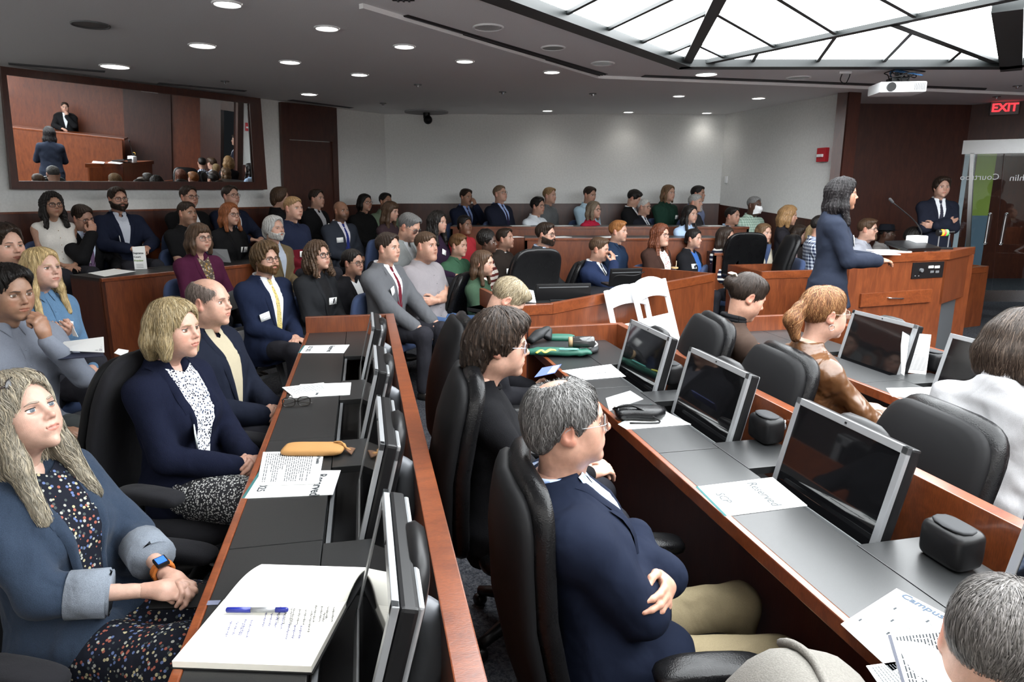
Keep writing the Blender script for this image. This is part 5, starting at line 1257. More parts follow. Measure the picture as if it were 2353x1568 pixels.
# ------------------------------------------------------------------ the people
SK1, SK2, SK3, SKT, SKD, SKE = (.42,.245,.180), (.37,.205,.145), (.31,.170,.112), (.25,.138,.088), (.135,.066,.040), (.075,.036,.023)
BLK, DKB, BRN, LBR, BLD, RED_H, GRY, WHT, SAND = (.010,.008,.007), (.026,.016,.011), (.060,.034,.019), (.13,.075,.038), (.36,.25,.12), (.20,.065,.022), (.22,.21,.20), (.50,.50,.48), (.26,.16,.075)
NAVY, CHAR, BLACK, WSH, BSH = (.009,.012,.026), (.030,.031,.034), (.008,.008,.009), (.66,.68,.71), (.30,.40,.58)
GINGHAM = mk_pattern('gingham_cloth', gingham((.62,.66,.72), (.02,.025,.06), (.22,.25,.32), 26.)); GREENCHK = mk_pattern('green_check_cloth', gingham((.42,.52,.45), (.20,.30,.24), (.30,.40,.34), 30.)); BLUECHK = mk_pattern('blue_check_cloth', gingham((.55,.62,.75), (.20,.30,.55), (.40,.48,.65), 60.))
STRIPE = mk_pattern('navy_white_stripe_knit', hstripe((.62,.62,.58), (.012,.014,.03), 17., .42)); MULTIST = mk_pattern('brown_stripe_knit', hstripe((.55,.50,.45), (.09,.02,.018), 15., .55)); RUGBY = mk_pattern('navy_burgundy_knit', lambda t: t.mixc(t.math('LESS_THAN', (lambda s: (t.l(t.coord(), s.inputs[0]), s)[1])(t.n('SeparateXYZ')).outputs['Z'], .335), (.012,.016,.035), (.10,.008,.014)))
FLORALW = mk_pattern('red_flower_print', speck((.72,.68,.62), [(.50,.06,.05), (.60,.20,.16), (.45,.04,.04)], 42., .34)); FLORALD = mk_pattern('dark_floral_print', speck((.008,.009,.014), [(.32,.28,.17), (.22,.07,.05), (.08,.11,.22), (.26,.26,.23), (.05,.06,.06)], 78., .36)); PAISLEY = mk_pattern('paisley_print', speck((.10,.075,.05), [(.36,.30,.24), (.30,.17,.04), (.05,.045,.05)], 55., .45))
TWEED = mk_pattern('black_white_tweed', speck((.025,.025,.028), [(.5,.5,.48), (.35,.35,.34), (.55,.55,.53)], 120., .40)); PRINTBW = mk_pattern('black_white_print', speck((.60,.61,.63), [(.02,.02,.03), (.03,.04,.07)], 95., .40)); DOTTIE = mk_pattern('yellow_dotted_tie', speck((.52,.42,.16), [(.05,.04,.03), (.04,.05,.08)], 95., .26), wr=.1); DIAGTIE = mk_pattern('striped_tie', lambda t: (lambda s: t.mixc(t.math('GREATER_THAN', t.math('FRACT', t.math('MULTIPLY', t.math('ADD', s.outputs['X'], s.outputs['Z']), 24.)), .55), (.02,.03,.09), (.45,.38,.16)))((lambda s: (t.l(t.coord(), s.inputs[0]), s)[1])(t.n('SeparateXYZ'))), wr=.1)
BROWNL = mk_cloth('brown_leather', 2.6, .30, .0, 500., .1, .5).m
def suit(col=NAVY, inner=WSH, tie=None, badge=None, tiemat=None, mat=None, **k):
    d = dict(jacket=True, col=col, mat=mat or WOOL, inner=inner, collar=inner if k.pop('coll', True) else None, tie=tie, badge=badge or (), tiemat=tiemat or CLOTH, name='jacket'); d.update(k); return d
def shirt(col, badge=None, mat=None, **k):
    d = dict(col=col, mat=mat or CLOTH, collar=col, placket=tuple(min(1, c*1.3 + .02) for c in col), badge=badge or ()); d.update(k); return d
def knit(col, badge=None, mat=None, **k):
    d = dict(col=col, mat=mat or KNIT, crew=col, badge=badge or (), name='sweater'); d.update(k); return d
def blazer(col, inner, badge=None, **k):
    d = dict(jacket=True, col=col, mat=WOOL, inner=inner, badge=badge or (), name='blazer', inname='blouse', scoop=(.055,.07), lw=.045, v=(.050,.585,.20)); d.update(k); return d
PEOPLE = []
def P(key, px, py, h, label, skin, hair, hcol, top, yaw=None, chair='seat', **k):
    r = ray(px, py); r = r/(r[1]*cp - r[2]*sp); fem = k.get('fem', 0)
    d = (.222 if fem else .234)*FOC/h*k.pop('dk', 1.); pos = np.array([0, 0, EYE]) + r*d
    if yaw is None:
        t = np.array((4.2, 3.8)) - pos[:2]; yaw = math.degrees(math.atan2(-t[0], t[1])); yaw += k.pop('dy', 0)
    lod = 0 if h >= 84 else 1 if h >= 49 else 2
    s = dict(head=pos, lod=k.pop('lod', lod), label=label, skin=skin, hair=hair, hcol=hcol, top=top, yaw=yaw, seed=len(PEOPLE) + 3, chair=chair, key=key); s.update(k); PEOPLE.append(s); return s
B1, B2 = [(-.09,.41,4)], [(.09,.41,-4)]
# left block, rear rows under the mirror
P('curly woman under the mirror', 121, 471, 54, 'woman with long curly black hair, glasses and sleeveless white cardigan under the mirror', SK3, 'long', BLK, dict(col=(.62,.60,.56), mat=KNIT, sleeve=0, scoop=(.07,.05), placket=(.3,.2,.1), name='vest'), -128, fem=1, glasses=True, curl=.5, hl=-.21, pose='lap', gth=.0022)
P('man covering his mouth', 190, 500, 55, 'man in black suit and purple tie covering his mouth with his hand', SK2, 'short', DKB, suit(BLACK, (.5,.58,.72), (.16,.10,.18), [(.105,.36,-8)], bsz=(.05,.034)), -112, hp=-12, roll=8, pose=('mouth', 'table'), glasses=True, lean=-6)
P('bearded man in navy', 271, 458, 52.5, 'bearded man in glasses and navy jacket below right part of mirror', SK2, 'swept', DKB, suit(NAVY, (.45,.48,.55), None, [(.10,.36,-6)], v=(.055,.6,.22)), -128, beard='full', glasses=True, pose='table')
P('man behind black polo', 434, 453, 49, 'dark-haired man in glasses half hidden behind man in black polo', SK2, 'short', DKB, suit(BLACK, WSH), -120, glasses=True)
P('man in black polo', 430, 490, 51, 'man with short dark hair in black polo shirt, third row left', SK3, 'crop', DKB, shirt(BLACK, sleeve=.6), -115, pose='lap', fat=.4, stubble=.5)
P('red-haired woman', 529, 493, 49, 'red-haired woman in glasses and black blazer with white badge', SK1, 'long', RED_H, blazer(BLACK, (.012,.012,.013), [(-.06,.37,3)]), -118, fem=1, glasses=(.05,.03,.02), hl=-.17)
P('man in glasses and navy suit', 530, 451, 46.5, 'man with dark hair and glasses in navy suit behind red-haired woman', SK1, 'short', DKB, suit(NAVY, WSH, None, [(.10,.38,0)]), -118, glasses=True, pose='table', hp=4)
P('long-haired man', 645, 454, 43, 'person with shaggy dark brown hair turned away before the wood door', SK2, 'fullgrey', BRN, suit(BLACK, (.05,.05,.05), coll=False), -70)
P('man in rugby shirt', 674, 479, 52, 'fair short-haired man in navy and burgundy rugby shirt with cream collar', SK1, 'crop', SAND, knit((.02,.02,.04), [(.0,.285,4)], RUGBY, crew=None, collar=(.62,.57,.46), name='rugby_shirt', inmat=CLOTH), -118)
P('dark jacket man by the door', 728, 457, 41, 'young man in dark jacket and open shirt before the wood door', SK1, 'short', DKB, suit(BLACK, (.4,.4,.42), None, [(-.10,.40,10)]), -112, hp=3)
P('bald man in suit', 784, 485, 44, 'bald bearded Black man in charcoal suit, blue tie and badge', (.23,.115,.07), None, BLK, suit((.028,.033,.045), (.62,.60,.66), (.02,.03,.16), [(.115,.41,-2)]), -128, stubble=.9, pose='clasp')
P('woman in burgundy blazer', 459, 547, 62, 'woman with brown bob and glasses in burgundy blazer and paisley blouse', SK1, 'shag', BRN, blazer((.055,.010,.030), (1,1,1), [(.115,.36,-5)], inmat=PAISLEY, bsz=(.046,.032)), -122, fem=1, glasses=(.10,.08,.07), pose='clasp', bangs=1)
P('old bearded man', 630, 526, 54, 'old man with grey hair and beard in olive tan jacket', SK1, 'fullgrey', (.36,.36,.35), suit((.115,.085,.045), (.34,.38,.45), mat=DENIM), -118, beard='full', bcol=(.40,.39,.37), hp=4, lid=.6)
P('man in yellow tie', 611, 597, 69, 'curly-haired bearded man in navy suit and yellow dotted tie', SK1, 'curlytop', (.085,.050,.022), suit((.010,.015,.036), (.62,.63,.65), (1,1,1), [(.125,.33,-12)], tiemat=DOTTIE, v=(.058,.6,.12), tiez=.10), -122, beard='full', bcol=(.09,.045,.018), glasses=True, curl=.55, hv=1.15, pose='lap', chair='fold', fat=.15, hp=4, lod=0, hn=1.2, slen=.03)
P('curly woman in black blazer', 731, 589, 63, 'curly-haired woman in thick black glasses and black blazer with badge', SK1, 'long', BRN, blazer((.014,.015,.017), (.012,.012,.013), [(-.035,.37,2)]), -118, fem=1, glasses=True, gth=.0026, curl=.7, hv=1.2, hl=-.16, hp=8)
P('woman with tied-up hair', 811, 604, 58, 'woman with dark tied-up hair and glasses in black blazer, white top', SK2, 'bun', BLK, blazer((.010,.010,.012), (.66,.67,.68), [(-.075,.36,6)], v=(.045,.59,.12)), -118, fem=1, glasses=True, bz=-.01)
P('man in grey suit', 892, 570, 66, 'dark-haired young man in grey suit with burgundy tie and badge', SK1, 'short', DKB, suit((.085,.088,.096), (.66,.67,.70), (.10,.012,.020), [(.115,.42,-10)]), -116, pose='knees', hv=1.1)
P('man with crossed arms', 979, 565, 62, 'heavy man in grey henley shirt with bare crossed arms and jeans', SK2, 'crop', BRN, dict(col=(.20,.185,.195), mat=CLOTH, sleeve=.72, crew=(.24,.22,.235), placket=(.1,.1,.1), name='henley_shirt'), -120, pose='cross', fat=.75, bw=1.06, jaw=1.12, low=dict(col=(.05,.10,.22), mat=DENIM), stubble=.25)
P('grey-haired man leaning', 940, 522, 60, 'grey-haired man in glasses and grey jacket resting chin on hand', SK2, 'short', (.10,.10,.10), suit((.17,.18,.18), (.28,.29,.30), None, [(.05,.30,4)], mat=CLOTH), -112, pose=('lap', 'chin'), hp=-16, glasses=(.1,.1,.1), stubble=.4, lean=-8)
P('woman with bangs', 898, 486, 42, 'woman with long brown hair and bangs in dark print top', SK1, 'long', BRN, knit((.04,.025,.03)), -110, fem=1, bangs=1, hp=-8)
P('bowl-cut man', 839, 466, 38, 'young man with black bowl-cut hair and glasses, all in black', SK2, 'bob', BLK, shirt((.008,.008,.008)), -128, glasses=True, hv=.8)
P('dark head behind', 886, 463, 37, 'person with short black hair hidden behind the woman with bangs', SK3, 'short', BLK, shirt((.12,.16,.11)), -130)
P('woman in dark purple', 1007, 512, 47, 'woman with long wavy black hair in dark purple top, badge at side', SK1, 'long', BLK, knit((.022,.012,.026), [(.03,.42,20)]), -118, fem=1, curl=.35, hv=1.25, hl=-.24)
P('woman in coral', 1068, 517, 41, 'Black woman in coral red top with hair pulled back', (.16,.075,.045), 'back', BLK, knit((.40,.032,.042), scoop=(.06,.05)), -132, fem=1, fat=.5)
P('man with fist at mouth', 1071, 453, 36, 'man in navy suit holding fist at his mouth, last row', SK3, 'short', DKB, suit(NAVY, (.22,.30,.55), (.03,.03,.08)), -135, pose=('lap', 'mouth'), hp=-4)
P('older man in last row', 1149, 446, 38, 'older man in glasses, dark suit, blue shirt and dark tie, last row', SK1, 'crop', (.16,.11,.07), suit((.010,.012,.022), (.28,.36,.60), (.015,.012,.03)), -130, glasses=(.1,.09,.08), fat=.2, hp=5, lean=6)
P('man in white shirt', 1236, 474, 38, 'young man with black hair and round glasses in white shirt', SK2, 'swept', BLK, shirt((.58,.62,.66)), -128, glasses=(.05,.03,.02), pose='table', hv=1.3)
P('man in grey shirt', 1263, 450, 36, 'fair-haired man in open grey shirt behind man in white shirt', SK1, 'short', SAND, shirt((.10,.105,.11)), -125)
P('light blue shirt man', 1355, 448, 36, 'man in light blue shirt looking down in last row', SK2, 'short', DKB, shirt((.33,.46,.55)), -140, hp=-10)
P('woman in red sweater', 1365, 483, 37, 'older woman in glasses and red sweater with white badge', SK1, 'shag', (.17,.13,.09), knit((.36,.016,.042), [(-.04,.40,-14)]), -128, fem=1, glasses=True, pose='table', hp=3)
P('man looking down in suit', 1457, 456, 36, 'dark-haired man in black suit looking down, last row', SK1, 'swept', BLK, suit(BLACK, WSH), -115, hp=-26, hv=1.2)
P('white-haired man', 1480, 476, 36, 'white-haired man in glasses, dark suit and tie with badge', SK1, 'crop', WHT, suit((.012,.013,.018), (.62,.64,.68), (.03,.03,.06), [(.10,.38,0)]), -128, glasses=True, pose='cross')
P('man in dark green', 1536, 444, 36, 'man with shaggy light brown hair in dark green shirt, badge', SK1, 'shag', LBR, shirt((.012,.035,.024), [(-.10,.40,2)]), -142, hv=.75, bw=1.05)
P('grey-bearded man', 1598, 466, 37.5, 'grey-bearded man in glasses behind woman in pale blue shirt', SK1, 'crop', (.34,.34,.33), shirt((.030,.030,.034)), -130, beard='goatee', bcol=(.34,.33,.32), fat=.4)
P('blue-grey shirt man', 1604, 446, 36, 'dark-haired man in blue-grey shirt at right end of last row', SK2, 'short', BLK, shirt((.17,.20,.32)), -125)
P('woman in pale blue shirt', 1586, 493, 40, 'woman with long black hair in pale blue shirt, rear middle', SK1, 'long', BLK, shirt((.40,.53,.72)), -146, fem=1, pose='lap', hl=-.2, hv=.85)
P('man in striped tie', 1683, 497, 39.5, 'young man in dark suit, light blue shirt and striped tie', SK2, 'short', BLK, suit((.012,.014,.022), (.32,.46,.62), (1,1,1), tiemat=DIAGTIE), -138)
P('masked man', 1733, 472, 39, 'man wearing white face mask and light green checked shirt', SKE, 'crop', (.20,.20,.20), shirt((1,1,1), mat=GREENCHK, collar=(.40,.50,.43), placket=None), -150, fat=.5, mask=1)
P('blond woman at right wall', 1812, 496, 42, 'woman with wavy blond hair in dark top by right wall', SK2, 'shag', (.26,.15,.065), knit((.015,.014,.017)), -112, fem=1, hv=1.2, wave=.3, hp=-6)
# middle rows
P('young man in green', 1054, 564, 49, 'young man with brown hair in green button shirt', SK1, 'swept', (.11,.055,.022), shirt((.035,.085,.050)), -122, hp=-4, lid=.7)
P('woman with afro', 1122, 557, 47, 'Black woman with short afro in brown striped sweater', SKE, 'afro', BLK, knit((1,1,1), mat=MULTIST), -108, fem=1, hv=.92, curl=.4)
P('man in brown sweater', 1161, 549, 46, 'dark-haired man in dark brown sweater with badge and sunglasses at neck', SK2, 'short', DKB, knit((.028,.022,.019), [(.09,.39,0)], crew=(.5,.5,.5)), -116, hp=8, stubble=.35)
P('bearded man in coat', 1254, 539, 51, 'bearded man in glasses and dark grey coat over blue shirt', SK1, 'swept', DKB, suit((.028,.029,.032), (.36,.45,.60), v=(.05,.6,.40)), -118, beard='full', glasses=True, bt=1.3)
P('woman in green cardigan', 1110, 606, 57, 'woman with straight brown hair in green cardigan at counsel table', SK1, 'long', (.065,.036,.020), knit((.040,.072,.045), [(.07,.36,30)], bsz=(.03,.02)), -108, fem=1, chair='L', hl=-.19, hv=.85, hp=-2)
P('man with pen', 1377, 573, 52, 'man in bright navy suit holding pen to his lips, badge', SK2, 'short', BRN, suit((.011,.018,.046), WSH, (.02,.02,.03), [(.115,.30,-30)]), -115, chair='L', pose=('mouth', 'table'), hp=-8, hn=1)
P('red-haired man', 1421, 532, 47, 'young man with red-blond hair in navy blue button shirt', SK1, 'swept', (.27,.11,.035), shirt((.013,.024,.050)), -122)
P('woman in floral blouse', 1518, 540, 46, 'woman with long red hair and glasses in floral blouse, brown cardigan', SK1, 'long', (.115,.035,.016), dict(jacket=True, col=(.035,.018,.014), mat=KNIT, inner=(1,1,1), inmat=FLORALW, v=(.085,.585,.05), lw=.02, name='cardigan', inname='blouse', scoop=(.055,.06), badge=()), -136, fem=1, glasses=True, hl=-.25, curl=.3, hv=1.15, fat=.5, bw=1.05)
P('woman in blue satin', 1594, 549, 43, 'woman with dark hair tied back in black blazer, blue satin shirt', SK1, 'back', BLK, blazer((.010,.010,.012), (.028,.11,.36), [(.10,.42,0)], inmat=SATIN, v=(.055,.6,.12)), -134, fem=1, pose='lap')
P('woman in striped sweater', 1668, 545, 43, 'woman with long dark hair in black and white striped cardigan', SK2, 'long', DKB, dict(jacket=True, col=(1,1,1), mat=STRIPE, inner=(.012,.013,.024), inmat=CLOTH, v=(.055,.57,.05), lw=.012, scoop=(.06,.075), name='cardigan', inname='top', badge=()), -125, fem=1, hl=-.22)
P('woman in cream sweater', 1755, 536, 42, 'young woman with light brown hair in cream sweater behind black chair', SK1, 'long', LBR, knit((.55,.50,.40)), -150, fem=1, hl=-.18, hv=.8)
P('woman in pink sweater', 1838, 540, 42, 'woman with long dark hair and glasses in pale pink sweater', SK1, 'long', DKB, knit((.56,.42,.44)), -128, fem=1, glasses=(.15,.13,.12), hl=-.24, hv=.85)
P('blond woman turned away', 1872, 538, 43, 'blond woman in dark top turned aside behind the standing speaker', SK1, 'back', (.38,.27,.14), knit((.05,.045,.045)), -75, fem=1)
P('gingham shirt person', 1886, 520, 47, 'person in blue gingham shirt hidden behind the standing speaker', SK2, 'short', BLK, shirt((1,1,1), mat=GINGHAM, collar=(.3,.33,.42), placket=None), -100)
P('man behind lectern', 1994, 527, 46, 'brown-haired bearded man in glasses and grey shirt behind lectern', SK1, 'swept', BRN, shirt((.30,.31,.35)), -130, glasses=True, beard='goatee', bcol=BRN, fat=.4)
P('man in dark hat', 2038, 538, 40, 'Black man in dark hat and pale jacket, in shadow behind lectern', SKE, 'crop', BLK, suit((.30,.28,.27), (.4,.4,.4)), -130, hat=1)
P('man in tan jacket', 2097, 546, 43, 'dark-haired man in tan jacket looking down beside microphone base', SK2, 'curlytop', BLK, suit((.42,.34,.19), WSH), -70, hp=-34, hv=.85)
# near left
P('man at left edge', 12, 566, 96, 'man with brown hair in dark sweater at left edge, holding booklet', SK1, 'swept', DKB, knit((.010,.013,.026)), -112, lid=.3, pose='read', hv=1.15)
P('man with hand on chin', 22, 672, 122, 'young man with black curly hair, hand on chin, grey-blue shirt', SKT, 'short', BLK, shirt((.15,.165,.20)), -112, pose=('lap', 'chin'), low=dict(col=(.05,.055,.055), mat=WOOL), hp=-4, curl=.25, hv=1.25, lean=-4)
P('blond woman in blue denim', 98, 617, 92, 'blond woman with long straight hair in light blue denim shirt', (.46,.28,.215), 'long', (.42,.30,.14), shirt((.085,.16,.26), [(-.02,.41,14)], DENIM), -108, fem=1, hl=-.27, hv=.72, hcol2=(.55,.42,.22), hp=2)
P('woman in navy cardigan', 402, 756, 130, 'blond woman with chin-length bob in navy cardigan, tweed skirt', (.41,.235,.175), 'bob', (.25,.185,.092), dict(jacket=True, col=(.005,.0065,.016), mat=KNIT, inner=(1,1,1), inmat=PRINTBW, v=(.07,.60,.02), lw=.03, name='cardigan', inname='blouse', scoop=(.06,.07), badge=[(.09,.33,-20)], bcol=(.45,.48,.47), bsz=(.05,.036), fold=.003), -104, fem=1, chair='F', pose='clasp', low=dict(col=(1,1,1), mat=TWEED, skirt=1), hcol2=(.37,.30,.185), hn=1.8, slen=.07, hv=.95)
P('bald man in navy', 482, 694, 108, 'bald older man in navy jacket and beige shirt beside blond woman', SK1, 'fringe', (.13,.10,.085), suit((.007,.009,.017), (.32,.28,.20), v=(.06,.6,.16)), -98, chair='F', pose='clasp', fat=.3, bw=1.04, hv=.75, hn=.6, hamp=.45, nose=1.15)
P('woman in denim jacket', 48, 952, 186, 'woman with long silver-blond hair in blue denim jacket and floral skirt', (.42,.26,.20), 'long', (.20,.178,.138), dict(jacket=True, col=(.019,.029,.048), mat=DENIM, inner=(1,1,1), inmat=FLORALD, v=(.06,.595,.06), lw=.045, fore=.42, cuff=(.15,.17,.20), name='denim_jacket', inname='dress_top', scoop=(.065,.08), badge=(), fold=.006), -101, fem=1, chair='F', pose=((.05,.33,.20), (-.3,.9,-.2), (-.45,-.2,-.8), 'grip', (.6,-.4,-.5)), low=dict(col=(1,1,1), mat=FLORALD, skirt=2), hl=-.30, hv=1.0, hcol2=(.33,.28,.20), hn=2.4, slen=.09, wave=.35, lean=10, hp=6, iris=(.08,.10,.12))
# middle desk
P('woman in black cardigan', 1148, 793, 146, 'woman with short dark hair, pale glasses and black cardigan', SK1, 'curlytop', (.020,.014,.011), knit((.006,.006,.007), scoop=(.06,.06)), -86, fem=1, chair='L', glasses=(.45,.42,.50), pose='table', hcol2=(.05,.032,.022), hv=1.0, curl=.3, hamp=1.1, hn=2, slen=.05, hp=-4, chair_dz=.03, chair_f=.20, chair_lean=6, locks=[(0,-.09,.0, 0,-.10,-.07, .05,.04), (-.04,-.07,-.03, -.04,-.08,-.08, .04,.03), (.04,-.07,-.03, .04,-.08,-.08, .04,.03)])
P('man bent over phone', 1166, 690, 98, 'man with short grey-blond hair bent over, in black jacket', SK1, 'short', (.21,.165,.10), suit((.008,.008,.010), (.05,.05,.06), coll=False), -84, chair='L', hp=-30, pose='read', lean=-14, chair_dz=.02, chair_f=.17, chair_yaw=-78, low=dict(col=(.12,.13,.17), mat=WOOL), hcol2=(.34,.29,.20), hn=2.5, slen=.03)
P('older man in glasses', 1303, 972, 206, 'older man with thin grey hair and round glasses in dark navy jacket', (.38,.21,.15), 'thin', (.075,.072,.070), suit((.006,.009,.020), (1,1,1), inmat=BLUECHK, collar=(.40,.48,.62), v=(.05,.6,.2), fold=.005), -84, chair='L', glasses=(.30,.31,.32), gsz=(.024,.022,2.2), gth=.0011, pose='cross', low=dict(col=(.21,.172,.105), mat=CLOTH), hcol2=(.19,.185,.18), hn=3.5, slen=.045, wave=.5, hamp=1.6, hp=-7, lean=12, chair_dz=.06, chair_f=.16, chair_lean=19, nose=1.2, fat=.15, lid=.5, scalp=.2)
# right desk
P('woman with dark bun', 1716, 683, 100, 'woman with dark hair in clipped bun and brown jacket, looking down', SK2, 'bun', (.024,.016,.012), dict(col=(.040,.026,.020), mat=WOOL, turtle=(.008,.008,.009), name='jacket', badge=()), -86, fem=1, chair='L', hp=-24, bz=.035, pose='table', lid=.7, hn=1.6)
P('woman in brown leather', 1893, 722, 118, 'woman with auburn ponytail and glasses in brown leather jacket', (.40,.23,.17), 'pony', (.15,.062,.026), dict(col=(.088,.038,.0145), mat=BROWNL, crew=(.088,.038,.0145), name='leather_jacket', fold=.009), -82, fem=1, chair='L', glasses=(.25,.18,.12), pose='table', hcol2=(.30,.16,.07), hn=2.2, slen=.06, fat=.25, earring=1, wave=.6, chair_dz=-.05)
P('person in white shirt', 2345, 796, 152, 'person with shoulder-length dark hair in white shirt seen from behind', SK1, 'bob', (.028,.019,.014), shirt((.27,.268,.275), fold=.009), -62, fem=1, chair='L', hcol2=(.07,.05,.037), pose='table', hn=2.2, slen=.07, hv=1.2, lean=-14, chair_dz=-.13, chair_yaw=-82, chair_f=.14)
P('grey-haired man in corner', 2300, 1500, 330, 'man with cropped grey hair at bottom right corner, ear visible', SK1, 'crop', (.085,.078,.072), knit((.05,.05,.055)), -50, chair=None, hcol2=(.13,.12,.115), hn=5., slen=.022, hp=-18, pose='read', hamp=.6)
P('person with phone', -1180, 1500, 330, 'person in dark sleeve at bottom left corner, only hand with phone showing', SK1, 'short', DKB, suit(BLACK, WSH), -80, chair='F', pose=('lap', ((-.28,.43,.31), (.25,.95,.05), (.5,-.1,-.6), 'grip', (-.6,-.4,-.5))))
PEOPLE[-1]['head'] = np.array((-1.42,.72,1.24))
# seen in the mirror only
jp = np.array((7.75, 4.6, 1.92)); P('judge', 1500, 500, 40, 'judge in black robe with hand at face behind bench, seen in mirror', SK1, 'short', DKB, suit(BLACK, WSH), 80, chair='L', pose=('chin', 'table')); PEOPLE[-1]['head'] = jp
# standing
P('speaker', 1936, 447, 66, 'woman standing at lectern with long dark wavy hair, blue suit', (.27,.135,.085), 'long', (.006,.005,.0055), dict(jacket=True, col=(.014,.018,.030), mat=WOOL, inner=(.016,.020,.034), v=(.045,.60,.30), lw=.02, scoop=(.055,.055), badge=[(.08,.40,-10)], name='suit_jacket', inname='top', bsz=(.03,.04)), -106, fem=1, chair=None, stand=True, pose='lectern', low=dict(col=(.011,.013,.021), mat=WOOL, skirt=1), group='standing people', curl=.3, hv=1.05, hl=-.22, wave=.4, lod=0, hn=1.3, hw=.97, hcol2=(.022,.018,.019), sc=1.0, hcol3=0)
P('standing man', 2164, 431, 44, 'young man in dark suit standing with arms crossed before dark wall', SK1, 'curlytop', DKB, suit((.012,.014,.024), WSH, (.03,.03,.045)), -190, chair=None, stand=True, pose='cross', group='standing people', hv=.85, bw=.92)
# ---- bits worn
def mask(root, hc, Rh, G, goff, J):
    pc = Pc(); u = np.linspace(-1.25, 1.25, 13)[None]; v = np.linspace(0, 1, 7)[:, None]; r = .072
    z = -.012 - .092*v + .012*np.abs(u)*(1 - 2*v); y = .018 + (.088 + .030*np.sin(math.pi*np.clip(v*1.15, 0, 1)))*np.cos(u)*1. ; x = r*np.sin(u)
    pc.add(np.stack([x + 0*v, y, z + 0*u], -1).reshape(-1, 3), gridq(7, 13)[:, ::-1], (.80,.81,.82)); add_part('face_mask', pc.xf(Rh, hc), PAPERV, root)
def hat(root, hc, Rh, G, goff, J):
    pc = Pc(); a = np.linspace(0, 2*math.pi, 25); 
    rows = [(.135, .052), (.09, .058), (.086, .10), (.075, .13), (.001, .135)]
    V = np.stack([np.stack([r*.92*np.cos(a[:-1]), -.01 + r*1.12*np.sin(a[:-1]), 0*a[:-1] + z], 1) for r, z in rows]).reshape(-1, 3); pc.add(V, gridq(5, 24, True), (.012,.013,.018)); add_part('hat', pc.xf(Rh, hc), CLOTH, root)
def earring(root, hc, Rh, G, goff, J):
    pc = Pc(); a = np.linspace(0, 2*math.pi, 17); s_ = 1
    for s_ in (-1, 1): tube(pc, np.stack([s_*.078 + 0*a, -.006 + .013*np.cos(a), -.048 + .013*np.sin(a)], 1), .0012, 5, (.65,.55,.35), cap=False)
    add_part('earrings', pc.xf(Rh, hc), STEEL, root)
def sunglasses(root, hc, Rh, G, goff, J):
    pc = Pc()
    for sg in (-1, 1):
        a = np.linspace(0, 2*math.pi, 21, endpoint=False); rows = [np.stack([sg*.034 + f*.029*np.cos(a), .062 - .0*a + dy, .098 + f*.022*np.sin(a) - .012], 1) for f, dy in ((.03, .004), (.98, .0), (1.06, -.002))]
        pc.add(np.concatenate(rows), gridq(3, 21, True), (.012,.010,.010)); tube(pc, polyline([(sg*.062,.058,.090), (sg*.086,.02,.080), (sg*.092,-.03,.062), (sg*.088,-.06,.045)], 12), .0032, 6, (.02,.012,.010))
    tube(pc, [(-.012,.064,.094), (.012,.064,.094)], .003, 6, (.02,.012,.010)); add_part('sunglasses', pc.xf(Rh, hc), GLOSSV, root, 'dark sunglasses pushed up on the hair')
def watch(root, hc, Rh, G, goff, J):
    S, E, Wr = J[-1]; d = nrm(Wr - E); c = Wr - d*.02; pc = Pc(); u = nrm(np.cross(d, (0,0,1))); v = np.cross(u, d); a = np.linspace(0, 2*math.pi, 17)
    for k in (-.008, 0, .008): tube(pc, c + d*k + .0285*(np.cos(a)[:, None]*u + np.sin(a)[:, None]*v), .006, 5, (.42,.13,.03), cap=False)
    w = add_part('watch', pc, CLOTH, root, 'smartwatch on an orange band'); up = nrm(np.array((0,0,1)) - d*d[2]); MB().box(c + up*.034, (.036,.042,.012), np.stack([np.cross(d, up), d, up], 1), .003).build('watch_case', BLACKP, w); MB().box(c + up*.0405, (.026,.030,.002), np.stack([np.cross(d, up), d, up], 1)).build('watch_screen', emis('watch_screen', (.02,.10,.55), 1.2), w)
def claw(root, hc, Rh, G, goff, J):
    pc = Pc(); 
    for i in range(5): tube(pc, polyline([(-.022 + .011*i, -.112, .076), (-.022 + .011*i, -.128, .086), (-.022 + .011*i, -.145, .074)], 8), .0045, 6, (.70,.62,.50))
    add_part('hair_clip', pc.xf(Rh, hc), GLOSSV, root, 'pale claw hair clip')
def neckglasses(root, hc, Rh, G, goff, J):
    B = project(G, goff, np.array([[.0,.43]]))[0]; pc = Pc(); a = np.linspace(0, 2*math.pi, 17)
    for dz in (0, -.055): tube(pc, np.stack([.022*np.cos(a), 0*a + B[1] + .012, B[2] + dz + .024*np.sin(a)], 1), .004, 5, (.01,.01,.01), cap=False)
    tube(pc, [(.0, B[1] + .01, B[2] + .03), (0, B[1] + .012, B[2] + .09)], .003, 5, (.01,.01,.01)); add_part('sunglasses', pc, GLOSSV, root)
EXTRA = {'masked man': [mask], 'man in dark hat': [hat], 'woman in brown leather': [earring], 'woman in denim jacket': [sunglasses, watch], 'woman with dark bun': [claw], 'man in brown sweater': [neckglasses]}
FIG = {}
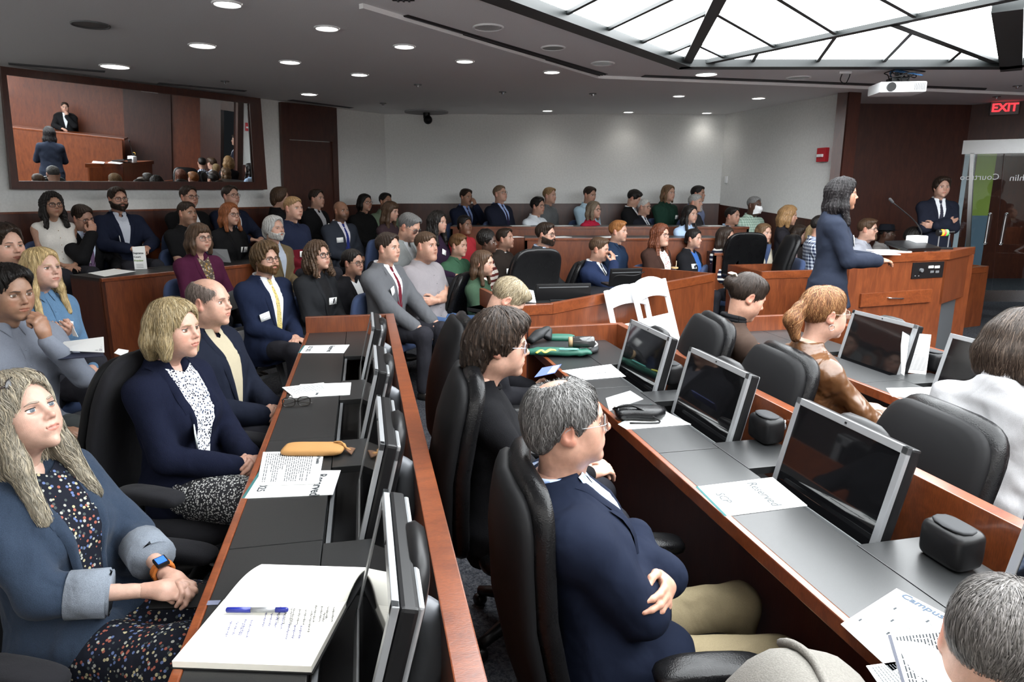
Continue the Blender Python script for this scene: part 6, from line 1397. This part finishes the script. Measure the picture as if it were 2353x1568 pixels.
for s in PEOPLE:
    s['extra'] = EXTRA.get(s['key'], ()); r = person(s); FIG[s['key']] = r
    sc = r.scale[0]; base = r.location; f = np.array((-math.sin(math.radians(s['yaw'])), math.cos(math.radians(s['yaw']))))
    if s['chair'] in ('L', 'F'):
        p = np.array(base[:2]) + f*s.get('chair_f', .07); office_chair(LCH if s['chair'] == 'L' else FCH, (p[0], p[1], FZ), s.get('chair_yaw', s['yaw']), ('black leather' if s['chair'] == 'L' else 'black fabric') + ' office chair of the ' + s['key'], lift=float(base[2]) - FZ - .50 + s.get('chair_dz', 0), lean=s.get('chair_lean', max(0, s.get('lean', 0)*.8)))
    elif s['chair'] == 'seat':
        p = np.array(base[:2]) + f*.04; row_seat((p[0], p[1], float(base[2]) - .485), s['yaw'], 'blue audience chair of the ' + s['key'])
# ------------------------------------------------------------------ papers and small things
class Sheet:
    """flat sheet: quad of pixels read as bottom-left, bottom-right, top-right, top-left on height z"""
    def __init__(s, name, quad, z, label, cat='paper', mat=None, th=.0016, grp=None, zs=None, pts=None):
        Pq = pts if pts is not None else [at(x, y, (zs[i] if zs else z)) for i, (x, y) in enumerate(quad)]
        s.P = [np.array(p) for p in Pq]; s.o = s.P[0]; s.n = nrm(np.cross(s.P[1] - s.P[0], s.P[3] - s.P[0])); s.n = s.n if (s.n[2] > 0 or abs(s.n[2]) < .3) else -s.n
        s.flip = np.dot(np.cross(s.P[1] - s.P[0], s.P[3] - s.P[0]), s.n) < 0
        s.th = th; s.obj = MB().slab([p - s.o for p in s.P], s.n, th).build(name, mat or PAPER); s.obj.location = s.o
        tag(s.obj, label, cat, grp)
    def pt(s, u, v): 
        P_ = s.P; return (P_[0]*(1-u)*(1-v) + P_[1]*u*(1-v) + P_[2]*u*v + P_[3]*(1-u)*v) - s.o + s.n*(s.th + .0006)
    def rects(s, R, mat=None, name='print_lines', stuff=True):
        pc = Pc()
        for (u0, v0, u1, v1) in R: pc.add([s.pt(u0, v0), s.pt(u1, v0), s.pt(u1, v1), s.pt(u0, v1)], [(0,1,2,3)])
        o = link(name, mesh_from(name, pc, False, False), mat or INK, s.obj)
        if stuff and len(R) > 1: o['kind'] = 'stuff'
        return s
    def lines(s, u0, u1, v0, v1, n, seed=1, fill=.42, mat=None, words=True):
        r = np.random.RandomState(seed); R = []
        for i in range(n):
            v = v1 + (v0 - v1)*(i + .5)/n; h = abs(v1 - v0)/n*fill/2; end = u1 if r.rand() > .2 else u0 + (u1 - u0)*r.uniform(.3, .9); u = u0
            while u < end:
                w = min((u1 - u0)*r.uniform(.05, .14), end - u); R.append((u, v - h, u + w, v + h)); u += w + (u1 - u0)*.018
        return s.rects(R, mat)
    def write(s, body, u, v, size, mat=None, bold=0.):
        x = nrm(s.pt(u + .1, v) - s.pt(u, v)); y = s.pt(u, v + .1) - s.pt(u, v); text(body, size, frame(x, y, s.pt(u, v) + s.n*.0003), mat or INK, s.obj, ext=.0002, bold=bold); return s
DKP = simple('navy_cover', (.012,.016,.04), .5)
zL = ZL + .001; zR = ZR + .001; zT = .781
# left desk
Sheet('reserved_sheet', [(697,795), (685,812), (790,812), (803,793)], zL, 'white Reserved sheet at far end of left desk', grp='reserved signs').rects([(.0,.0,1,.04)], TEAL, 'stripe').write('SCP 2025', .12, .14, .038, INK, .0006).write('Reserved', .10, .60, .045, INK, .0008)
Sheet('reserved_sheet', [(690,884), (662,916), (804,908), (807,880)], zL, 'white sheet half under open booklet on left desk').rects([(.62,.42,.9,.46)], PALEINK)
Sheet('programme_booklet', [(744,881), (648,892), (673,912), (753,899)], zL + .004, 'open printed booklet on white sheet before bald man', 'booklet', th=.004).lines(.06, .94, .08, .92, 14, 3)
Sheet('reserved_sheet', [(595,1085), (555,1147), (765,1138), (783,1082)], zL, 'white Reserved sheet with dark stripe under the panelist list').rects([(.0,.0,1,.035)], TEAL, 'stripe').write('SCP 2025', .12, .12, .036, INK, .0006).write('Reserved', .16, .74, .046, INK, .0008)
Sheet('panelist_list', [(605,1040), (590,1117), (732,1113), (745,1038)], zL + .003, 'printed list of panelists lying beside tan pouch on left desk').lines(.06, .92, .06, .84, 22, 7, .36).write('List of Panelists', .05, .90, .018, INK, .0004)
# notebook
q = [at(515,1378,.772), at(795,1383,.772), at(715,1532,.768), at(395,1520,.768), at(840,1283,.800), at(600,1280,.790)]
nb = empty('open_notebook', q[3] - np.array((0,0,.018)), 0, 'open lined notebook with handwriting and blue pen on left desk', 'notebook'); ob = np.array(nb.location)
def vol(P, dz, name, mat, par): return MB().hex8([p - np.array((0,0,dz)) - ob for p in P] + [p - ob for p in P]).build(name, mat, par)
near = vol([q[3], q[2], q[1], q[0]], .014, 'page_block', CREAM, nb); c = (q[3] + q[2] + q[1] + q[0])/4
pc = Pc(); n_ = 15; rows = []                          # the far page arches up from the spine
for t in np.linspace(0, 1, n_):
    h = .020*math.sin(t*math.pi*.75) + .004*(1-t); rows.append(np.array([(q[0]*(1-t) + q[5]*t)*np.array((1,1,0)) + np.array((0,0,.755 + .012*(1-t) + h)), (q[1]*(1-t) + q[4]*t)*np.array((1,1,0)) + np.array((0,0,.755 + .012*(1-t) + h*1.35))]) - ob)
V = np.concatenate([np.array([r[0] for r in rows]), np.array([r[1] for r in rows]), np.array([r[1] for r in rows]) - (0,0,.008), np.array([r[0] for r in rows]) - (0,0,.008)]).reshape(4, n_, 3).reshape(-1, 3)
pc.add(V, gridq(4, n_)); pc.add(V, [[3*n_ + i, i, i+1, 3*n_ + i + 1][::-1] for i in range(n_-1)]); link('far_page', mesh_from('far_page', pc, True, False), CREAM, nb)
cov = [c + (p - c)*1.03 for p in (q[3], q[2], q[1], q[0])]; vol([p - np.array((0,0,.0145)) for p in cov], .003, 'cover', BLACKP, nb)
cf = [q[0], q[1], q[4], q[5]]; c2 = sum(cf)/4; vol([np.array((*(c2 + (p - c2)*1.03)[:2], .756)) for p in cf], .004, 'cover', BLACKP, nb)
def nbp(u, v): return q[3]*(1-u)*(1-v) + q[2]*u*(1-v) + q[1]*u*v + q[0]*(1-u)*v - ob + np.array((0,0,.0006))
rl = Pc()
for v in np.linspace(.06, .97, 24):
    a, b = nbp(.03, v), nbp(.97, v); e_ = (nbp(.03, v + .004) - a); rl.add([a, b, b + e_, a + e_], [(0,1,2,3)])
o_ = link('ruled_lines', mesh_from('ruled_lines', rl, False, False), simple('ruling', (.62,.64,.62), .8), near); o_['kind'] = 'stuff'; o_.location = (0,0,0)
hw = Pc(); rs = np.random.RandomState(8); hb = Pc()
for (u0, v0, ang_, L_, n2, pcx) in ((.20,.62,-58,.30,3,hb),(.30,.66,-58,.36,2,hb),(.42,.78,-55,.36,4,hb),(.50,.88,-50,.40,3,hw),(.62,.86,-58,.42,4,hw),(.66,.60,-58,.34,3,hb),(.78,.92,-60,.34,4,hw),(.88,.80,-62,.20,1,hw)):
    for k in range(n2):
        a_ = math.radians(ang_ + 0); us = u0 + .050*k; m_ = int(L_*rs.uniform(70, 110)); t = np.linspace(0, L_*rs.uniform(.7, 1), m_)
        wig = .010*np.sin(t*210 + rs.rand()*6)*(.5 + .5*np.sin(t*60 + k)); pu = us + t*math.cos(a_)*.72*.45 + wig*.8; pv = v0 - .01*k - t*1.05*.8 + wig
        P_ = np.array([nbp(a, b) for a, b in zip(np.clip(pu,.02,.98), np.clip(pv,.03,.97))]); tube(pcx, P_, .00045, 4, cap=False)
pobj('handwriting', hw, INK, near)['kind'] = 'stuff'; pobj('handwriting', hb, BLUEINK, near)['kind'] = 'stuff'
a, b = at(520,1402,.780), at(662,1402,.780); pn = empty('ballpoint_pen', (a + b)/2, 0, 'blue and silver ballpoint pen lying on open notebook', 'pen'); h_ = (b - a)/2; BL = simple('pen_blue', (.010,.018,.20), .3)
pc = Pc(); tube(pc, [-h_, -h_*.97, -h_*.2], [.0045,.0062,.0062], 12); pobj('pen_cap', pc, BL, pn); pc = Pc(); tube(pc, [-h_*.2, h_*.6], .0058, 12); pobj('barrel', pc, SILVER, pn); pc = Pc(); tube(pc, [h_*.6, h_*.95, h_], [.006,.006,.004], 12); pobj('end_cap', pc, BL, pn)
e_ = tag(MB().slab([np.zeros(3), at(240+0,1370,.76)*0 + np.array((.0,.018,0)), np.array((.03,.02,.0)), np.array((.03,.002,0))], (0,0,1), .001).build('ribbon_marker', simple('ribbon', (.10,.11,.16), .6)), 'dark ribbon bookmark end by open notebook on desk edge', 'ribbon'); e_.location = at(470,1392,zL)
# reading glasses on the desk, tan pouch
g0 = at(682, 935, zL); gl = empty('folded_glasses', g0, math.radians(angL + 90), 'folded black-framed eyeglasses lying on left desk', 'eyeglasses'); pc = Pc()
for sg in (-1, 1):
    a_ = np.linspace(0, 2*math.pi, 25); tube(pc, np.stack([.004*np.cos(a_)*0 + .0, sg*.033 + .027*np.sign(np.cos(a_))*np.abs(np.cos(a_))**.7, .024 + .021*np.sign(np.sin(a_))*np.abs(np.sin(a_))**.7], 1), .0024, 6, (.012,.010,.008), cap=False)
    tube(pc, polyline([(.0,sg*.062,.036), (.02,sg*.05,.030), (.022,-sg*.03,.012), (.020,-sg*.066,.006)], 14), .0024, 6, (.012,.010,.008))
tube(pc, [(0,-.008,.03), (.0,.008,.03)], .0024, 6, (.012,.010,.008)); gl.rotation_euler = (0, 0, math.radians(angL + 90)); pobj('frame', pc, GLOSSV, gl)
pc = Pc()
for sg in (-1, 1):
    a_ = np.linspace(0, 2*math.pi, 20, endpoint=False); pc.add(np.concatenate([np.stack([0*a_, sg*.033 + f*.026*np.cos(a_), .024 + f*.02*np.sin(a_)], 1) for f in (.02, .98)]), gridq(2, 20, True))
pobj('lens', pc, LENS, gl)['kind'] = 'stuff'
a, b = at(650, 1034, zL + .012), at(792, 1034, zL + .012); TAN = mk_leather('tan_suede', (.36,.185,.060), .75); po = empty('suede_pouch', (a + b)/2 - np.array((0,0,.012)), math.atan2((b-a)[1], (b-a)[0]), 'tan suede pouch with tassel lying across left desk', 'pouch'); L_ = np.linalg.norm(b - a)/2
pc = Pc(); super_pad(pc, L_, .014, .052, .35, .6, 30, 11, None, np.array([[1,0,0],[0,0,-1],[0,1,0]]), (0,0,.016)); pobj('pouch_body', pc, TAN, po)
pc = Pc(); tube(pc, polyline([(L_*.6,.03,.03), (L_*.85,.02,.034), (L_*1.05,.0,.02), (L_*1.2,-.005,.012)], 14), .004, 6); pobj('zip_cord', pc, TAN, po)
pc = Pc()
for k in range(9): tube(pc, polyline([(L_*1.02,.0,.014), (L_*1.12,.004*(k-4),.014), (L_*1.28,.007*(k-4),.005)], 8), .003, 5)
pobj('tassel', pc, simple('tassel_brown', (.12,.055,.025), .8), po)
# held booklet and papers at far left
Sheet('held_booklet', None, 0, 'open booklet held in lap of man at left edge', 'booklet', pts=[atd(134,806,3.05), atd(240,811,2.95), atd(238,775,3.05), atd(134,788,3.15)], th=.002).lines(.04, .96, .08, .86, 11, 5, .4).rects([(.86,.9,.97,.95)])
Sheet('booklet_cover', None, 0, 'dark cover leaf under the held open booklet', 'booklet', pts=[atd(122,828,2.98), atd(238,820,2.92), atd(238,812,2.98), atd(126,812,3.06)], mat=DKP, th=.003)
Sheet('loose_paper', None, 0, 'white paper on lap behind the woman in navy cardigan', pts=[atd(262,812,3.3), atd(290,822,3.3), atd(296,806,3.35), atd(272,802,3.35)])
Sheet('loose_paper', None, 0, 'white paper folded on lap of blond woman in blue denim', pts=[atd(168,772,3.75), atd(180,775,3.72), atd(162,738,3.78), atd(157,742,3.80)])
# middle desk
Sheet('reserved_sheet', [(1404,838), (1290,853), (1342,874), (1438,866)], zR, 'white sheet beside first monitor of middle desk').write('Reserved', .3, .55, .03, PALEINK)
Sheet('reserved_sheet', [(1448,899), (1392,916), (1400,945), (1478,918)], zR, 'white sheet before the black handbag on middle desk')
Sheet('reserved_sheet', [(1495,930), (1420,976), (1440,988), (1588,976)], zR, 'white sheet under the black handbag on middle desk').rects([(0,0,1,.03)], TEAL, 'stripe')
Sheet('reserved_sheet', [(1598,1120), (1665,1188), (1855,1163), (1775,1098)], zR, 'bright white Reserved sheet in front of largest dark monitor').rects([(.0,.0,1,.03)], TEAL, 'stripe').write('SCP', .30, .14, .04, PALEINK).write('Reserved', .08, .62, .045, PALEINK)
Sheet('campus_map', [(1932,1436), (2050,1545), (2235,1445), (2060,1354)], zR, 'white Campus Map leaflet beside grey-haired head at bottom right').write('Campus Map', .12, .90, .030, simple('map_ink', (.07,.09,.12), .9, 0., .02), .0008).rects([(.1 + .13*i, .2 + .09*((i*5) % 7), .1 + .13*i + .028, .2 + .09*((i*5) % 7) + .05) for i in range(6)], INK, 'map_marks').rects([(.15 + .1*i, .25 + .07*((i*3) % 8), .15 + .1*i + .07, .25 + .07*((i*3) % 8) + .006) for i in range(7)], PALEINK)
Sheet('loose_paper', [(1990,1532), (2030,1590), (2120,1570), (2062,1522)], zR, 'white paper under the campus map at bottom edge').lines(.1, .9, .1, .9, 9, 4, .3, PALEINK)
Sheet('panelist_booklet', None, 0, 'booklet with navy edge held before grey-haired head at bottom right', 'booklet', pts=[at(2040,1463,.93), at(2080,1600,.90), at(2235,1600,.92), at(2190,1447,.95)], th=.003).rects([(.0,.0,1,.05)], DKP, 'navy_edge').lines(.05, .95, .10, .95, 17, 9, .45)
# black handbag
a = at(1470, 962, zR); bd_ = at(1528,952,ZR) - at(1412,955,ZR); hb_ = empty('handbag', a, math.atan2(bd_[1], bd_[0]), 'black soft leather handbag with strap on middle desk', 'handbag'); pc = Pc(); super_pad(pc, .105, .024, .055, .5, .6, 30, 13, lambda V: np.stack([V[:,0], V[:,1], V[:,2] + .008*np.sin(V[:,0]*40)], 1), np.array([[1,0,0],[0,0,-1],[0,1,0]]), (0,0,.028)); pobj('bag_body', pc, BLACKL, hb_)
pc = Pc(); tube(pc, polyline([(-.10,.02,.03), (-.11,-.01,.05), (-.04,-.02,.062), (.03,-.055,.03), (.06,-.075,.006), (-.06,-.07,.006)], 26), .006, 6, flat=.5); pobj('strap', pc, BLACKL, hb_); MB().cyl((-.10,.01,.045), (-.10,.012,.049), .010).build('ring', STEEL, hb_)
# green and black bag with its clutter
c = at(1296, 803, ZR); gb = empty('drawstring_bag', c, math.radians(-4), 'black and green drawstring bag lying on end of middle desk', 'bag'); GRN = mk_leather('green_nylon', (.010,.075,.050), .5); BKN = mk_leather('black_nylon', (.012,.013,.014), .5)
w_ = .5*np.linalg.norm(at(1215,815,ZR) - at(1372,808,ZR)); pc = Pc(); super_pad(pc, w_, .020, .19, .5, .6, 34, 11, lambda V: np.stack([V[:,0], V[:,1], V[:,2]*(1 - .25*(V[:,0]/w_))], 1), np.array([[1,0,0],[0,0,-1],[0,1,0]]), (0,0,.018)); pobj('bag_panel', pc, BKN, gb)
pc = Pc(); super_pad(pc, w_*.92, .020, .045, .5, .7, 30, 11, lambda V: np.stack([V[:,0], V[:,1] + .004*np.sin(V[:,0]*90), V[:,2]], 1), np.array([[1,0,0],[0,0,-1],[0,1,0]]), (-.03,-.175,.026)); pobj('green_gusset', pc, GRN, gb)
pc = Pc(); super_pad(pc, .09, .02, .05, .5, .7, 24, 9, None, np.array([[1,0,0],[0,0,-1],[0,1,0]]), (-.02,.10,.05)); pobj('green_lining', pc, GRN, gb)
pc = Pc(); tube(pc, polyline([(-w_,-.03,.05), (-w_*.7,.03,.09), (-w_*.45,.07,.11), (-w_*.5,.02,.06)], 18), [.03,.034,.036,.04,.045,.045,.04,.035,.03,.028,.026,.024,.022,.022,.024,.028,.03,.03], 9, flat=.6); pobj('black_strap', pc, BKN, gb); pc = Pc(); tube(pc, polyline([(w_*.1,-.15,.036), (w_*.6,-.13,.036), (w_*.95,.0,.03), (w_*.85,.15,.03)], 20), .004, 6); pobj('white_piping', pc, PAPER, gb)
for k in range(3): MB().box((.06 + .018*k, -.08, .040), (.022, .006, .001), rotm(0,0,25)).build('logo_mark', WHITEP, gb)
p_ = np.array(c); tn_ = tag(None or link('teal_pen', (lambda pc: mesh_from('teal_pen', tube(pc, [(-.055,0,0), (-.05,0,0), (.05,.0,0), (.06,0,0)], [.003,.0055,.0055,.002], 9)))(Pc()), simple('pen_teal', (.12,.42,.36), .4)), 'pale teal pen lying on the black and green bag', 'pen'); tn_.location = at(1306, 803, ZR + .05)
yl = tag(link('yellow_lanyard', (lambda pc: mesh_from('yellow_lanyard', tube(pc, polyline([(-.05,-.02,0), (-.02,.0,.012), (.0,-.012,.003), (.03,.01,.012), (.06,.035,.004)], 22), .010, 7, flat=.4)))(Pc()), simple('yellow_green', (.42,.42,.05), .6)), 'yellow green lanyard on the black and green bag', 'lanyard'); yl.location = at(1252, 810, ZR + .048)
a, b = at(1308, 786, ZR + .075), at(1366, 786, ZR + .075); bt_ = empty('glass_bottle', (a + b)/2, 0, 'smoky glass bottle with cork lid lying behind the bag', 'bottle'); h_ = (b - a)/2
CLR = mk_lens(); pc = Pc(); tube(pc, [-h_*.75, -h_*.7, h_*.9, h_], [.026,.033,.033,.027], 18); pobj('bottle_body', pc, simple('smoky_glass', (.03,.03,.03), .08, 0., .6), bt_); pc = Pc(); tube(pc, [-h_*1.05, -h_*.75], .029, 16); pobj('cork_lid', pc, simple('cork', (.26,.17,.09), .85), bt_)
# phone / card of the bent man
bc_ = Sheet('blue_card', None, 0, 'blue and white card in hands of man bent over phone', 'card', pts=[atd(1228,868,3.25), atd(1275,858,3.2), atd(1290,838,3.35), atd(1246,846,3.4)], mat=simple('card_blue', (.10,.14,.42), .5)).rects([(.6,.1,.95,.9)], PAPER, 'white_panel')
# right desk
tc = [at(2069,764,.78)]; zt_ = .78
base = [at(2063,852,zt_), at(2078,864,zt_), at(2081,856,zt_), at(2128,861,zt_)]
hgt = .205
tcE = empty('tent_card', base[1], 0, 'white folded tent card with green heading on desk behind brown leather jacket', 'tent card'); o = base[1]; up = np.array((.012,.02,hgt))
for nm, (i, j) in (('left_leaf', (0, 1)), ('right_leaf', (2, 3))):
    n_ = nrm(np.cross(base[j] - base[i], (0,0,1))); lf = MB().slab([base[i] - o, base[j] - o, base[j] - o + up, base[i] - o + up], n_, .0012).build(nm, PAPER, tcE); n_ = n_ if n_[1] < 0 else -n_
    ex = nrm(base[j] - base[i]); w_ = np.linalg.norm(base[j] - base[i]); q0 = base[i] - o + n_*.002
    if nm == 'right_leaf':
        pc = Pc(); r = np.random.RandomState(2)
        for k in range(26):
            z0 = hgt*(.94 - .034*k); 
            if k in (3,4,9,13): continue
            L = w_*(.85 if k > 15 else r.uniform(.35, .62)); pc.add([q0 + ex*w_*.08 + up*(z0/hgt), q0 + ex*(w_*.08 + L) + up*(z0/hgt), q0 + ex*(w_*.08 + L) + up*((z0 + .0026)/hgt), q0 + ex*w_*.08 + up*((z0 + .0026)/hgt)], [(0,1,2,3)])
        link('print_lines', mesh_from('print_lines', pc, False, False), simple('grey_ink', (.2,.21,.22), .7), lf)['kind'] = 'stuff'
    else:
        for k, (wd_, cc) in enumerate((('Supreme', INK), ('Court', INK), ('Preview', simple('green_ink', (.16,.24,.12), .7)))): text(wd_, .0125, frame(ex, up, q0 + ex*w_*.06 + up*(.70 - .12*k)), cc, lf, ext=.0002, bold=.0004)
Sheet('loose_paper', [(2036,893), (2050,912), (2168,918), (2160,890)], zT, 'white sheet on right desk left of person in white shirt')
# tent card and sheets on the left row desk
cL = at(325, 618, 1.0); tcL = empty('tent_card', cL, math.radians(30), 'white three-sided tent card on row desk beside man in purple tie', 'tent card')
MB().prism([(-.055,-.02), (.045,-.05), (.05,.05)], 0, .205).build('card_body', PAPER, tcL)
ex = nrm(np.array((.10,-.03,0))); ny = np.array((-.03,-.10,0)); ny = nrm(ny)
for k, (wd_, cc) in enumerate((('Supreme', INK), ('Court', INK), ('Preview', simple('green_ink', (.20,.30,.10), .7)))): text(wd_, .024, frame(ex, (0,0,1), np.array((-.052,-.021,.14 - .034*k)) + ny*.002), cc, tcL, ext=.0002, bold=.0006)
for k in range(3): MB().box(np.array((-.01,-.034,.045 - .014*k)) + ny*.001, (.06,.001,.003), np.stack([ex, -ny, (0,0,1)], 1)).build('print_line', PALEINK, tcL)
Sheet('loose_paper', [(202,628), (240,636), (312,624), (262,618)], 1.0, 'white papers on left row desk before man in purple tie')
Sheet('grey_folder', None, 0, 'grey folder leaning behind the woman in burgundy blazer', 'folder', pts=[atd(487,600,6.35), atd(531,604,6.3), atd(522,573,6.4), atd(488,572,6.4)], mat=GREYP)
for (x, y, w_, z_, t_) in ((1462,582,30,1.0,'right of red-haired man'),(1175,547,24,1.12,'before the last-row man in dark tie'),(1195,521,26,1.22,'on last row desk by older man in dark tie'),(1290,517,22,1.22,'on last row desk beside man in grey shirt'),(1284,548,30,1.12,'on middle rear desk by man in white shirt'),(1400,547,22,1.12,'on middle rear desk by woman in red sweater'),(1640,510,30,1.22,'at right end of last row desk'),(330,563,30,1.13,'under bearded man in navy')):
    p_ = at(x, y, z_) if x < 1000 else atd(x, y, 8.45 if z_ < 1.2 else 9.45); e_ = tag(MB().box((0,0,.002), (.26,.19,.003), rotm(0,0,x % 37)).build('loose_paper', PAPER), 'white paper lying on row desk ' + t_, 'paper', 'papers on the rear desks'); z0 = {True: 1.13}.get(x < 1000, float(atd(1206,547,8.3)[2]) if z_ < 1.2 else float(atd(1300,521,9.25)[2])); z0 = 1.0 if x == 1462 else z0; e_.location = (p_[0], p_[1], z0)
# counsel table: screens, cup, papers
def back_screen(px, y, label, kind, yaw, tilt, leg=True):
    a, b, c, d = [atd(x, yy, y) for x, yy in px]; o = (c + d)/2; w = np.linalg.norm(b - a)*1.02; h = (a[2] + b[2])/2 - o[2]; e = empty('monitor' if leg else 'laptop', (o[0], o[1], o[2]), math.radians(yaw), label, kind); R_ = rotm(tilt, 0, 0)
    MB().box(R_ @ np.array((0,0,h/2)), (w, .028, h), R_, .008).build('casing', BLACKP, e, True); MB().box(R_ @ np.array((0,.017,h/2)), (w*.94, .004, h*.9), R_).build('screen', SCREEN, e); MB().box(R_ @ np.array((0,-.016,h*.8)), (w*.9, .004, .006), R_).build('seam', GREYP, e)
    return e, w, h
e_, w_, h_ = back_screen([(1240,655), (1366,648), (1356,682), (1232,697)], 5.35, 'wide black monitor seen from behind on counsel table', 'monitor', 8, 4); MB().box((0,.06,-.0), (.22,.16,.012), None, .004).build('foot', BLACKP, e_)
e_, w_, h_ = back_screen([(1412,622), (1486,608), (1474,648), (1395,664)], 6.15, 'black laptop tilted up on counsel table beside man in navy suit', 'laptop', 12, 14, False); MB().box((0,.10,.0), (w_, .22, .018), None, .004).build('keyboard_base', BLACKP, e_); text('laptop'[:0] or '....', .03, frame((-1,0,0), (0,-.4,1), (0,-.02,h_*.55)), GREYP, e_, 'badge')
pc = Pc(); tube(pc, polyline([(-w_*.5,-.05,.03), (-w_*.35,-.08,.10), (w_*.2,-.1,.10), (w_*.6,-.02,.12)], 24), .005, 6); pobj('cable', pc, BLACKP, e_)
p_ = at(1549, 640, .78); cu = empty('tumbler', p_, 0, 'clear tumbler with wooden lid and straw on counsel table', 'cup'); pc = Pc(); tube(pc, [(0,0,0), (0,0,.004), (0,0,.11)], [.030,.032,.036], 16, cap=False); pobj('glass_body', pc, GLASS, cu); MB().cyl((0,0,.108), (0,0,.122), .039, n=18).build('wooden_lid', simple('bamboo', (.45,.28,.12), .6), cu); MB().cyl((.01,0,.02), (.016,0,.19), .004).build('straw', simple('straw_tan', (.5,.40,.28), .5), cu)
Sheet('crumpled_paper', None, 0, 'white paper standing beside black monitor on counsel table', pts=[at(1205,694,.9), at(1232,696,.9), atd(1226,668,5.0), atd(1207,664,5.0)])
# empty leather chairs in the well
def chair_at(px, py, y, yaw, label, lift=0.): 
    p = atd(px, py, y); office_chair(LCH, (p[0], p[1], FZ), yaw, label, lift=lift)
chair_at(1262, 650, 5.75, -150, 'empty black leather chair with tall back at counsel table', .04); chair_at(1733, 590, 7.75, -172, 'empty black leather chair behind table left of the speaker', .06); chair_at(1862, 590, 7.6, -100, 'black leather chair seen edge-on behind the standing speaker', .06)
# grey folding chair by the man in yellow tie
fg = FIG['man in yellow tie']; fx, fy = fg.location[0], fg.location[1]; yw = math.radians(-122); F_ = np.array((-math.sin(yw), math.cos(yw), 0)); X_ = np.array((math.cos(yw), math.sin(yw), 0)); B_ = np.array((fx, fy, FZ)) - F_*.20
folding_chair(B_ - X_*.22 + np.array((0,0,.84)) - F_*.10, B_ + X_*.22 + np.array((0,0,.84)) - F_*.10, B_ - X_*.22 + F_*.12, B_ + X_*.22 + F_*.12, 'grey folding chair under curly-haired man in yellow tie', GREYP, None)
# things in hands
def wrist(key, sg): return HANDS[key][sg]
ph = empty('phone', tuple(wrist('woman in denim jacket', 1)[0]), 0, 'black phone held in lap of woman in denim jacket', 'phone'); w0, R_ = wrist('woman in denim jacket', 1); MB().box(R_ @ np.array((0,.085,-.038)), (.072,.15,.010), R_, .004).build('phone_body', BLACKP, ph, True); MB().box(R_ @ np.array((0,.085,-.0435)), (.066,.14,.0012), R_).build('phone_screen', SCREEN, ph)
w0, R_ = wrist('person with phone', -1); ph2 = empty('phone', tuple(w0), 0, 'phone with lit blue screen in hand at bottom left corner', 'phone'); MB().box(R_ @ np.array((.03,.10,-.045)), (.078,.16,.010), R_ , .004).build('phone_body', simple('phone_case', (.02,.03,.035), .5), ph2, True); MB().box(R_ @ np.array((.03,.10,-.0385)), (.070,.150,.0015), R_).build('phone_screen', emis('phone_screen', (.10,.36,.62), .9), ph2)
w0, R_ = wrist('man with pen', 1); pn2 = tag(link('held_pen', (lambda pc: mesh_from('held_pen', tube(pc, [R_ @ np.array((-.05,.09,-.05)), R_ @ np.array((.02,.10,-.02)), R_ @ np.array((.09,.11,.0))], .0045, 7)))(Pc()), WHITEP), 'white pen held to lips by man in navy suit', 'pen'); pn2.location = tuple(w0)
# cream coat over the nearest chair
ct = at(1775, 1478, 1.10); yw_ = angR - 92; fy_ = math.radians(yw_); cf_ = np.array((-math.sin(fy_), math.cos(fy_), 0.)); co_ = np.array((ct[0], ct[1], 0.)) + cf_*.36
office_chair(LCH, (co_[0], co_[1], FZ), yw_, 'black leather chair under the cream fleece coat', lift=-.345)
coat = empty('draped_coat', (co_[0] - cf_[0]*.272, co_[1] - cf_[1]*.272, .530), fy_, 'cream fleece coat draped over chair back at bottom edge', 'coat')
CRM = mk_noise('cream_fleece', (.115,.108,.094), (.15,.14,.125), 300., .95, .002); pc = Pc()
def cbend(V):
    V = V.copy(); z = (V[:, 2] + .34)/.68; V[:, 1] += -.05*np.sin(z*3.0) + .05*(V[:, 0]/.255)**2 + .006*np.sin(V[:, 0]*30); V[:, 2] += .008*np.sin(V[:, 0]*16); return V
super_pad(pc, .305, .14, .42, .5, .6, 44, 19, cbend, rotm(-13,0,0), (0,0,0)); pobj('coat_back', pc, CRM, coat)
pc = Pc(); P_ = np.stack([np.linspace(-.25, .25, 30), np.full(30, -.03), .412*(1 - np.abs(np.linspace(-.80, .80, 30))**4.)**.25], 1); P_[:, 2] = np.minimum(P_[:, 2], .408) + .010; tube(pc, cbend(P_) @ rotm(-13,0,0).T, .008, 7); pobj('collar_seam', pc, CRM, coat)
# ------------------------------------------------------------------ seen only in the mirror: bench, judge, doors
jb = empty('judge_bench', (7.2, 4.6, FZ), 0, 'tall cherry bench of the judge seen in wall mirror', 'bench'); MB().box((0,0,.65), (.08,2.6,1.3), None, .01).build('front_panel', CHERRY, jb); MB().box((.25,0,1.30), (.6,2.7,.05), None, .01).build('bench_top', CHERRY_H, jb)
sd_ = tag(MB().box((8.25, 6.35, 1.3), (.05, 1.1, 2.5)).build('door_3', CHERRY_DK), kind='structure'); MB().box((8.22, 6.35, 2.62), (.05, 1.2, .06)).build('trim_8', CHERRY_DK)['kind'] = 'structure'
